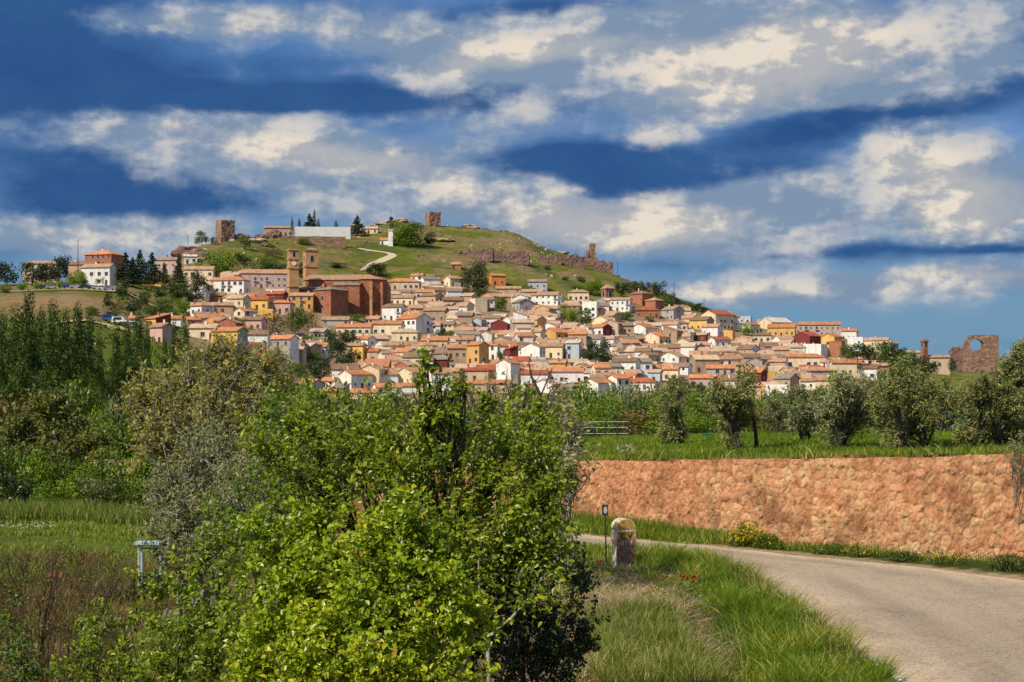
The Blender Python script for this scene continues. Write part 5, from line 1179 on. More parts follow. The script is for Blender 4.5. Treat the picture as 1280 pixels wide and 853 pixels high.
# brightest foliage closest to the eye
lumps = [(480, 690, 11.2, 42), (520, 670, 11.2, 34), (440, 700, 11.4, 48), (400, 720, 11.4, 48), (360, 740, 11.4, 50), (500, 750, 11, 50), (550, 740, 11, 42), (580, 790, 11, 40), (450, 780, 11, 52), (400, 800, 11, 50), (340, 800, 11.2, 50), (520, 820, 10.8, 50), (460, 850, 10.6, 50), (380, 860, 10.6, 50), (320, 850, 11, 46), (560, 850, 10.8, 40), (505, 640, 11.3, 22), (330, 690, 11.8, 36), (550, 700, 11.2, 26), (390, 660, 11.8, 32)]
branched('leafy_shrub', ground_at(470, 11.5), TG(lumps), 5, M['leaf_bright'], M['twig_red'], nleaf=26, lsize=.047, r0=.035, sub=12, twl=.26, twigs=6, stems=5, up=.6, lvar=.7, lab='bright green broad-leaved shrub filling the lower middle foreground', cat='shrub')
# dark bramble at the right foot
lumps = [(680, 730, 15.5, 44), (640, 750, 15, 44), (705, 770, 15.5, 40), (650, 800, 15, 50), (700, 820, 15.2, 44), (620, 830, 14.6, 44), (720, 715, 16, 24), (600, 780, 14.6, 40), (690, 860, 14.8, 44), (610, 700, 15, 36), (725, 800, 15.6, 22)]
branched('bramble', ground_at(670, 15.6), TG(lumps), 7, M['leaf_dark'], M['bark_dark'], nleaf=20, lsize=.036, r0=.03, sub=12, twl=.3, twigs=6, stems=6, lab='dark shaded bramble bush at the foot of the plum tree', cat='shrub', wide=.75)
# small whippy tree with a pale stem in front of the bramble
m = MB(); t = empty('sapling', ground_at(612, 12.8)); b_ = np.array(t.location)
for pts, rd in (([P(612, 900, 12.8), P(611, 850, 12.8), P(609, 798, 12.8)], [.022, .02, .017]), ([P(609, 798, 12.8), P(640, 772, 12.7), P(664, 745, 12.7), P(680, 718, 12.6)], [.016, .013, .010, .006]), ([P(609, 798, 12.8), P(600, 760, 12.8), P(598, 700, 12.9)], [.012, .008, .005])):
    m.tube([np.array(p)-b_ for p in pts], rd, 6)
m.build('stem', M['bark_pale'], t, True); r = np.random.default_rng(12); pc_ = []
for q in ((680, 722, 12.6), (668, 738, 12.6), (655, 752, 12.7), (690, 745, 12.6), (625, 730, 12.8), (600, 710, 12.8), (610, 770, 12.7), (640, 700, 12.7), (700, 735, 12.6)):
    pc_.append(np.array(P(*q))-b_+r.normal(size=(46, 3))*np.array([.11, .1, .12]))
pc_ = np.concatenate(pc_); link(bpy.data.objects.new('foliage', leaves('foliage', pc_, r.normal(size=pc_.shape)*.6+[0, -.3, .7], r.normal(size=pc_.shape)-[0, 0, .5], r.uniform(.04, .07, len(pc_)), M['leaf_plum'], None, .5, True)), t)
tag(t, 'thin sapling with a pale bent stem before the dark bramble', 'sapling')
# left low branching shrub
lumps = [(280, 730, 12.5, 44), (240, 770, 12.5, 46), (300, 790, 12, 46), (200, 800, 12.6, 44), (250, 830, 12, 48), (180, 850, 12.4, 44), (130, 830, 13, 32), (300, 850, 11.6, 46), (230, 710, 13.2, 28), (150, 760, 13.2, 26), (100, 780, 13.4, 22), (190, 735, 13.2, 24), (90, 850, 13, 28), (290, 680, 13, 34)]
branched('hawthorn_shrub', ground_at(235, 12.8), TG(lumps), 9, M['leaf_plum'], M['bark_dark'], nleaf=15, lsize=.045, r0=.03, sub=8, twl=.3, twigs=6, stems=5, lab='darker low shrub with crooked twigs left of the bright shrub', cat='shrub', bare=.12)
# bare shrub in the lower left corner
lumps = [(20, 700, 14, 40), (60, 740, 14, 50), (10, 780, 14, 50), (100, 720, 14, 40), (40, 830, 14, 50), (120, 790, 14, 40), (70, 690, 14.3, 24), (0, 720, 14, 34), (150, 700, 14.4, 28)]
branched('bare_shrub', ground_at(60, 14), TG(lumps), 10, M['leaf_rust'], M['twig_red'], nleaf=5, lsize=.028, r0=.022, sub=16, twl=.36, twigs=8, stems=6, lab='leafless reddish twiggy shrub in the lower left corner', cat='shrub', bare=.5, up=.25)
# yellowish and pale trees behind the plum
lumps = [(330, 600, 24, 46), (355, 560, 24, 44), (300, 640, 23, 42), (370, 620, 23, 46), (340, 530, 25, 34), (400, 560, 24, 40), (320, 680, 22, 40), (400, 510, 25, 26), (350, 500, 26, 18)]
branched('pear_tree', ground_at(350, 24), TG(lumps), 11, M['leaf_spring'], M['bark'], nleaf=10, lsize=.085, r0=.07, sub=12, twl=.5, twigs=5, stems=3, lab='yellow-green leafy tree left behind the plum tree', cat='tree', fold=False)
lumps = [(700, 520, 26, 30), (720, 550, 26, 30), (690, 560, 26, 36), (660, 530, 26, 34), (715, 590, 25, 30), (630, 520, 27, 34), (600, 510, 27, 30), (690, 610, 25, 34), (705, 500, 27, 16), (640, 500, 27, 18)]
branched('yellowish_shrub', ground_at(690, 26), TG(lumps), 13, M['leaf_silver'], M['bark_pale'], nleaf=9, lsize=.10, r0=.06, sub=12, twl=.6, twigs=5, stems=4, lab='pale yellow-green shrub right behind the plum tree', cat='shrub', fold=False, wide=.4, bare=.15)
lumps = [(585, 480, 20, 22), (615, 490, 20, 26), (640, 475, 20, 24), (560, 500, 20, 24), (665, 470, 20, 20), (690, 490, 20, 20), (520, 510, 20, 20)]
branched('bare_tree', ground_at(620, 20), TG(lumps), 14, M['leaf_spring'], M['bark_dark'], nleaf=2, lsize=.05, r0=.05, sub=4, twl=.5, twigs=3, stems=3, lab='leafless dark-twigged tree poking above the plum tree', cat='tree', bare=.7, up=1.2, fold=False)
m = MB(); t = empty('dead_stick', P(655, 560, 17)); b_ = np.array(t.location)
for a in (((652, 560), (672, 520), (676, 495), (690, 461)), ((676, 495), (664, 470), (661, 452)), ((661, 545), (662, 500), (661, 480))):
    m.tube([np.array(P(x_, y_, 17))-b_ for x_, y_ in a], list(np.linspace(.018, .006, len(a))), 5)
m.tube([np.array((b_[0], 17, hz(b_[0], 17)-.1))-b_, np.array(P(652, 560, 17))-b_], [.03, .018], 6)
m.build('stem', M['bark_dark'], t); tag(t, 'bare forked stick leaning right above the plum tree', 'branch')
# grey-green olive on the left, and the big budding walnut beyond it
lumps = [(235, 600, 32, 52), (275, 580, 32, 50), (300, 620, 31, 48), (215, 640, 31, 42), (250, 660, 30.5, 50), (290, 670, 30, 46), (240, 700, 30, 34), (210, 680, 31, 28), (270, 560, 33, 30), (320, 590, 32, 40), (205, 610, 32, 24), (250, 565, 33, 26), (340, 640, 31, 40)]
branched('olive_tree', ground_at(265, 31.5), TG(lumps), 15, M['leaf_olive'], M['bark_pale'], nleaf=18, lsize=.11, r0=.12, sub=16, twl=.6, twigs=6, stems=3, lab='big grey-green olive tree left of the plum tree', cat='olive tree', fold=False, wide=.32)
lumps = [(px, py, d, rr_) for px, py, d, rr_ in ((265, 450, 76, 26), (230, 470, 76, 30), (200, 490, 76, 30), (180, 520, 76, 26), (215, 530, 75, 34), (300, 450, 76, 26), (330, 465, 76, 30), (350, 500, 76, 26), (310, 500, 75, 34), (265, 490, 75, 34), (255, 535, 75, 34), (300, 540, 75, 34), (340, 540, 76, 28), (185, 555, 75, 26), (230, 570, 75, 30), (345, 450, 77, 16), (280, 440, 77, 16), (320, 580, 75, 26), (275, 580, 75, 28), (170, 500, 76, 20))]
branched('walnut_tree', ground_at(265, 76), TG(lumps), 16, M['leaf_bud'], M['bark_pale'], nleaf=9, lsize=.26, r0=.30, sub=14, twl=1.5, twigs=6, stems=1, lab='large budding yellow-brown tree with pale branches on the left', cat='tree', fold=False, wide=.4, bare=.10, up=.6)
lumps = [(60, 530, 92, 30), (30, 540, 92, 30), (95, 545, 92, 30), (65, 510, 92, 22), (120, 560, 91, 22), (10, 550, 92, 24), (85, 575, 90, 28), (35, 575, 90, 28), (130, 590, 90, 20)]
branched('russet_tree', ground_at(65, 91), TG(lumps), 17, M['leaf_rust'], M['bark'], nleaf=11, lsize=.30, r0=.25, sub=14, twl=1.1, twigs=6, stems=1, lab='rounded russet-green tree at the left below the poplars', cat='tree', fold=False, wide=.5, up=.6)
# hedge bushes along the left field
for i, (px, top, w, d, k_) in enumerate([(10, 565, 46, 80, 'midround'), (40, 572, 44, 78, 'spring'), (75, 580, 46, 79, 'midround'), (108, 585, 44, 78, 'spring'), (138, 575, 40, 80, 'midround'), (165, 572, 44, 79, 'spring'), (190, 580, 40, 79, 'midround'), (25, 592, 40, 75, 'darkround'), (125, 600, 40, 74, 'olive'), (60, 604, 36, 74, 'spring'), (160, 605, 36, 74, 'midround'), (-15, 560, 50, 78, 'midround'), (150, 500, 40, 110, 'olive'), (120, 500, 30, 112, 'bush'), (210, 590, 40, 76, 'spring'), (135, 520, 30, 100, 'spring'), (240, 600, 44, 74, 'midround'), (20, 500, 60, 112, 'brown'), (100, 485, 60, 116, 'midround'), (160, 530, 40, 98, 'midround')]):
    x = (px-640)/F*d; z = hz(x, d); t_ = CZ-(top-HZ)/F*d
    # a hedge bush carries finer foliage than the far trees
    tree(k_, x, d, z-.2, w*d/F*1.25, t_-z+.2, f"hedge bush, {ords[i]}{'' if i == 0 else ' of those'} along the far side of the left field", 'bush', 'hedge bushes by the left field', i+2, 'hedge_bush', low=True)
# olives on the terrace
M['leaf_terr'] = M['leaf_olive_brown']
OT = [(838, 34+12, [(838, 500, 24), (845, 520, 24), (828, 525, 20), (850, 490, 18), (836, 545, 18), (855, 545, 14), (842, 480, 12)], 'upright olive tree nearest the fence on the terrace', 'leaf_terr', 564),
      (915, 40, [(912, 490, 24), (900, 510, 22), (925, 515, 24), (908, 535, 20), (930, 495, 18), (915, 555, 14), (938, 525, 14), (895, 490, 14), (935, 480, 12)], 'dense brownish olive tree with a clump touching the ground', 'leaf_terr', 570),
      (1005, 44, [(1002, 510, 18), (995, 530, 18), (1008, 540, 16), (1000, 495, 12), (1015, 520, 14)], 'small grey olive tree in mid terrace', 'leaf_olive', 556),
      (1047, 38, [(1045, 500, 28), (1030, 520, 26), (1062, 515, 26), (1040, 540, 24), (1070, 490, 20), (1060, 540, 20), (1025, 500, 18), (1052, 480, 14), (1080, 515, 18)], 'grey-green olive tree with a short gnarled trunk', 'leaf_olive', 571),
      (1125, 36.5, [(1110, 490, 28), (1135, 485, 30), (1100, 515, 26), (1130, 520, 30), (1150, 505, 28), (1115, 540, 24), (1145, 540, 22), (1165, 520, 20), (1120, 465, 18), (1150, 475, 18), (1092, 495, 18), (1110, 560, 14), (1168, 490, 16)], 'large bushy olive tree at the wall edge', 'leaf_terr', 576),
      (1235, 35, [(1225, 500, 30), (1250, 490, 32), (1215, 525, 28), (1245, 525, 32), (1272, 510, 32), (1235, 550, 26), (1265, 545, 28), (1228, 484, 20), (1262, 466, 20), (1280, 470, 28), (1205, 505, 20), (1275, 445, 14), (1284, 432, 14), (1290, 540, 30), (1205, 545, 18), (1295, 490, 28)], 'tall wide olive tree at the right edge of the terrace', 'leaf_terr', 574),
      (1185, 50, [(1180, 496, 20), (1195, 504, 20), (1170, 510, 18), (1190, 525, 20), (1205, 492, 14), (1178, 482, 10)], 'olive tree in the second row right of the large bushy one', 'leaf_terr', 553),
      (970, 56, [(968, 510, 16), (978, 520, 14), (962, 525, 14)], 'little round olive at the back of the terrace', 'leaf_olive', 545)]
for i, (px, d, lp, lab, lf_, by) in enumerate(OT):
    lp2 = [(a, b_, d+(((k*37) % 7)-3)*.25, c_*.80) for k, (a, b_, c_) in enumerate(lp)]
    branched('olive_tree', ground_at(px, d, -.05), TG(lp2), 30+i, M[lf_], M['bark'], nleaf=15, lsize=.09, r0=.085, sub=13, twl=.40, twigs=5, stems=2, lab=lab, cat='olive tree', fold=False, wide=.34, group='olive trees on the terrace', droop=.1)
m = MB(); t = empty('olive_trunk_tree', ground_at(946, 40.5)); m.tube([(0, 0, -.1), (-.03, 0, .4), (-.12, 0, 1.0), (-.3, 0, 1.7)], [.06, .05, .045, .03], 7); m.build('trunk', M['bark_dark'], t)
r = np.random.default_rng(3); c_ = np.array([-.25, 0, 1.75])+unit(r.normal(size=(900, 3)))*r.random((900, 1))**.4*np.array([.34, .34, .55])
link(bpy.data.objects.new('crown', leaves('crown', c_, r.normal(size=c_.shape), r.normal(size=c_.shape), r.uniform(.05, .11, 900), M['leaf_terr'], None, .4)), t); tag(t, 'thin olive with a bare single trunk right of the dense brownish one', 'olive tree', 'olive trees on the terrace')
t.name = 'olive_tree'
# white blossom shrub, silver bush spilling over the wall
branched('blossom_shrub', ground_at(782, 41), TG([(782, 558, 41, 8), (776, 563, 41, 6), (790, 562, 41, 6)]), 50, M['flower_white'], M['bark'], nleaf=6, lsize=.03, r0=.02, sub=8, twl=.12, twigs=4, stems=2, lab='small white-flowering shrub near the left end of the terrace', cat='shrub', fold=False)
branched('silver_shrub', ground_at(1275, 30.9, .0), TG([(1272, 555, 30, 14), (1285, 565, 30, 18), (1268, 575, 29.8, 12), (1282, 590, 29.6, 12)]), 51, M['leaf_silver'], M['bark_pale'], nleaf=12, lsize=.06, r0=.03, sub=9, twl=.2, twigs=5, stems=3, lab='silvery green shrub spilling over the right end of the wall', cat='shrub', fold=False, wide=.3)
# yellow-flowered broom and herbs at the wall foot
def herb(name, px, py, d, w, h, n, mats, lab, seed, ratio=.5, ls=.05, x=None):
    r = np.random.default_rng(seed); x = (px-640)/F*d; z = hz(x, d); t = empty(name, (x, d, z))
    st = MB()
    for k in range(26): a, b2 = r.normal(size=2)*.3; st.tube([(a*w*.3, b2*w*.2, -.02), (a*w, b2*w*.5, h*r.uniform(.6, 1))], [.008, .004], 3)
    st.build('stems', M['leaf_mid'], t)
    for nm_, mt, fr in (('leaves', mats[0], 1-ratio), ('flowers', mats[1], ratio)):
        k = max(8, int(n*fr)); u = unit(r.normal(size=(k, 3))); u[:, 2] = np.abs(u[:, 2]); c = u*r.random((k, 1))**.35*np.array([w/2, w/3, h])
        if nm_ == 'flowers': c = c[(c[:, 2] > h*.25)]; k = len(c)
        o_ = link(bpy.data.objects.new(nm_, leaves(nm_, c, r.normal(size=c.shape)+[0, -.4, .6], r.normal(size=c.shape), ls*r.uniform(.5, 1.2, k), M[mt], None, .6)), t); o_['kind'] = 'stuff'
    return tag(t, lab, 'plant')
herb('broom_bush', 934, 0, 34.3-.75, .95, .55, 2600, ('leaf_mid', 'flower_yellow'), 'yellow-flowered bush against the foot of the wall', 1, .5)
herb('broom_bush', 960, 0, 33.2, .7, .35, 1500, ('leaf_mid', 'flower_yellow'), 'greener bush right of the yellow-flowered one', 2, .06)
herb('yellow_herb', 1075, 0, 31.6, .9, .34, 900, ('leaf_mid', 'flower_yellow'), 'sparse yellow flowers at the middle of the wall foot', 3, .3, .035)
herb('yellow_herb', 1180, 0, 30.2, 1.1, .3, 900, ('leaf_mid', 'flower_yellow'), 'sparse yellow flowers near the right end of the wall foot', 4, .25, .035)
herb('weed_clump', 1262, 0, 28.9, .8, .36, 1500, ('leaf_dark', 'leaf_mid'), 'dark green weed clump at the right foot of the wall', 5, .5)
herb('weed_clump', 1040, 0, 32.2, 1.0, .24, 1200, ('leaf_mid', 'leaf_mid'), 'low green weeds left of the sparse yellow flowers', 6, .5)
herb('weed_clump', 1130, 0, 30.9, .9, .2, 900, ('leaf_mid', 'leaf_dark'), 'low weeds between the two sparse yellow patches', 7, .5)

# ------------------------------------------------------------------ retaining wall of red-orange rubble
p = resample([tuple(q) for q in WL[1:-1]], 950); Lw = np.r_[0, np.cumsum(np.hypot(*(p[1:]-p[:-1]).T))]
nv = 84; t_ = np.gradient(p, axis=0); t_ /= np.hypot(*t_.T)[:, None]; nrm = np.stack([t_[:, 1], -t_[:, 0]], 1)   # towards the road
U = np.repeat(Lw[:, None], nv, 1); top = wall_top(p[:, 0])+.03+.05*(fbm(Lw*1.5, Lw*0, 3, 2)-.5)*2
zb = H(p[:, 0]+nrm[:, 0]*.3, p[:, 1]+nrm[:, 1]*.3)-.25
Vv = zb[:, None]+(top-zb)[:, None]*np.linspace(0, 1, nv)[None]
cw_, ch_ = .15, .215
uu = U/cw_+.35*(fbm(U*2, Vv*2, 2, 5)-.5); vv = Vv/ch_+.35*(fbm(U*2, Vv*2, 2, 8)-.5)
b1 = np.full(U.shape, 9.); b2 = np.full(U.shape, 9.); cid = np.zeros(U.shape)
iu, iv = np.floor(uu), np.floor(vv)
for a in (-1, 0, 1):
    for b_ in (-1, 0, 1):
        cx, cy = iu+a, iv+b_; jx, jy = cx+.12+.76*hsh(cx, cy, 1), cy+.12+.76*hsh(cx, cy, 2)
        dd = np.hypot(uu-jx, (vv-jy)); m1 = dd < b1
        b2 = np.where(m1, b1, np.minimum(b2, dd)); cid = np.where(m1, hsh(cx, cy, 3), cid); b1 = np.minimum(b1, dd)
edge = b2-b1
bul = sstep(0, .45, edge); tilt = (hsh(np.floor(cid*997), cid*0, 4)-.5)
dsp = .018*bul+.022*(cid-.5)*bul+.065*(fbm(U*10, Vv*6, 4, 11)-.5)*2+.04*tilt*bul*(uu-np.floor(uu)-.5)+.12*(fbm(U*.5, Vv*.6, 3, 17)-.5)
bat = (Vv-zb[:, None])*-.10
Xw = p[:, 0][:, None]+nrm[:, 0][:, None]*(dsp+bat+.18); Yw = p[:, 1][:, None]+nrm[:, 1][:, None]*(dsp+bat+.18)
capx = p[:, 0]-nrm[:, 0]*.75; capy = p[:, 1]-nrm[:, 1]*.75
Vw = np.concatenate([np.stack([Xw, Yw, Vv], 2), np.stack([capx, capy, top-.02], 1)[:, None], np.stack([capx, capy, top-.8], 1)[:, None]], 1)
npf = nv+2; I = np.arange(len(p)*npf).reshape(len(p), npf)
Qw = np.stack([I[:-1, :-1].ravel(), I[1:, :-1].ravel(), I[1:, 1:].ravel(), I[:-1, 1:].ravel()], 1)
pad = lambda A: np.concatenate([A, A[:, -1:], A[:, -1:]], 1).ravel()
m_, nt, b = newmat('red_rubble_stone')
a1 = nd(nt, 'ShaderNodeAttribute', attribute_name='stone'); a2 = nd(nt, 'ShaderNodeAttribute', attribute_name='joint'); a3 = nd(nt, 'ShaderNodeAttribute', attribute_name='patch')
c = ramp(nt, [(0, (.50, .24, .12)), (.3, (.60, .31, .16)), (.6, (.66, .38, .20)), (.85, (.74, .50, .26)), (1, (.54, .29, .16))], a1.outputs['Fac'])
c = mixc(nt, ramp(nt, [(.35, (0, 0, 0)), (.65, (.75, .75, .75))], a3.outputs['Fac']), c, (.64, .29, .15))
c = mixc(nt, ramp(nt, [(0, (.9, .9, .9)), (.10, (0, 0, 0))], a2.outputs['Fac']), c, (.36, .18, .10))
c = mixc(nt, 1.0, c, ramp(nt, [(.3, (.68, .66, .64)), (.7, (1.15, 1.14, 1.12))], noise(nt, 9, 8, rough=.85)), 'MULTIPLY')
c = mixc(nt, 1.0, c, ramp(nt, [(.36, (.62, .60, .58)), (.5, (1, 1, 1))], noise(nt, .8, 5, rough=.7)), 'MULTIPLY')
tc = nd(nt, 'ShaderNodeTexCoord'); mp = nd(nt, 'ShaderNodeMapping'); mp.inputs['Scale'].default_value = (1, 1, .12); nt.links.new(tc.outputs['Object'], mp.inputs[0])
c = mixc(nt, 1.0, c, ramp(nt, [(.36, (.76, .72, .68)), (.52, (1, 1, 1)), (.68, (1.15, 1.13, 1.1))], noise(nt, 5.0, 5, vec=mp.outputs[0], rough=.7)), 'MULTIPLY')
nt.links.new(c, b.inputs['Base Color']); b.inputs['Roughness'].default_value = .95; b.inputs['Specular IOR Level'].default_value = .15
bump(nt, b, noise(nt, 22, 8, rough=.8), 1.0, .05)
wl = link(bpy.data.objects.new('retaining_wall', np_mesh('retaining_wall', Vw.reshape(-1, 3), Qw, m_, vertvals={'stone': pad(cid), 'joint': pad(edge), 'patch': pad(fbm(U*.30, Vv*.6, 3, 23)*1.0+.25*sstep(5, 1.5, U*0+Xw))}, smooth=False)))
tag(wl, 'orange-red rubble stone retaining wall along the road', 'wall')

# ------------------------------------------------------------------ grass and dry stalks
def blades(name, x, y, h, w, mat, seed, lean=.35, rnd=None, zoff=0):
    r = np.random.default_rng(seed); N = len(x); z = H(x, y)+zoff; a = r.uniform(0, 2*PI, N); h = np.broadcast_to(h, (N,)); w = np.broadcast_to(w, (N,))
    le = r.normal(size=(N, 2))*lean*h[:, None]
    b0 = np.stack([x-np.cos(a)*w/2, y-np.sin(a)*w/2, z-.02], 1); b1_ = np.stack([x+np.cos(a)*w/2, y+np.sin(a)*w/2, z-.02], 1)
    m0 = np.stack([x+le[:, 0]*.35-np.cos(a)*w*.4, y+le[:, 1]*.35-np.sin(a)*w*.4, z+h*.55], 1); m1 = np.stack([x+le[:, 0]*.35+np.cos(a)*w*.4, y+le[:, 1]*.35+np.sin(a)*w*.4, z+h*.55], 1)
    t0 = np.stack([x+le[:, 0]-np.cos(a)*w*.06, y+le[:, 1], z+h], 1); t1 = np.stack([x+le[:, 0]+np.cos(a)*w*.06, y+le[:, 1], z+h], 1)
    V = np.stack([b0, b1_, m1, m0, t0, t1], 1).reshape(-1, 3); k = np.arange(N)[:, None]*6
    Q = np.concatenate([k+np.array([0, 1, 2, 3]), k+np.array([3, 2, 5, 4])], 1).reshape(-1, 4)
    rn = r.random(N) if rnd is None else rnd
    return link(bpy.data.objects.new(name, np_mesh(name, V, Q, mat, facevals={'rnd': np.repeat(rn, 2)})))
def scatter(n, x0, x1, y0, y1, dens, seed):
    r = np.random.default_rng(seed); x = r.uniform(x0, x1, n); y = r.uniform(y0, y1, n); k = r.random(n) < dens(x, y); return x[k], y[k]
fx = lambda x, y, s, k: fbm(x*s, y*s, 3, k)
# left edge of the near verge of the road in picture-bottom distance: green sward
def d_green(x, y): return sstep(2.5, 3.3, x+1.1*(fx(x, y, .9, 77)-.45)+.8*sstep(23, 27, y))*sstep(.5, .0, road_w(x, y))*(.35+.65*sstep(.35, .5, fx(x, y, 1.5, 1)))*(1-.93*np.exp(-((x-2.9)/.75)**2-((y-25.2)/1.7)**2))*(1-.95*np.exp(-((x-2.1)/.9)**2-((y-28.2)/1.6)**2))
x, y = scatter(330000, 2.3, 5.0, 15.5, 33.5, d_green, 1)
cl = fx(x, y, 5.0, 91); cl2 = fx(x, y, 1.6, 92)
kk = rng.random(len(x)) < sstep(.30, .52, cl)*.9+.12; x, y, cl, cl2 = x[kk], y[kk], cl[kk], cl2[kk]
blades('verge_grass', x, y, (.07+.20*rng.random(len(x)))*(.35+1.3*sstep(.36, .62, cl))*(.6+.8*cl2), .013+.008*(rng.random(len(x)) < .2), M['grass_green'], 2, .55, np.clip(.05+.65*rng.random(len(x))+1.5*(cl2-.46)+.5*(cl-.5), 0, 1))
tag(C.objects[-1], 'dense green grass on the road verge', 'grass', kind='stuff')
def d_back(x, y): return sstep(.12, 0, road_w(x, y))*sstep(26.5, 29, y+.0*x)*sstep(-5, -3, x)*sstep(-.15, -.5, wall_s(x, y)[0])*sstep(.3, 1.0, np.abs(x-2.1)+np.abs(y-29)*.6)
x, y = scatter(90000, -5, 5, 26.5, 40, d_back, 3)
blades('bank_grass', x, y, .12+.16*rng.random(len(x)), .016, M['grass_green'], 4, .4)
tag(C.objects[-1], 'green grass around the milestone and beyond it', 'grass', kind='stuff')
def d_foot(x, y):
    s, al = wall_s(x, y); return sstep(-.95, -.5, s)*sstep(.05, -.1, s)*(.15+.85*sstep(9, 4, x))*sstep(.25, .5, fx(x, y, .9, 7)+.35*(x < 5))
x, y = scatter(260000, -3, 11, 28, 43, d_foot, 5)
hh = .10+.30*rng.random(len(x))*sstep(7, 2.5, x)+.10*rng.random(len(x))
blades('wall_foot_grass', x, y, hh, .016, M['grass_green'], 6, .25)
tag(C.objects[-1], 'tall green grass along the foot of the red wall', 'grass', kind='stuff')
def d_terr(x, y): s, _ = wall_s(x, y); return sstep(.55, .8, s)*(.2+.8*sstep(.38, .5, fx(x, y, .5, 9)))
x, y = scatter(230000, -3, 26, 29, 62, lambda x, y: d_terr(x, y)*(np.abs(x) < y*.36)*sstep(70, 40, y), 7)
sb_ = wall_s(x, y)[0]; blades('terrace_grass', x, y, .05+.08*rng.random(len(x))+.16*rng.random(len(x))*sstep(2.2, .8, sb_)*sstep(.4, .55, fx(x, y, .9, 44)), .024, M['grass_green'], 8, .4, np.clip(.3+.5*rng.random(len(x))+.9*(fx(x, y, .5, 15)-.42), 0, .93))
tag(C.objects[-1], 'green grass on the terrace above the wall', 'grass', kind='stuff')
x, y = scatter(60000, -2, 14, 29, 44, lambda x, y: sstep(.05, .2, wall_s(x, y)[0])*sstep(1.1, .8, wall_s(x, y)[0])*.9*sstep(.42, .52, fx(x, y, 1.2, 33)), 17)
blades('wall_edge_weeds', x, y, .06+.26*rng.random(len(x)), .02, M['grass_pale'], 18, .9, None, .0)
tag(C.objects[-1], 'straggling weeds along the top edge of the red wall', 'weeds', kind='stuff')
def d_dry(x, y): return .75*sstep(2.9, 2.1, x+1.1*(fx(x, y, .9, 77)-.45))*sstep(.4, .9, x)*sstep(28.3, 26.8, y)*sstep(17, 18, y)*sstep(.38, .5, fx(x, y, 1.2, 12)+.12*(y > 20))*sstep(.15, .35, np.abs(x-2.8)+.0*y)
x, y = scatter(100000, .3, 3.1, 17, 28.4, d_dry, 9)
kk = rng.random(len(x)) < .25+.75*sstep(.42, .55, fx(x, y, 4, 61)); x, y = x[kk], y[kk]
blades('dry_grass', x, y, .05+.16*rng.random(len(x)), .009, M['grass_dry'], 10, 1.3)
tag(C.objects[-1], 'tangled dry straw-coloured grass before the milestone', 'dry grass', kind='stuff')
x, y = scatter(16000, .0, 3.4, 18, 28.5, lambda x, y: sstep(3.4, 2.6, x+.8*(fx(x, y, .9, 77)-.45))*sstep(.38, .52, fx(x, y, 1.7, 31)), 91)
blades('dry_stalks', x, y, .10+.16*rng.random(len(x)), .010, M['stalk'], 92, 2.2)
tag(C.objects[-1], 'fallen pinkish dry stalks tangled before the milestone', 'dry stalks', kind='stuff')
x, y = scatter(9000, .6, 4.3, 17.5, 29, lambda x, y: sstep(.40, .56, fx(x, y, 2.2, 36))*sstep(.1, 0, road_w(x, y)), 93)
c_ = np.repeat(np.stack([x, y, H(x, y)], 1), 5, 0); r = np.random.default_rng(41); c_ = c_+r.normal(size=c_.shape)*[.05, .05, 0]; c_[:, 2] += r.uniform(.02, .17, len(c_))
o = link(bpy.data.objects.new('broad_weeds', leaves('broad_weeds', c_, r.normal(size=c_.shape)*.6+[0, -.2, .8], r.normal(size=c_.shape), r.uniform(.02, .055, len(c_)), M['leaf_spring'], None, .5, True))); tag(o, 'broad-leaved weeds mixed into the verge', 'weeds', kind='stuff')
x, y = scatter(150000, .9, 3.0, 15, 24, lambda x, y: sstep(2.8, 2.2, x)*sstep(.9, 1.3, x)*sstep(23.0, 20.5, y+2.5*(fx(x, y, .8, 55)-.45))*(.2+.8*sstep(.4, .52, fx(x, y, 1.6, 13))), 11)
kk = rng.random(len(x)) < .12+.88*sstep(.40, .56, fx(x, y, 4.5, 71)); x, y = x[kk], y[kk]
blades('pale_grass', x, y, .10+.26*rng.random(len(x)), .010, M['grass_pale'], 12, .4)
tag(C.objects[-1], 'pale yellow-green grass tuft at the bottom edge', 'grass', kind='stuff')
x, y = scatter(60000, .5, 4.4, 17, 30, lambda x, y: .35*sstep(.1, .0, road_w(x, y))*sstep(.46, .58, fx(x, y, 2, 21)), 13)
blades('herb_cover', x, y, .06+.1*rng.random(len(x)), .02, M['leaf_spring'], 14, .8)
tag(C.objects[-1], 'small leafy herbs among the verge grass', 'herbs', kind='stuff')
# oat-like seed stalks leaning over the road edge
x, y = scatter(900, 3.9, 4.9, 17, 30, lambda x, y: sstep(.6, .1, road_w(x, y))*sstep(-.05, .02, road_w(x, y)+.01), 15)
r = np.random.default_rng(2); hh = r.uniform(.3, .55, len(x)); blades('wild_oats', x, y, hh, .006, M['grass_dry'], 16, .25)
z = H(x, y); n_ = 7; c_ = np.stack([np.repeat(x, n_)+r.normal(size=len(x)*n_)*.05, np.repeat(y, n_)+r.normal(size=len(x)*n_)*.05, np.repeat(z+hh, n_)-r.uniform(-.02, .14, len(x)*n_)], 1)
tag(C.objects[-1], 'thin seed stalks of wild oats at the road edge', 'grass', kind='stuff')
o = link(bpy.data.objects.new('oat_heads', leaves('oat_heads', c_, r.normal(size=c_.shape), np.array([0, 0, -1.])+r.normal(size=c_.shape)*.4, .022, M['grass_dry'], None, .4))); tag(o, 'drooping seed heads above the road-edge grass', 'grass', kind='stuff')
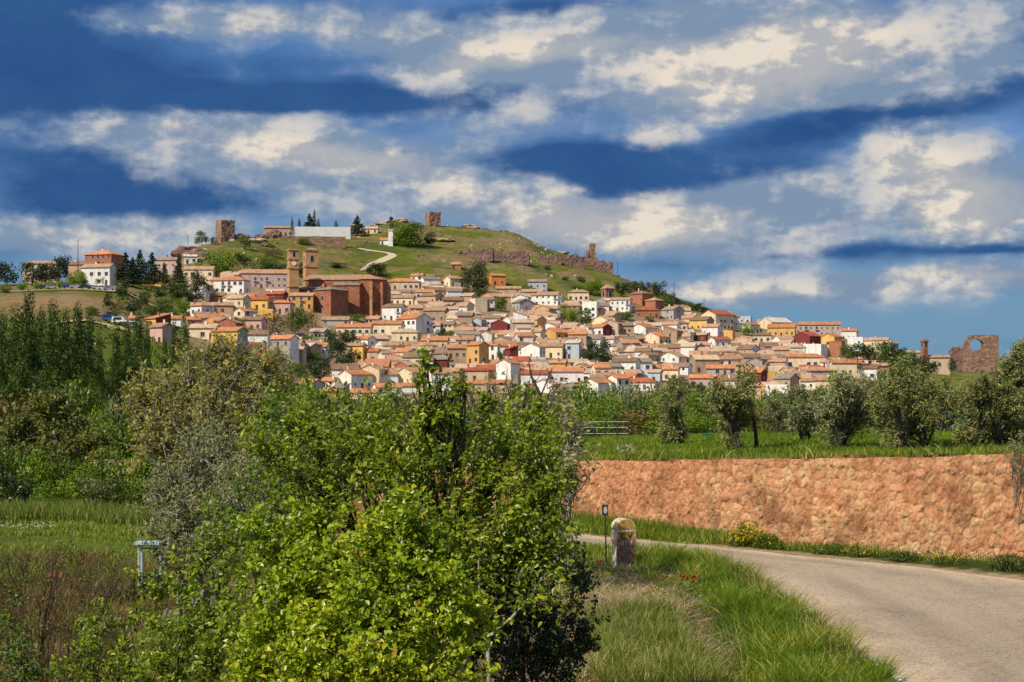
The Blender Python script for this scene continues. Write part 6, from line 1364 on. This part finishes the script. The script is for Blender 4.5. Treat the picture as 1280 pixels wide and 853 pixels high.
# left fields
x, y = scatter(60000, -26, -6, 48, 72, lambda x, y: (np.abs(x/y) < .36)*sstep(.62, .5, fbm(x*.08+4, y*.5, 4, 5)+.15*(y < 60)*(y > 49))*1.0, 19)
blades('field_grass', x, y, .12+.12*rng.random(len(x)), .03, M['grass_green'], 20, .4)
tag(C.objects[-1], 'green grass in the field on the left', 'grass', kind='stuff')
x, y = scatter(16000, -28, -6, 67, 73, lambda x, y: .9+0*x, 21)
blades('reeds', x, y, .4+.6*rng.random(len(x)), .035, M['grass_pale'], 22, .25)
tag(C.objects[-1], 'pale dry reeds between left field and hedge', 'reeds', kind='stuff')
x, y = scatter(1500, -22, -8, 58, 66, lambda x, y: sstep(.5, .6, fx(x, y, .35, 3)), 23); r = np.random.default_rng(4)
c_ = np.stack([x, y, H(x, y)+r.uniform(.1, .26, len(x))], 1); o = link(bpy.data.objects.new('field_flowers', leaves('field_flowers', c_, np.array([0, -.3, 1.])+r.normal(size=c_.shape)*.2, r.normal(size=c_.shape), .06, M['flower_white'], None, .9))); tag(o, 'white flowers scattered in the left green field', 'flowers', kind='stuff')
x, y = scatter(60000, -8, -1, 9, 40, lambda x, y: (.25+.6*sstep(.4, .55, fx(x, y, .7, 3)))*sstep(.02, 0, road_w(x, y)), 25)
blades('undergrowth', x, y, .12+.25*rng.random(len(x)), .02, M['grass_pale'], 26, .5)
tag(C.objects[-1], 'rough undergrowth beneath the foreground shrubs', 'undergrowth', kind='stuff')
r = np.random.default_rng(6); c_ = np.stack([r.uniform(2.0, 3.4, 160), r.uniform(24, 28.4, 160)], 1); c_ = np.c_[c_, H(c_[:, 0], c_[:, 1])+r.uniform(.08, .2, 160)]
o = link(bpy.data.objects.new('yellow_flowers', leaves('yellow_flowers', c_, np.array([0, -.5, .8])+r.normal(size=c_.shape)*.3, r.normal(size=c_.shape), .03, M['flower_yellow'], None, .9))); tag(o, 'tiny yellow flowers around the poppies', 'flowers', kind='stuff')
x, y = scatter(90000, -17, -3.2, 14, 52, lambda x, y: (np.abs(x/y) < .36)*(.15+.85*sstep(.40, .54, fx(x, y, .5, 301))), 27)
blades('rough_growth', x, y, .10+.40*rng.random(len(x))*fx(x, y, .7, 302)*1.5, .022, M['leaf_brown'], 28, .6)
tag(C.objects[-1], 'rough brownish green growth in the lower left', 'undergrowth', kind='stuff')
x, y = scatter(30000, -17, -3.2, 16, 50, lambda x, y: (np.abs(x/y) < .36)*sstep(.50, .6, fx(x, y, .6, 311)), 29)
blades('rank_grass', x, y, .15+.4*rng.random(len(x)), .022, M['grass_green'], 30, .5)
tag(C.objects[-1], 'rank green grass patches in the lower left', 'grass', kind='stuff')
# grit along the road edges
r = np.random.default_rng(97); mb_ = MB(); k_ = r.integers(8, len(RN)-1, 1500); t__ = np.where(r.random(1500) < .55, 1-np.abs(r.normal(size=1500))*.05, np.abs(r.normal(size=1500))*.06)
for a_, b__ in zip(k_, t__):
    q_ = RN[a_]*(1-b__)+RF[a_]*b__+r.normal(size=2)*.12
    if q_[1] < 14: continue
    s_ = .008+.022*r.random()**2.5; mb_.box((q_[0], q_[1], hz(q_[0], q_[1])+.02), (s_*1.5, s_, s_), 0, r.uniform(0, 3), .6)
tag(mb_.build('road_grit', M['rock_pale']), 'loose grit along both road edges', 'gravel', kind='stuff')
# poppies
for i, (px, py, d, lab) in enumerate([(819, 727, 26.2, 'red poppy, leftmost of the row right of the milestone'), (823, 727, 26.4, 'red poppy touching the leftmost one'), (832, 723, 26.6, 'upper red poppy of the middle pair'), (831, 727, 26.2, 'lower red poppy of the middle pair'), (854, 722, 26.6, 'single red poppy right of the middle pair'), (866, 722, 26.5, 'upper red poppy at the right end'), (866, 728, 26.2, 'lower red poppy at the right end'), (750, 703, 29.5, 'orange-red poppy left of the milestone'), (806, 708, 28.6, 'faded orange poppy right beside the milestone')]):
    h_ = P(px, py, d); z = hz(h_.x, d); t = empty('poppy', (h_.x, d, z)); hgt = max(.12, h_.z-z)
    m = MB(); m.tube([(0, 0, -.02), (.01, 0, hgt*.5), (0, 0, hgt)], .004, 4); m.build('stem', M['leaf_mid'], t)
    m = MB()
    for k in range(5):
        a = k*2*PI/5; ca, sa = math.cos(a), math.sin(a); q = [(0, 0, 0), (.055, -.042, .03), (.07, 0, .062), (.055, .042, .03)]
        m.add([(u*ca-v*sa, u*sa+v*ca, hgt+w_-.01) for u, v, w_ in q], [(0, 1, 2, 3)])
    o = m.build('petals', M['flower_red'], t); m = MB(); m.lathe([(.004, 0), (.014, .008), (.008, .02)], (0, 0, hgt), 6); m.build('flower_centre', M['iron'], t)
    tag(t, lab, 'poppy', 'poppies by the milestone')

# ------------------------------------------------------------------ milestone and reflector post
M['m_conc'] = plain('weathered_concrete', (.78, .64, .44), .95, .35, 9, c2=(.50, .35, .20), bmp=.6)
def flaky(name, c1, c2, th):
    m, nt, b = newmat(name); tc = nd(nt, 'ShaderNodeTexCoord'); mp = nd(nt, 'ShaderNodeMapping'); mp.inputs['Scale'].default_value = (2.2, 1, .7); nt.links.new(tc.outputs['Object'], mp.inputs[0])
    f = noise(nt, 14, 8, vec=mp.outputs[0], rough=.8); c = ramp(nt, [(th-.03, c1), (th+.03, c2)], f)
    c = mixc(nt, 1.0, c, ramp(nt, [(.3, (.7, .68, .66)), (.7, (1.1, 1.1, 1.1))], noise(nt, 30, 5)), 'MULTIPLY')
    nt.links.new(c, b.inputs['Base Color']); b.inputs['Roughness'].default_value = .9; bump(nt, b, f, .5, .01); return m
M['m_yellow'] = flaky('flaking_yellow_paint', (.30, .16, .06), (.58, .34, .06), .46)
M['m_brown'] = flaky('flaking_red_brown', (.25, .11, .055), (.58, .46, .36), .57)
M['m_white'] = flaky('flaking_white_paint', (.42, .34, .27), (.72, .68, .60), .48)
M['m_ochre'] = flaky('flaking_ochre_paint', (.26, .12, .05), (.50, .24, .025), .40)
pm = P(779, 713, 29.0); zg = hz(pm.x, 29.0); t = empty('milestone', (pm.x, 29.0, zg), .30)
Wm, Dm, Hm = .385, .30, CZ-(648-HZ)/F*29-zg
def arch(w, z0, h, n=14):
    r_ = w/2; zc = h-r_*.92; return [(-w/2, z0), (w/2, z0), (w/2, zc)]+[(math.cos(a)*r_, zc+math.sin(a)*r_*.92) for a in np.linspace(0.12, PI-.12, n)]+[(-w/2, zc)]
m = MB(); m.prism(arch(Wm, -.3, Hm), -Dm/2, Dm/2); m.build('body', M['m_conc'], t)
zc = Hm-Wm/2*.92; zb_ = zc-.055
m = MB(); m.prism([(x_, z_) for x_, z_ in arch(Wm*.90, zb_+.03, Hm-.018)], -Dm/2-.006, -Dm/2+.002); m.build('painted_head', M['m_yellow'], t)
m = MB()
for x_ in (-1, 1): m.add([(x_*(Wm/2+.004), -Dm/2+.01, zb_+.03), (x_*(Wm/2+.004), Dm/2-.01, zb_+.03), (x_*(Wm/2+.004), Dm/2-.01, zc), (x_*(Wm/2+.004), -Dm/2+.01, zc), (x_*(Wm/2-.004), -Dm/2+.01, zb_+.03), (x_*(Wm/2-.004), Dm/2-.01, zb_+.03), (x_*(Wm/2-.004), Dm/2-.01, zc), (x_*(Wm/2-.004), -Dm/2+.01, zc)], [(0, 1, 2, 3), (4, 5, 6, 7), (0, 1, 5, 4), (2, 3, 7, 6)])
m.build('painted_side', M['m_yellow'], t)
m = MB(); m.box((0, -Dm/2-.006, zb_), (Wm*.98, .018, .032)); m.box((-Wm*.47, -Dm/2-.004, zb_-.07), (.02, .014, .11)); m.box((Wm*.47, -Dm/2-.004, zb_-.07), (.02, .014, .11)); m.build('white_band', M['m_white'], t)
m = MB(); m.box((0, -Dm/2-.003, zb_-.09), (Wm*.88, .012, .145)); m.build('letter_panel', M['m_ochre'], t)
m = MB(); m.box((0, -Dm/2-.003, (zb_-.165)/2-.03), (Wm*.96, .010, zb_-.165+.06)); m.build('lower_face', M['m_brown'], t)
fc = bpy.data.curves.new('letters', 'FONT'); fc.body = 'C V'; fc.size = .15; fc.extrude = .003; fc.align_x = 'CENTER'; fc.space_character = 1.0; fc.offset = .003
fo = bpy.data.objects.new('tmp', fc); C.objects.link(fo); bpy.context.view_layer.update()
me = bpy.data.meshes.new_from_object(fo.evaluated_get(bpy.context.evaluated_depsgraph_get())); bpy.data.objects.remove(fo)
me.materials.clear(); me.materials.append(M['iron']); o = place(me, t, (0, -Dm/2-.012, zb_-.145), 0, 'letters'); o.rotation_euler = (PI/2, 0, 0); o['label'] = 'dark letters C V'
m = MB()
for k, (a, w_, h_) in enumerate(((-.09, .012, .09), (-.06, .014, .10), (-.015, .010, .08), (.01, .014, .12), (.045, .010, .07), (.075, .016, .09), (.11, .010, .12))): m.box((a, -Dm/2-.010, zb_-.175-h_/2), (w_, .008, h_))
m.build('worn_numerals', M['m_white'], t)
m = MB(); m.box((0, 0, -.02), (Wm+.12, Dm+.12, .12), 0, 0, .93); m.build('plinth', M['m_conc'], t)
tag(t, 'round-topped stone milestone with yellow head and letters C V', 'milestone')
pp = P(756.5, 706, 29.3); zg = hz(pp.x, 29.3); t = empty('reflector_post', (pp.x, 29.3, zg), .1); hp_ = CZ-(643-HZ)/F*29.3-zg
m = MB(); m.tube([(.03, 0, -.2), (0, 0, hp_)], .013, 8); m.build('post', M['iron'], t)
m = MB(); m.box((-.005, 0, hp_+.08), (.115, .03, .2)); m.lathe([(.012, 0), (.012, .03)], (-.03, 0, hp_+.18), 6); m.build('head', M['iron'], t)
m = MB(); pr = [(math.cos(a)*.036, hp_+.08+math.sin(a)*.07) for a in np.linspace(0, 2*PI, 14)[:-1]]; m.prism(pr, -.022, -.012); m.build('reflector', plain('dull_reflector', (.45, .43, .40), .3, .1), t)
tag(t, 'thin black post with a small oval reflector beside the milestone', 'reflector post')
for i, (px, py, s, lab) in enumerate([(1093, 832, .07, 'smaller whitish stone at the road edge'), (1120, 851, .09, 'larger whitish stone at the road edge')]):
    p_ = P(px, py, 17.9+(1-i)*.9); rock(p_.x, p_.y, hz(p_.x, p_.y)+.02, (s*1.3, s, s*.6), M['white'], lab, 40+i, 'whitish stones at the road edge')
for i, (px, d, s, lab) in enumerate([(805, 20.2, .16, 'flat brown stone slab in the gully, left one'), (878, 19.0, .2, 'flat brown stone slab in the gully, lower right one'), (828, 22.5, .12, 'pinkish stone in the dry grass')]):
    p_ = ground_at(px, d); rock(p_[0], p_[1], p_[2]+.0, (s*.8, s*1.2, s*.35), M['rock_pale'], lab, 50+i, 'stones in the gully')

# ------------------------------------------------------------------ fence, pylon, shed, gate, cars, poles
t = empty('wire_fence', ground_at(760, 58)); 
xa, xb = (728-760)/F*58, (786-760)/F*58
for k in range(5):
    m = MB(); xx = xa+(xb-xa)*k/4; m.tube([(xx, 0, -.1), (xx, 0, .62 if k not in (1, 3) else .6)], .03, 6); m.build('post', M['bark_dark'], t)
for h_ in (.15, .38, .6): m = MB(); m.tube([(xa, 0, h_), (xb, 0, h_+.01)], .014, 5); m.build('rail', M['frame'], t)
m = MB()
for k in range(30): xx = xa+(xb-xa)*k/29; m.tube([(xx, 0, .1), (xx, 0, .6)], .004, 3)
m.build('mesh_wire', M['iron'], t); tag(t, 'low metal fence at the back left of the terrace', 'fence')
t = empty('screen_fence', ground_at(1197, 58)); m = MB(); m.box((0, 0, .38), (.8, .03, .62)); m.build('green_netting', plain('green_netting', (.02, .16, .10), .8), t)
for s_ in (-.42, .42): m = MB(); m.tube([(s_, 0, -.1), (s_, 0, .8)], .03, 6); m.build('post', M['iron'], t)
tag(t, 'green netting screen between two posts behind the right olives', 'screen')
t = empty('feed_trough', ground_at(884, 52)); m = MB(); m.box((0, 0, .08), (.26, .2, .14), 0, 0, 1.15); m.box((0, 0, .16), (.33, .25, .02)); m.build('tub', plain('green_plastic', (.03, .2, .08), .5), t); tag(t, 'small green plastic tub on the terrace lawn', 'tub')
# lattice pylon
t = empty('power_pylon', ground_at(715.5, 300)); zt = CZ-(477-HZ)/F*300-t.location.z; m = MB()
for sx in (-1, 1):
    for sy in (-1, 1): m.tube([(sx*.7, sy*.7, -1), (sx*.35, sy*.35, zt)], .09, 4)
for k in range(8):
    z0, z1 = k*zt/8, (k+1)*zt/8; w0, w1 = .7-.35*k/8, .7-.35*(k+1)/8; m.tube([(-w0, -w0, z0), (w1, -w1, z1)], .05, 4); m.tube([(w0, -w0, z0), (-w1, -w1, z1)], .05, 4)
m.build('lattice', M['frame'], t); m = MB(); m.box((0, 0, zt-.4), (2.6, .2, .2)); m.box((0, 0, zt-1.3), (2.6, .2, .2)); m.build('crossarm', M['iron'], t)
for a in (-1.1, 0, 1.1): m = MB(); m.lathe([(.08, 0), (.12, .15), (.05, .4)], (a, 0, zt-.3), 6); m.build('insulator', M['frame'], t)
tag(t, 'lattice power pylon below the lower edge of town', 'pylon')
for i, (px, top, base, lab) in enumerate([(842.5, 354, 372, 'thin pole on the hill shoulder above the pines'), (880, 374, 390, 'thin pole lower on the descending ridge'), (97.5, 299, 332, 'tall thin antenna behind the white hospital'), (235, 294, 310, 'thin pole above the dark left boulder'), (772, 328, 343, 'thin pole right of the broken wall tower'), (656, 326, 340, 'thin pole on the slope under the long ruined wall')]):
    d = 620 if px < 100 else inv_d(px, base, 600); p_ = P(px, base, d); t = empty('utility_pole', p_); hh = (base-top)*d/F
    m = MB(); m.tube([(0, 0, -3), (0, 0, hh)], [.17, .10], 6); m.build('pole', M['iron'], t); m = MB(); m.box((0, 0, hh-.5), (1.4 if px != 97.5 else .4, .12, .12)); m.build('crossarm', M['iron'], t); tag(t, lab, 'pole')
# shed with a red roof among the left trees
d = 84.; t, _ = house((150-640)/F*d, d, hz((150-640)/F*d, d), 3.4, 2.6, 2.0, 'g', .15, 'brick', 'brown', 3, chim=False, nm='shed'); t.location.z = CZ-(597-HZ)/F*d-1.1; t.scale = (.72, .72, .72); tag(t, 'small shed with brownish red roof among the left trees', 'shed')
for k_, (a_, b_, c_, l_) in enumerate([(192, 40.5, .9, 'low dark bush before the pale blue frame'), (172, 40.0, .55, 'small weed clump left of the pale blue frame')]):
    q_ = ground_at(a_, b_); tree('darkbush', q_[0], b_, q_[2]-.1, 1.3, c_, l_, 'bush', None, k_, 'bush', low=True)
lumps = [(10, 820, 12.6, 34), (45, 850, 12.4, 36), (90, 835, 12.6, 26), (-15, 780, 13, 34), (20, 760, 13.4, 20), (130, 800, 13, 20)]
branched('low_shrub', ground_at(40, 12.8), TG(lumps), 91, M['leaf_mid'], M['bark'], nleaf=12, lsize=.04, r0=.02, sub=9, twl=.28, twigs=6, stems=5, lab='low dark green shrub in the very corner at lower left', cat='shrub', bare=.2)
# pale blue frame gate
t = empty('gate_frame', ground_at(186, 42)); M['paleblue'] = plain('chalky_blue_paint', (.38, .55, .60), .6, .3, 4); zt = CZ-(680-HZ)/F*42-t.location.z
for xx in (-.28, -.20, .32): m = MB(); m.box((xx, 0, zt/2), (.05, .05, zt)); m.build('upright', M['paleblue'] if xx > -.25 else M['frame'], t)
m = MB(); m.box((0, 0, zt+.03), (.7, .5, .07)); m.build('top_panel', M['paleblue'], t); m = MB(); m.box((.05, 0, zt-.12), (.5, .04, .04)); m.build('crossbar', M['paleblue'], t)
tag(t, 'pale blue metal frame stand beside the left olive', 'frame stand')
for k in range(5):
    p_ = ground_at(202+k*4.5, 34.0); m = MB(); m.box((0, 0, .16), (.06, .03, .42)); o = m.build('plank', M['bark_pale'], None); o.location = p_; o.rotation_euler = (0, .25+.1*k, .2*k)
    tag(o, f"grey plank leaning under the left olive, {ords[k]}{'' if k == 0 else ' from the left'}", 'plank', 'planks under the left olive')
for k in range(3):
    p_ = ground_at(66+k*7, 46); m = MB(); m.box((0, 0, .07), (.22, .14, .12)); m.box((.0, 0, .15), (.16, .12, .04)); o = m.build('brick_block', M['redstone'], None); o.location = p_; o.rotation_euler = (0, 0, .4*k); tag(o, f"red brick block on the left field, {['left', 'middle', 'right'][k]} one", 'brick', 'brick blocks on the left field')
def carpaint(name, c):
    m, nt, b = newmat(name); b.inputs['Base Color'].default_value = (*c, 1); b.inputs['Roughness'].default_value = .3; b.inputs['Coat Weight'].default_value = .5; return m
CP = dict(blue=carpaint('paint_blue', (.02, .07, .22)), white=carpaint('paint_white', (.75, .75, .73)), black=carpaint('paint_black', (.02, .02, .025)), grey=carpaint('paint_grey', (.3, .31, .33)), silver=carpaint('paint_silver', (.5, .52, .55)))
def car(x, y, z, rz, col, lab, van=False):
    t = empty('parked_car', (x, y, z), rz); L_, Wd, Hc = (4.8, 1.9, 1.95) if van else (4.2, 1.75, 1.42)
    pr = [(-L_/2, .35), (L_/2, .35), (L_/2, .8), (L_/2-.9, .95), (L_/2-1.5, Hc), (-L_/2+.15, Hc), (-L_/2, .9)] if van else [(-L_/2, .3), (L_/2, .3), (L_/2, .7), (L_/2-1.0, .9), (L_/2-1.7, Hc), (-L_/2+.8, Hc), (-L_/2+.1, .95)]
    m = MB(); m.prism(pr, -Wd/2, Wd/2); m.build('body', CP[col], t)
    m = MB(); z0, z1 = .98, Hc-.12; xa, xb = -L_/2+.45, L_/2-1.35
    for s_ in (-1, 1): m.add([(xa, s_*(Wd/2+.01), z0), (xb, s_*(Wd/2+.01), z0), (xb-.45, s_*(Wd/2+.01), z1), (xa+.25, s_*(Wd/2+.01), z1)], [(0, 1, 2, 3)])
    m.build('windows', M['glass'], t)
    for sx in (-1, 1):
        for s_ in (-1, 1):
            m = MB(); m.lathe([(.3, 0), (.33, .05), (.33, .2), (.3, .22)], n=12); o = m.build('wheel', M['iron'], t); o.rotation_euler = (PI/2, 0, 0); o.location = (sx*L_*.3, s_*(Wd/2-.1)+.1, .33)
    tag(t, lab, 'car', 'parked cars at the left')
d = 536
for i, (px, c_) in enumerate([(57, 'black'), (66, 'grey'), (86, 'blue'), (96, 'grey'), (108, 'black'), (116, 'silver'), (123, 'grey'), (130, 'silver'), (137, 'grey')]):
    dd = 541+(px > 110)*4; x = (px-640)/F*dd; car(x, dd-1, hz(x, dd)+.75, .15*(i % 3), c_, f"{c_} car, {ords[i]}{'' if i == 0 else ' from the left'} of those parked before the hospital")
for px, py, c_, lab in ((137.5, 403, 'blue', 'blue van parked on the dirt track'), (150.5, 406, 'white', 'white van parked on the dirt track')):
    dd = inv_d(px, py, 380); x = (px-640)/F*dd; car(x, dd, hz(x, dd)+.4, -.15, c_, lab, True)
for px, py, c_, lab in ((375.5, 417, 'silver', 'silver car under the full green tree'), (350.5, 417, 'white', 'pale green-white car under the grey-brown tree')):
    dd = inv_d(px, py, 500); x = (px-640)/F*dd; car(x, dd-6, hz(x, dd-6)+.2, .1, c_, lab)

# ------------------------------------------------------------------ sky, sun, camera
SUN = Vector((-.62, -.58, .86)).normalized(); el = math.asin(SUN.z)
w = bpy.data.worlds.new('World'); scene.world = w; w.use_nodes = True; nt = w.node_tree; nt.nodes.clear()
out = nd(nt, 'ShaderNodeOutputWorld'); bg = nd(nt, 'ShaderNodeBackground'); nt.links.new(bg.outputs[0], out.inputs[0])
sky = nd(nt, 'ShaderNodeTexSky', sky_type='NISHITA', sun_disc=False); sky.sun_elevation = el; sky.sun_rotation = math.atan2(SUN.x, SUN.y); sky.altitude = 900; sky.dust_density = .5; sky.ozone_density = 2.0
tc = nd(nt, 'ShaderNodeTexCoord'); sp = nd(nt, 'ShaderNodeSeparateXYZ'); nt.links.new(tc.outputs['Generated'], sp.inputs[0])
def mth(op, a, b=None, c=None, clamp=False):
    n = nt.nodes.new('ShaderNodeMath'); n.operation = op; n.use_clamp = clamp
    for s_, v in zip(n.inputs, (a, b, c)):
        if v is None: continue
        if isinstance(v, (int, float)): s_.default_value = v
        else: nt.links.new(v, s_)
    return n.outputs[0]
az = mth('ARCTAN2', sp.outputs[0], sp.outputs[1]); ele = mth('ARCSINE', sp.outputs[2])
def vec(x_, y_, z_=0.0):
    n = nt.nodes.new('ShaderNodeCombineXYZ')
    for s_, v in zip(n.inputs, (x_, y_, z_)):
        if isinstance(v, (int, float)): s_.default_value = v
        else: nt.links.new(v, s_)
    return n.outputs[0]
# cloud relief: billows flattened near the level line, lit from the upper left
def cn(ox, oy, k=0.0, sx=12.0, sy=21.0, det=10, ro=.56): return noise(nt, 1.0, det, vec=vec(mth('MULTIPLY_ADD', az, sx, ox), mth('MULTIPLY_ADD', ele, sy, oy), k), rough=ro)
nz1 = cn(0, 0); nzl = cn(-.22, .34); nz5 = cn(0, 0, 4.0, 34.0, 50.0, 8, .6); nzm = cn(-.10, .16, 4.0, 34.0, 50.0, 8, .6)
nz2 = cn(0, 0, 3.3, 5, 16, 4, .5); nz3 = cn(0, 0, 8.3, 5, 16, 4, .5); nz6 = cn(2, 1, 6.1, 6, 26, 5, .5)
azw = mth('ADD', az, mth('MULTIPLY', mth('SUBTRACT', nz2, .5), .12)); elw = mth('ADD', ele, mth('MULTIPLY', mth('SUBTRACT', nz3, .5), .05))
def blob(px, py, rx, ry, amp):
    a = math.atan((px-640)/F); e = math.atan((HZ-py)/F); sa, se = rx/F, ry/F
    u = mth('MULTIPLY', mth('SUBTRACT', azw, a), 1/sa); v = mth('MULTIPLY', mth('SUBTRACT', elw, e), 1/se)
    return mth('MULTIPLY', mth('EXPONENT', mth('MULTIPLY', mth('ADD', mth('MULTIPLY', u, u), mth('MULTIPLY', v, v)), -1.0)), amp)
def field(bl):
    s_ = None
    for b_ in bl: q = blob(*b_); s_ = q if s_ is None else mth('ADD', s_, q)
    return s_
# broad grey-white banks
WH = [(600, 60, 140, 44, .8), (300, 22, 320, 28, .6), (880, 90, 170, 52, 1.0), (1030, 80, 120, 56, .9), (760, 40, 210, 38, .75), (1080, 125, 160, 26, .65), (370, 195, 170, 34, .9), (500, 235, 160, 38, .8), (300, 155, 110, 34, .6), (760, 275, 170, 44, .95), (920, 280, 180, 40, .75), (1170, 215, 90, 46, .8), (1225, 255, 90, 46, 1.0), (1190, 358, 140, 26, .75), (110, 290, 190, 40, .75), (160, 175, 170, 46, .6), (900, 370, 150, 18, .75), (1220, 60, 90, 70, .5), (1040, 365, 150, 18, .6), (640, 140, 110, 40, .4), (1020, 235, 80, 40, .45), (800, 170, 60, 26, .4)]
HI = [(890, 95, 80, 40, 1.0), (985, 95, 80, 34, .75), (600, 60, 80, 26, .6), (345, 186, 60, 18, .8), (440, 205, 70, 20, .7), (550, 235, 40, 20, .6), (690, 258, 90, 26, .6), (770, 285, 90, 34, .85), (1160, 205, 50, 28, .6), (1215, 262, 80, 38, 1.0), (1020, 55, 70, 26, .6), (1180, 356, 90, 16, .6), (920, 372, 80, 9, .6), (100, 290, 120, 18, .35), (800, 160, 30, 10, .35), (240, 28, 180, 14, .35), (850, 265, 60, 18, .4), (160, 160, 70, 16, .25), (700, 50, 90, 16, .4)]
DK = [(1275, 20, 90, 110, .7), (-10, 10, 170, 110, .8), (330, 112, 340, 36, 1.25), (120, 235, 160, 42, 1.15), (60, 110, 150, 60, .7), (520, 125, 150, 22, .6), (850, 215, 210, 36, 1.2), (680, 205, 130, 24, .8), (1000, 170, 150, 20, .6), (1190, 145, 150, 26, 1.1), (1060, 314, 240, 17, .85), (900, 338, 120, 8, .3), (200, -8, 300, 12, .3), (680, 0, 200, 18, .8), (230, 255, 100, 14, .4), (1240, 314, 90, 8, .6), (1150, 5, 140, 18, .6), (-10, 60, 80, 220, .5)]
D_0 = mth('ADD', mth('ADD', field(DK), mth('MULTIPLY', mth('SUBTRACT', nz6, .5), 1.2)), mth('ADD', mth('MULTIPLY', mth('SUBTRACT', nz1, .5), -1.1), mth('MULTIPLY', mth('SUBTRACT', nz5, .5), -.35)))
W_ = mth('ADD', field(WH), mth('MULTIPLY', mth('SUBTRACT', nz1, .5), 1.25)); W_ = mth('ADD', W_, mth('MULTIPLY', mth('SUBTRACT', nz5, .5), .30))
lit = mth('ADD', mth('MULTIPLY', mth('SUBTRACT', nz1, nzl), 5.0), mth('MULTIPLY', mth('SUBTRACT', nz5, nzm), 1.9))
W_ = mth('SUBTRACT', W_, mth('MULTIPLY', mth('SUBTRACT', D_0, .45, clamp=True), .5))
HI_ = mth('ADD', mth('ADD', field(HI), mth('MULTIPLY', lit, .36)), mth('MULTIPLY', mth('SUBTRACT', W_, .5), .45))
D_ = D_0
high = mth('MULTIPLY', mth('SUBTRACT', ele, .30), 3.0, clamp=True)
def rampw(fac, stops): return ramp(nt, stops, fac)
base = mixc(nt, .75, sky.outputs[0], (.36, 1.40, 3.7))
base = mixc(nt, rampw(ele, [(.0, (1, 1, 1)), (.07, (.55, .55, .55)), (.16, (0, 0, 0))]), base, (1.15, 2.4, 3.5))
dark = mixc(nt, rampw(D_, [(.1, (0, 0, 0)), (1.0, (1, 1, 1))]), base, mixc(nt, nz1, (.10, .50, 1.7), (.40, 1.15, 2.7)))
shade = mixc(nt, rampw(mth('ADD', lit, .25), [(.0, (0, 0, 0)), (.75, (1, 1, 1))]), (1.75, 2.45, 3.5), (3.6, 3.9, 4.4))
greyc = mixc(nt, rampw(W_, [(-.0, (0, 0, 0)), (.55, (.95, .95, .95))]), dark, shade)
whitec = mixc(nt, rampw(HI_, [(.14, (0, 0, 0)), (.50, (.5, .5, .5)), (1.0, (1, 1, 1))]), greyc, mixc(nt, rampw(lit, [(-.0, (0, 0, 0)), (.45, (1, 1, 1))]), (3.6, 3.7, 3.9), (6.6, 5.9, 5.0)))
fin = mixc(nt, mth('MULTIPLY', rampw(W_, [(.0, (0, 0, 0)), (.40, (1, 1, 1))]), 1.0), dark, whitec)
fin = mixc(nt, high, fin, mixc(nt, rampw(nz1, [(.45, (0, 0, 0)), (.62, (1, 1, 1))]), sky.outputs[0], (6.5, 6.6, 7.0)))
nt.links.new(fin, bg.inputs[0]); bg.inputs[1].default_value = .10
sl = bpy.data.lights.new('sun', 'SUN'); sl.energy = 4.5; sl.angle = math.radians(.53); sl.color = (1.0, .90, .74)
so = link(bpy.data.objects.new('sun', sl)); so.rotation_euler = (-SUN).to_track_quat('-Z', 'Y').to_euler(); so.location = (-40, -40, 60)
cam = bpy.data.cameras.new('camera'); cam.sensor_width = 36; cam.lens = 36*F/1280; cam.shift_y = (HZ-426.5)/1280; cam.clip_end = 9000; cam.clip_start = .1
co = link(bpy.data.objects.new('camera', cam)); co.location = (0, 0, CZ); co.rotation_euler = (PI/2, 0, 0); scene.camera = co
vs = scene.view_settings; vs.view_transform = 'Standard'; vs.look = 'None'; vs.exposure = .28; vs.gamma = 1; vs.use_curve_mapping = False
scene.render.engine = 'CYCLES'
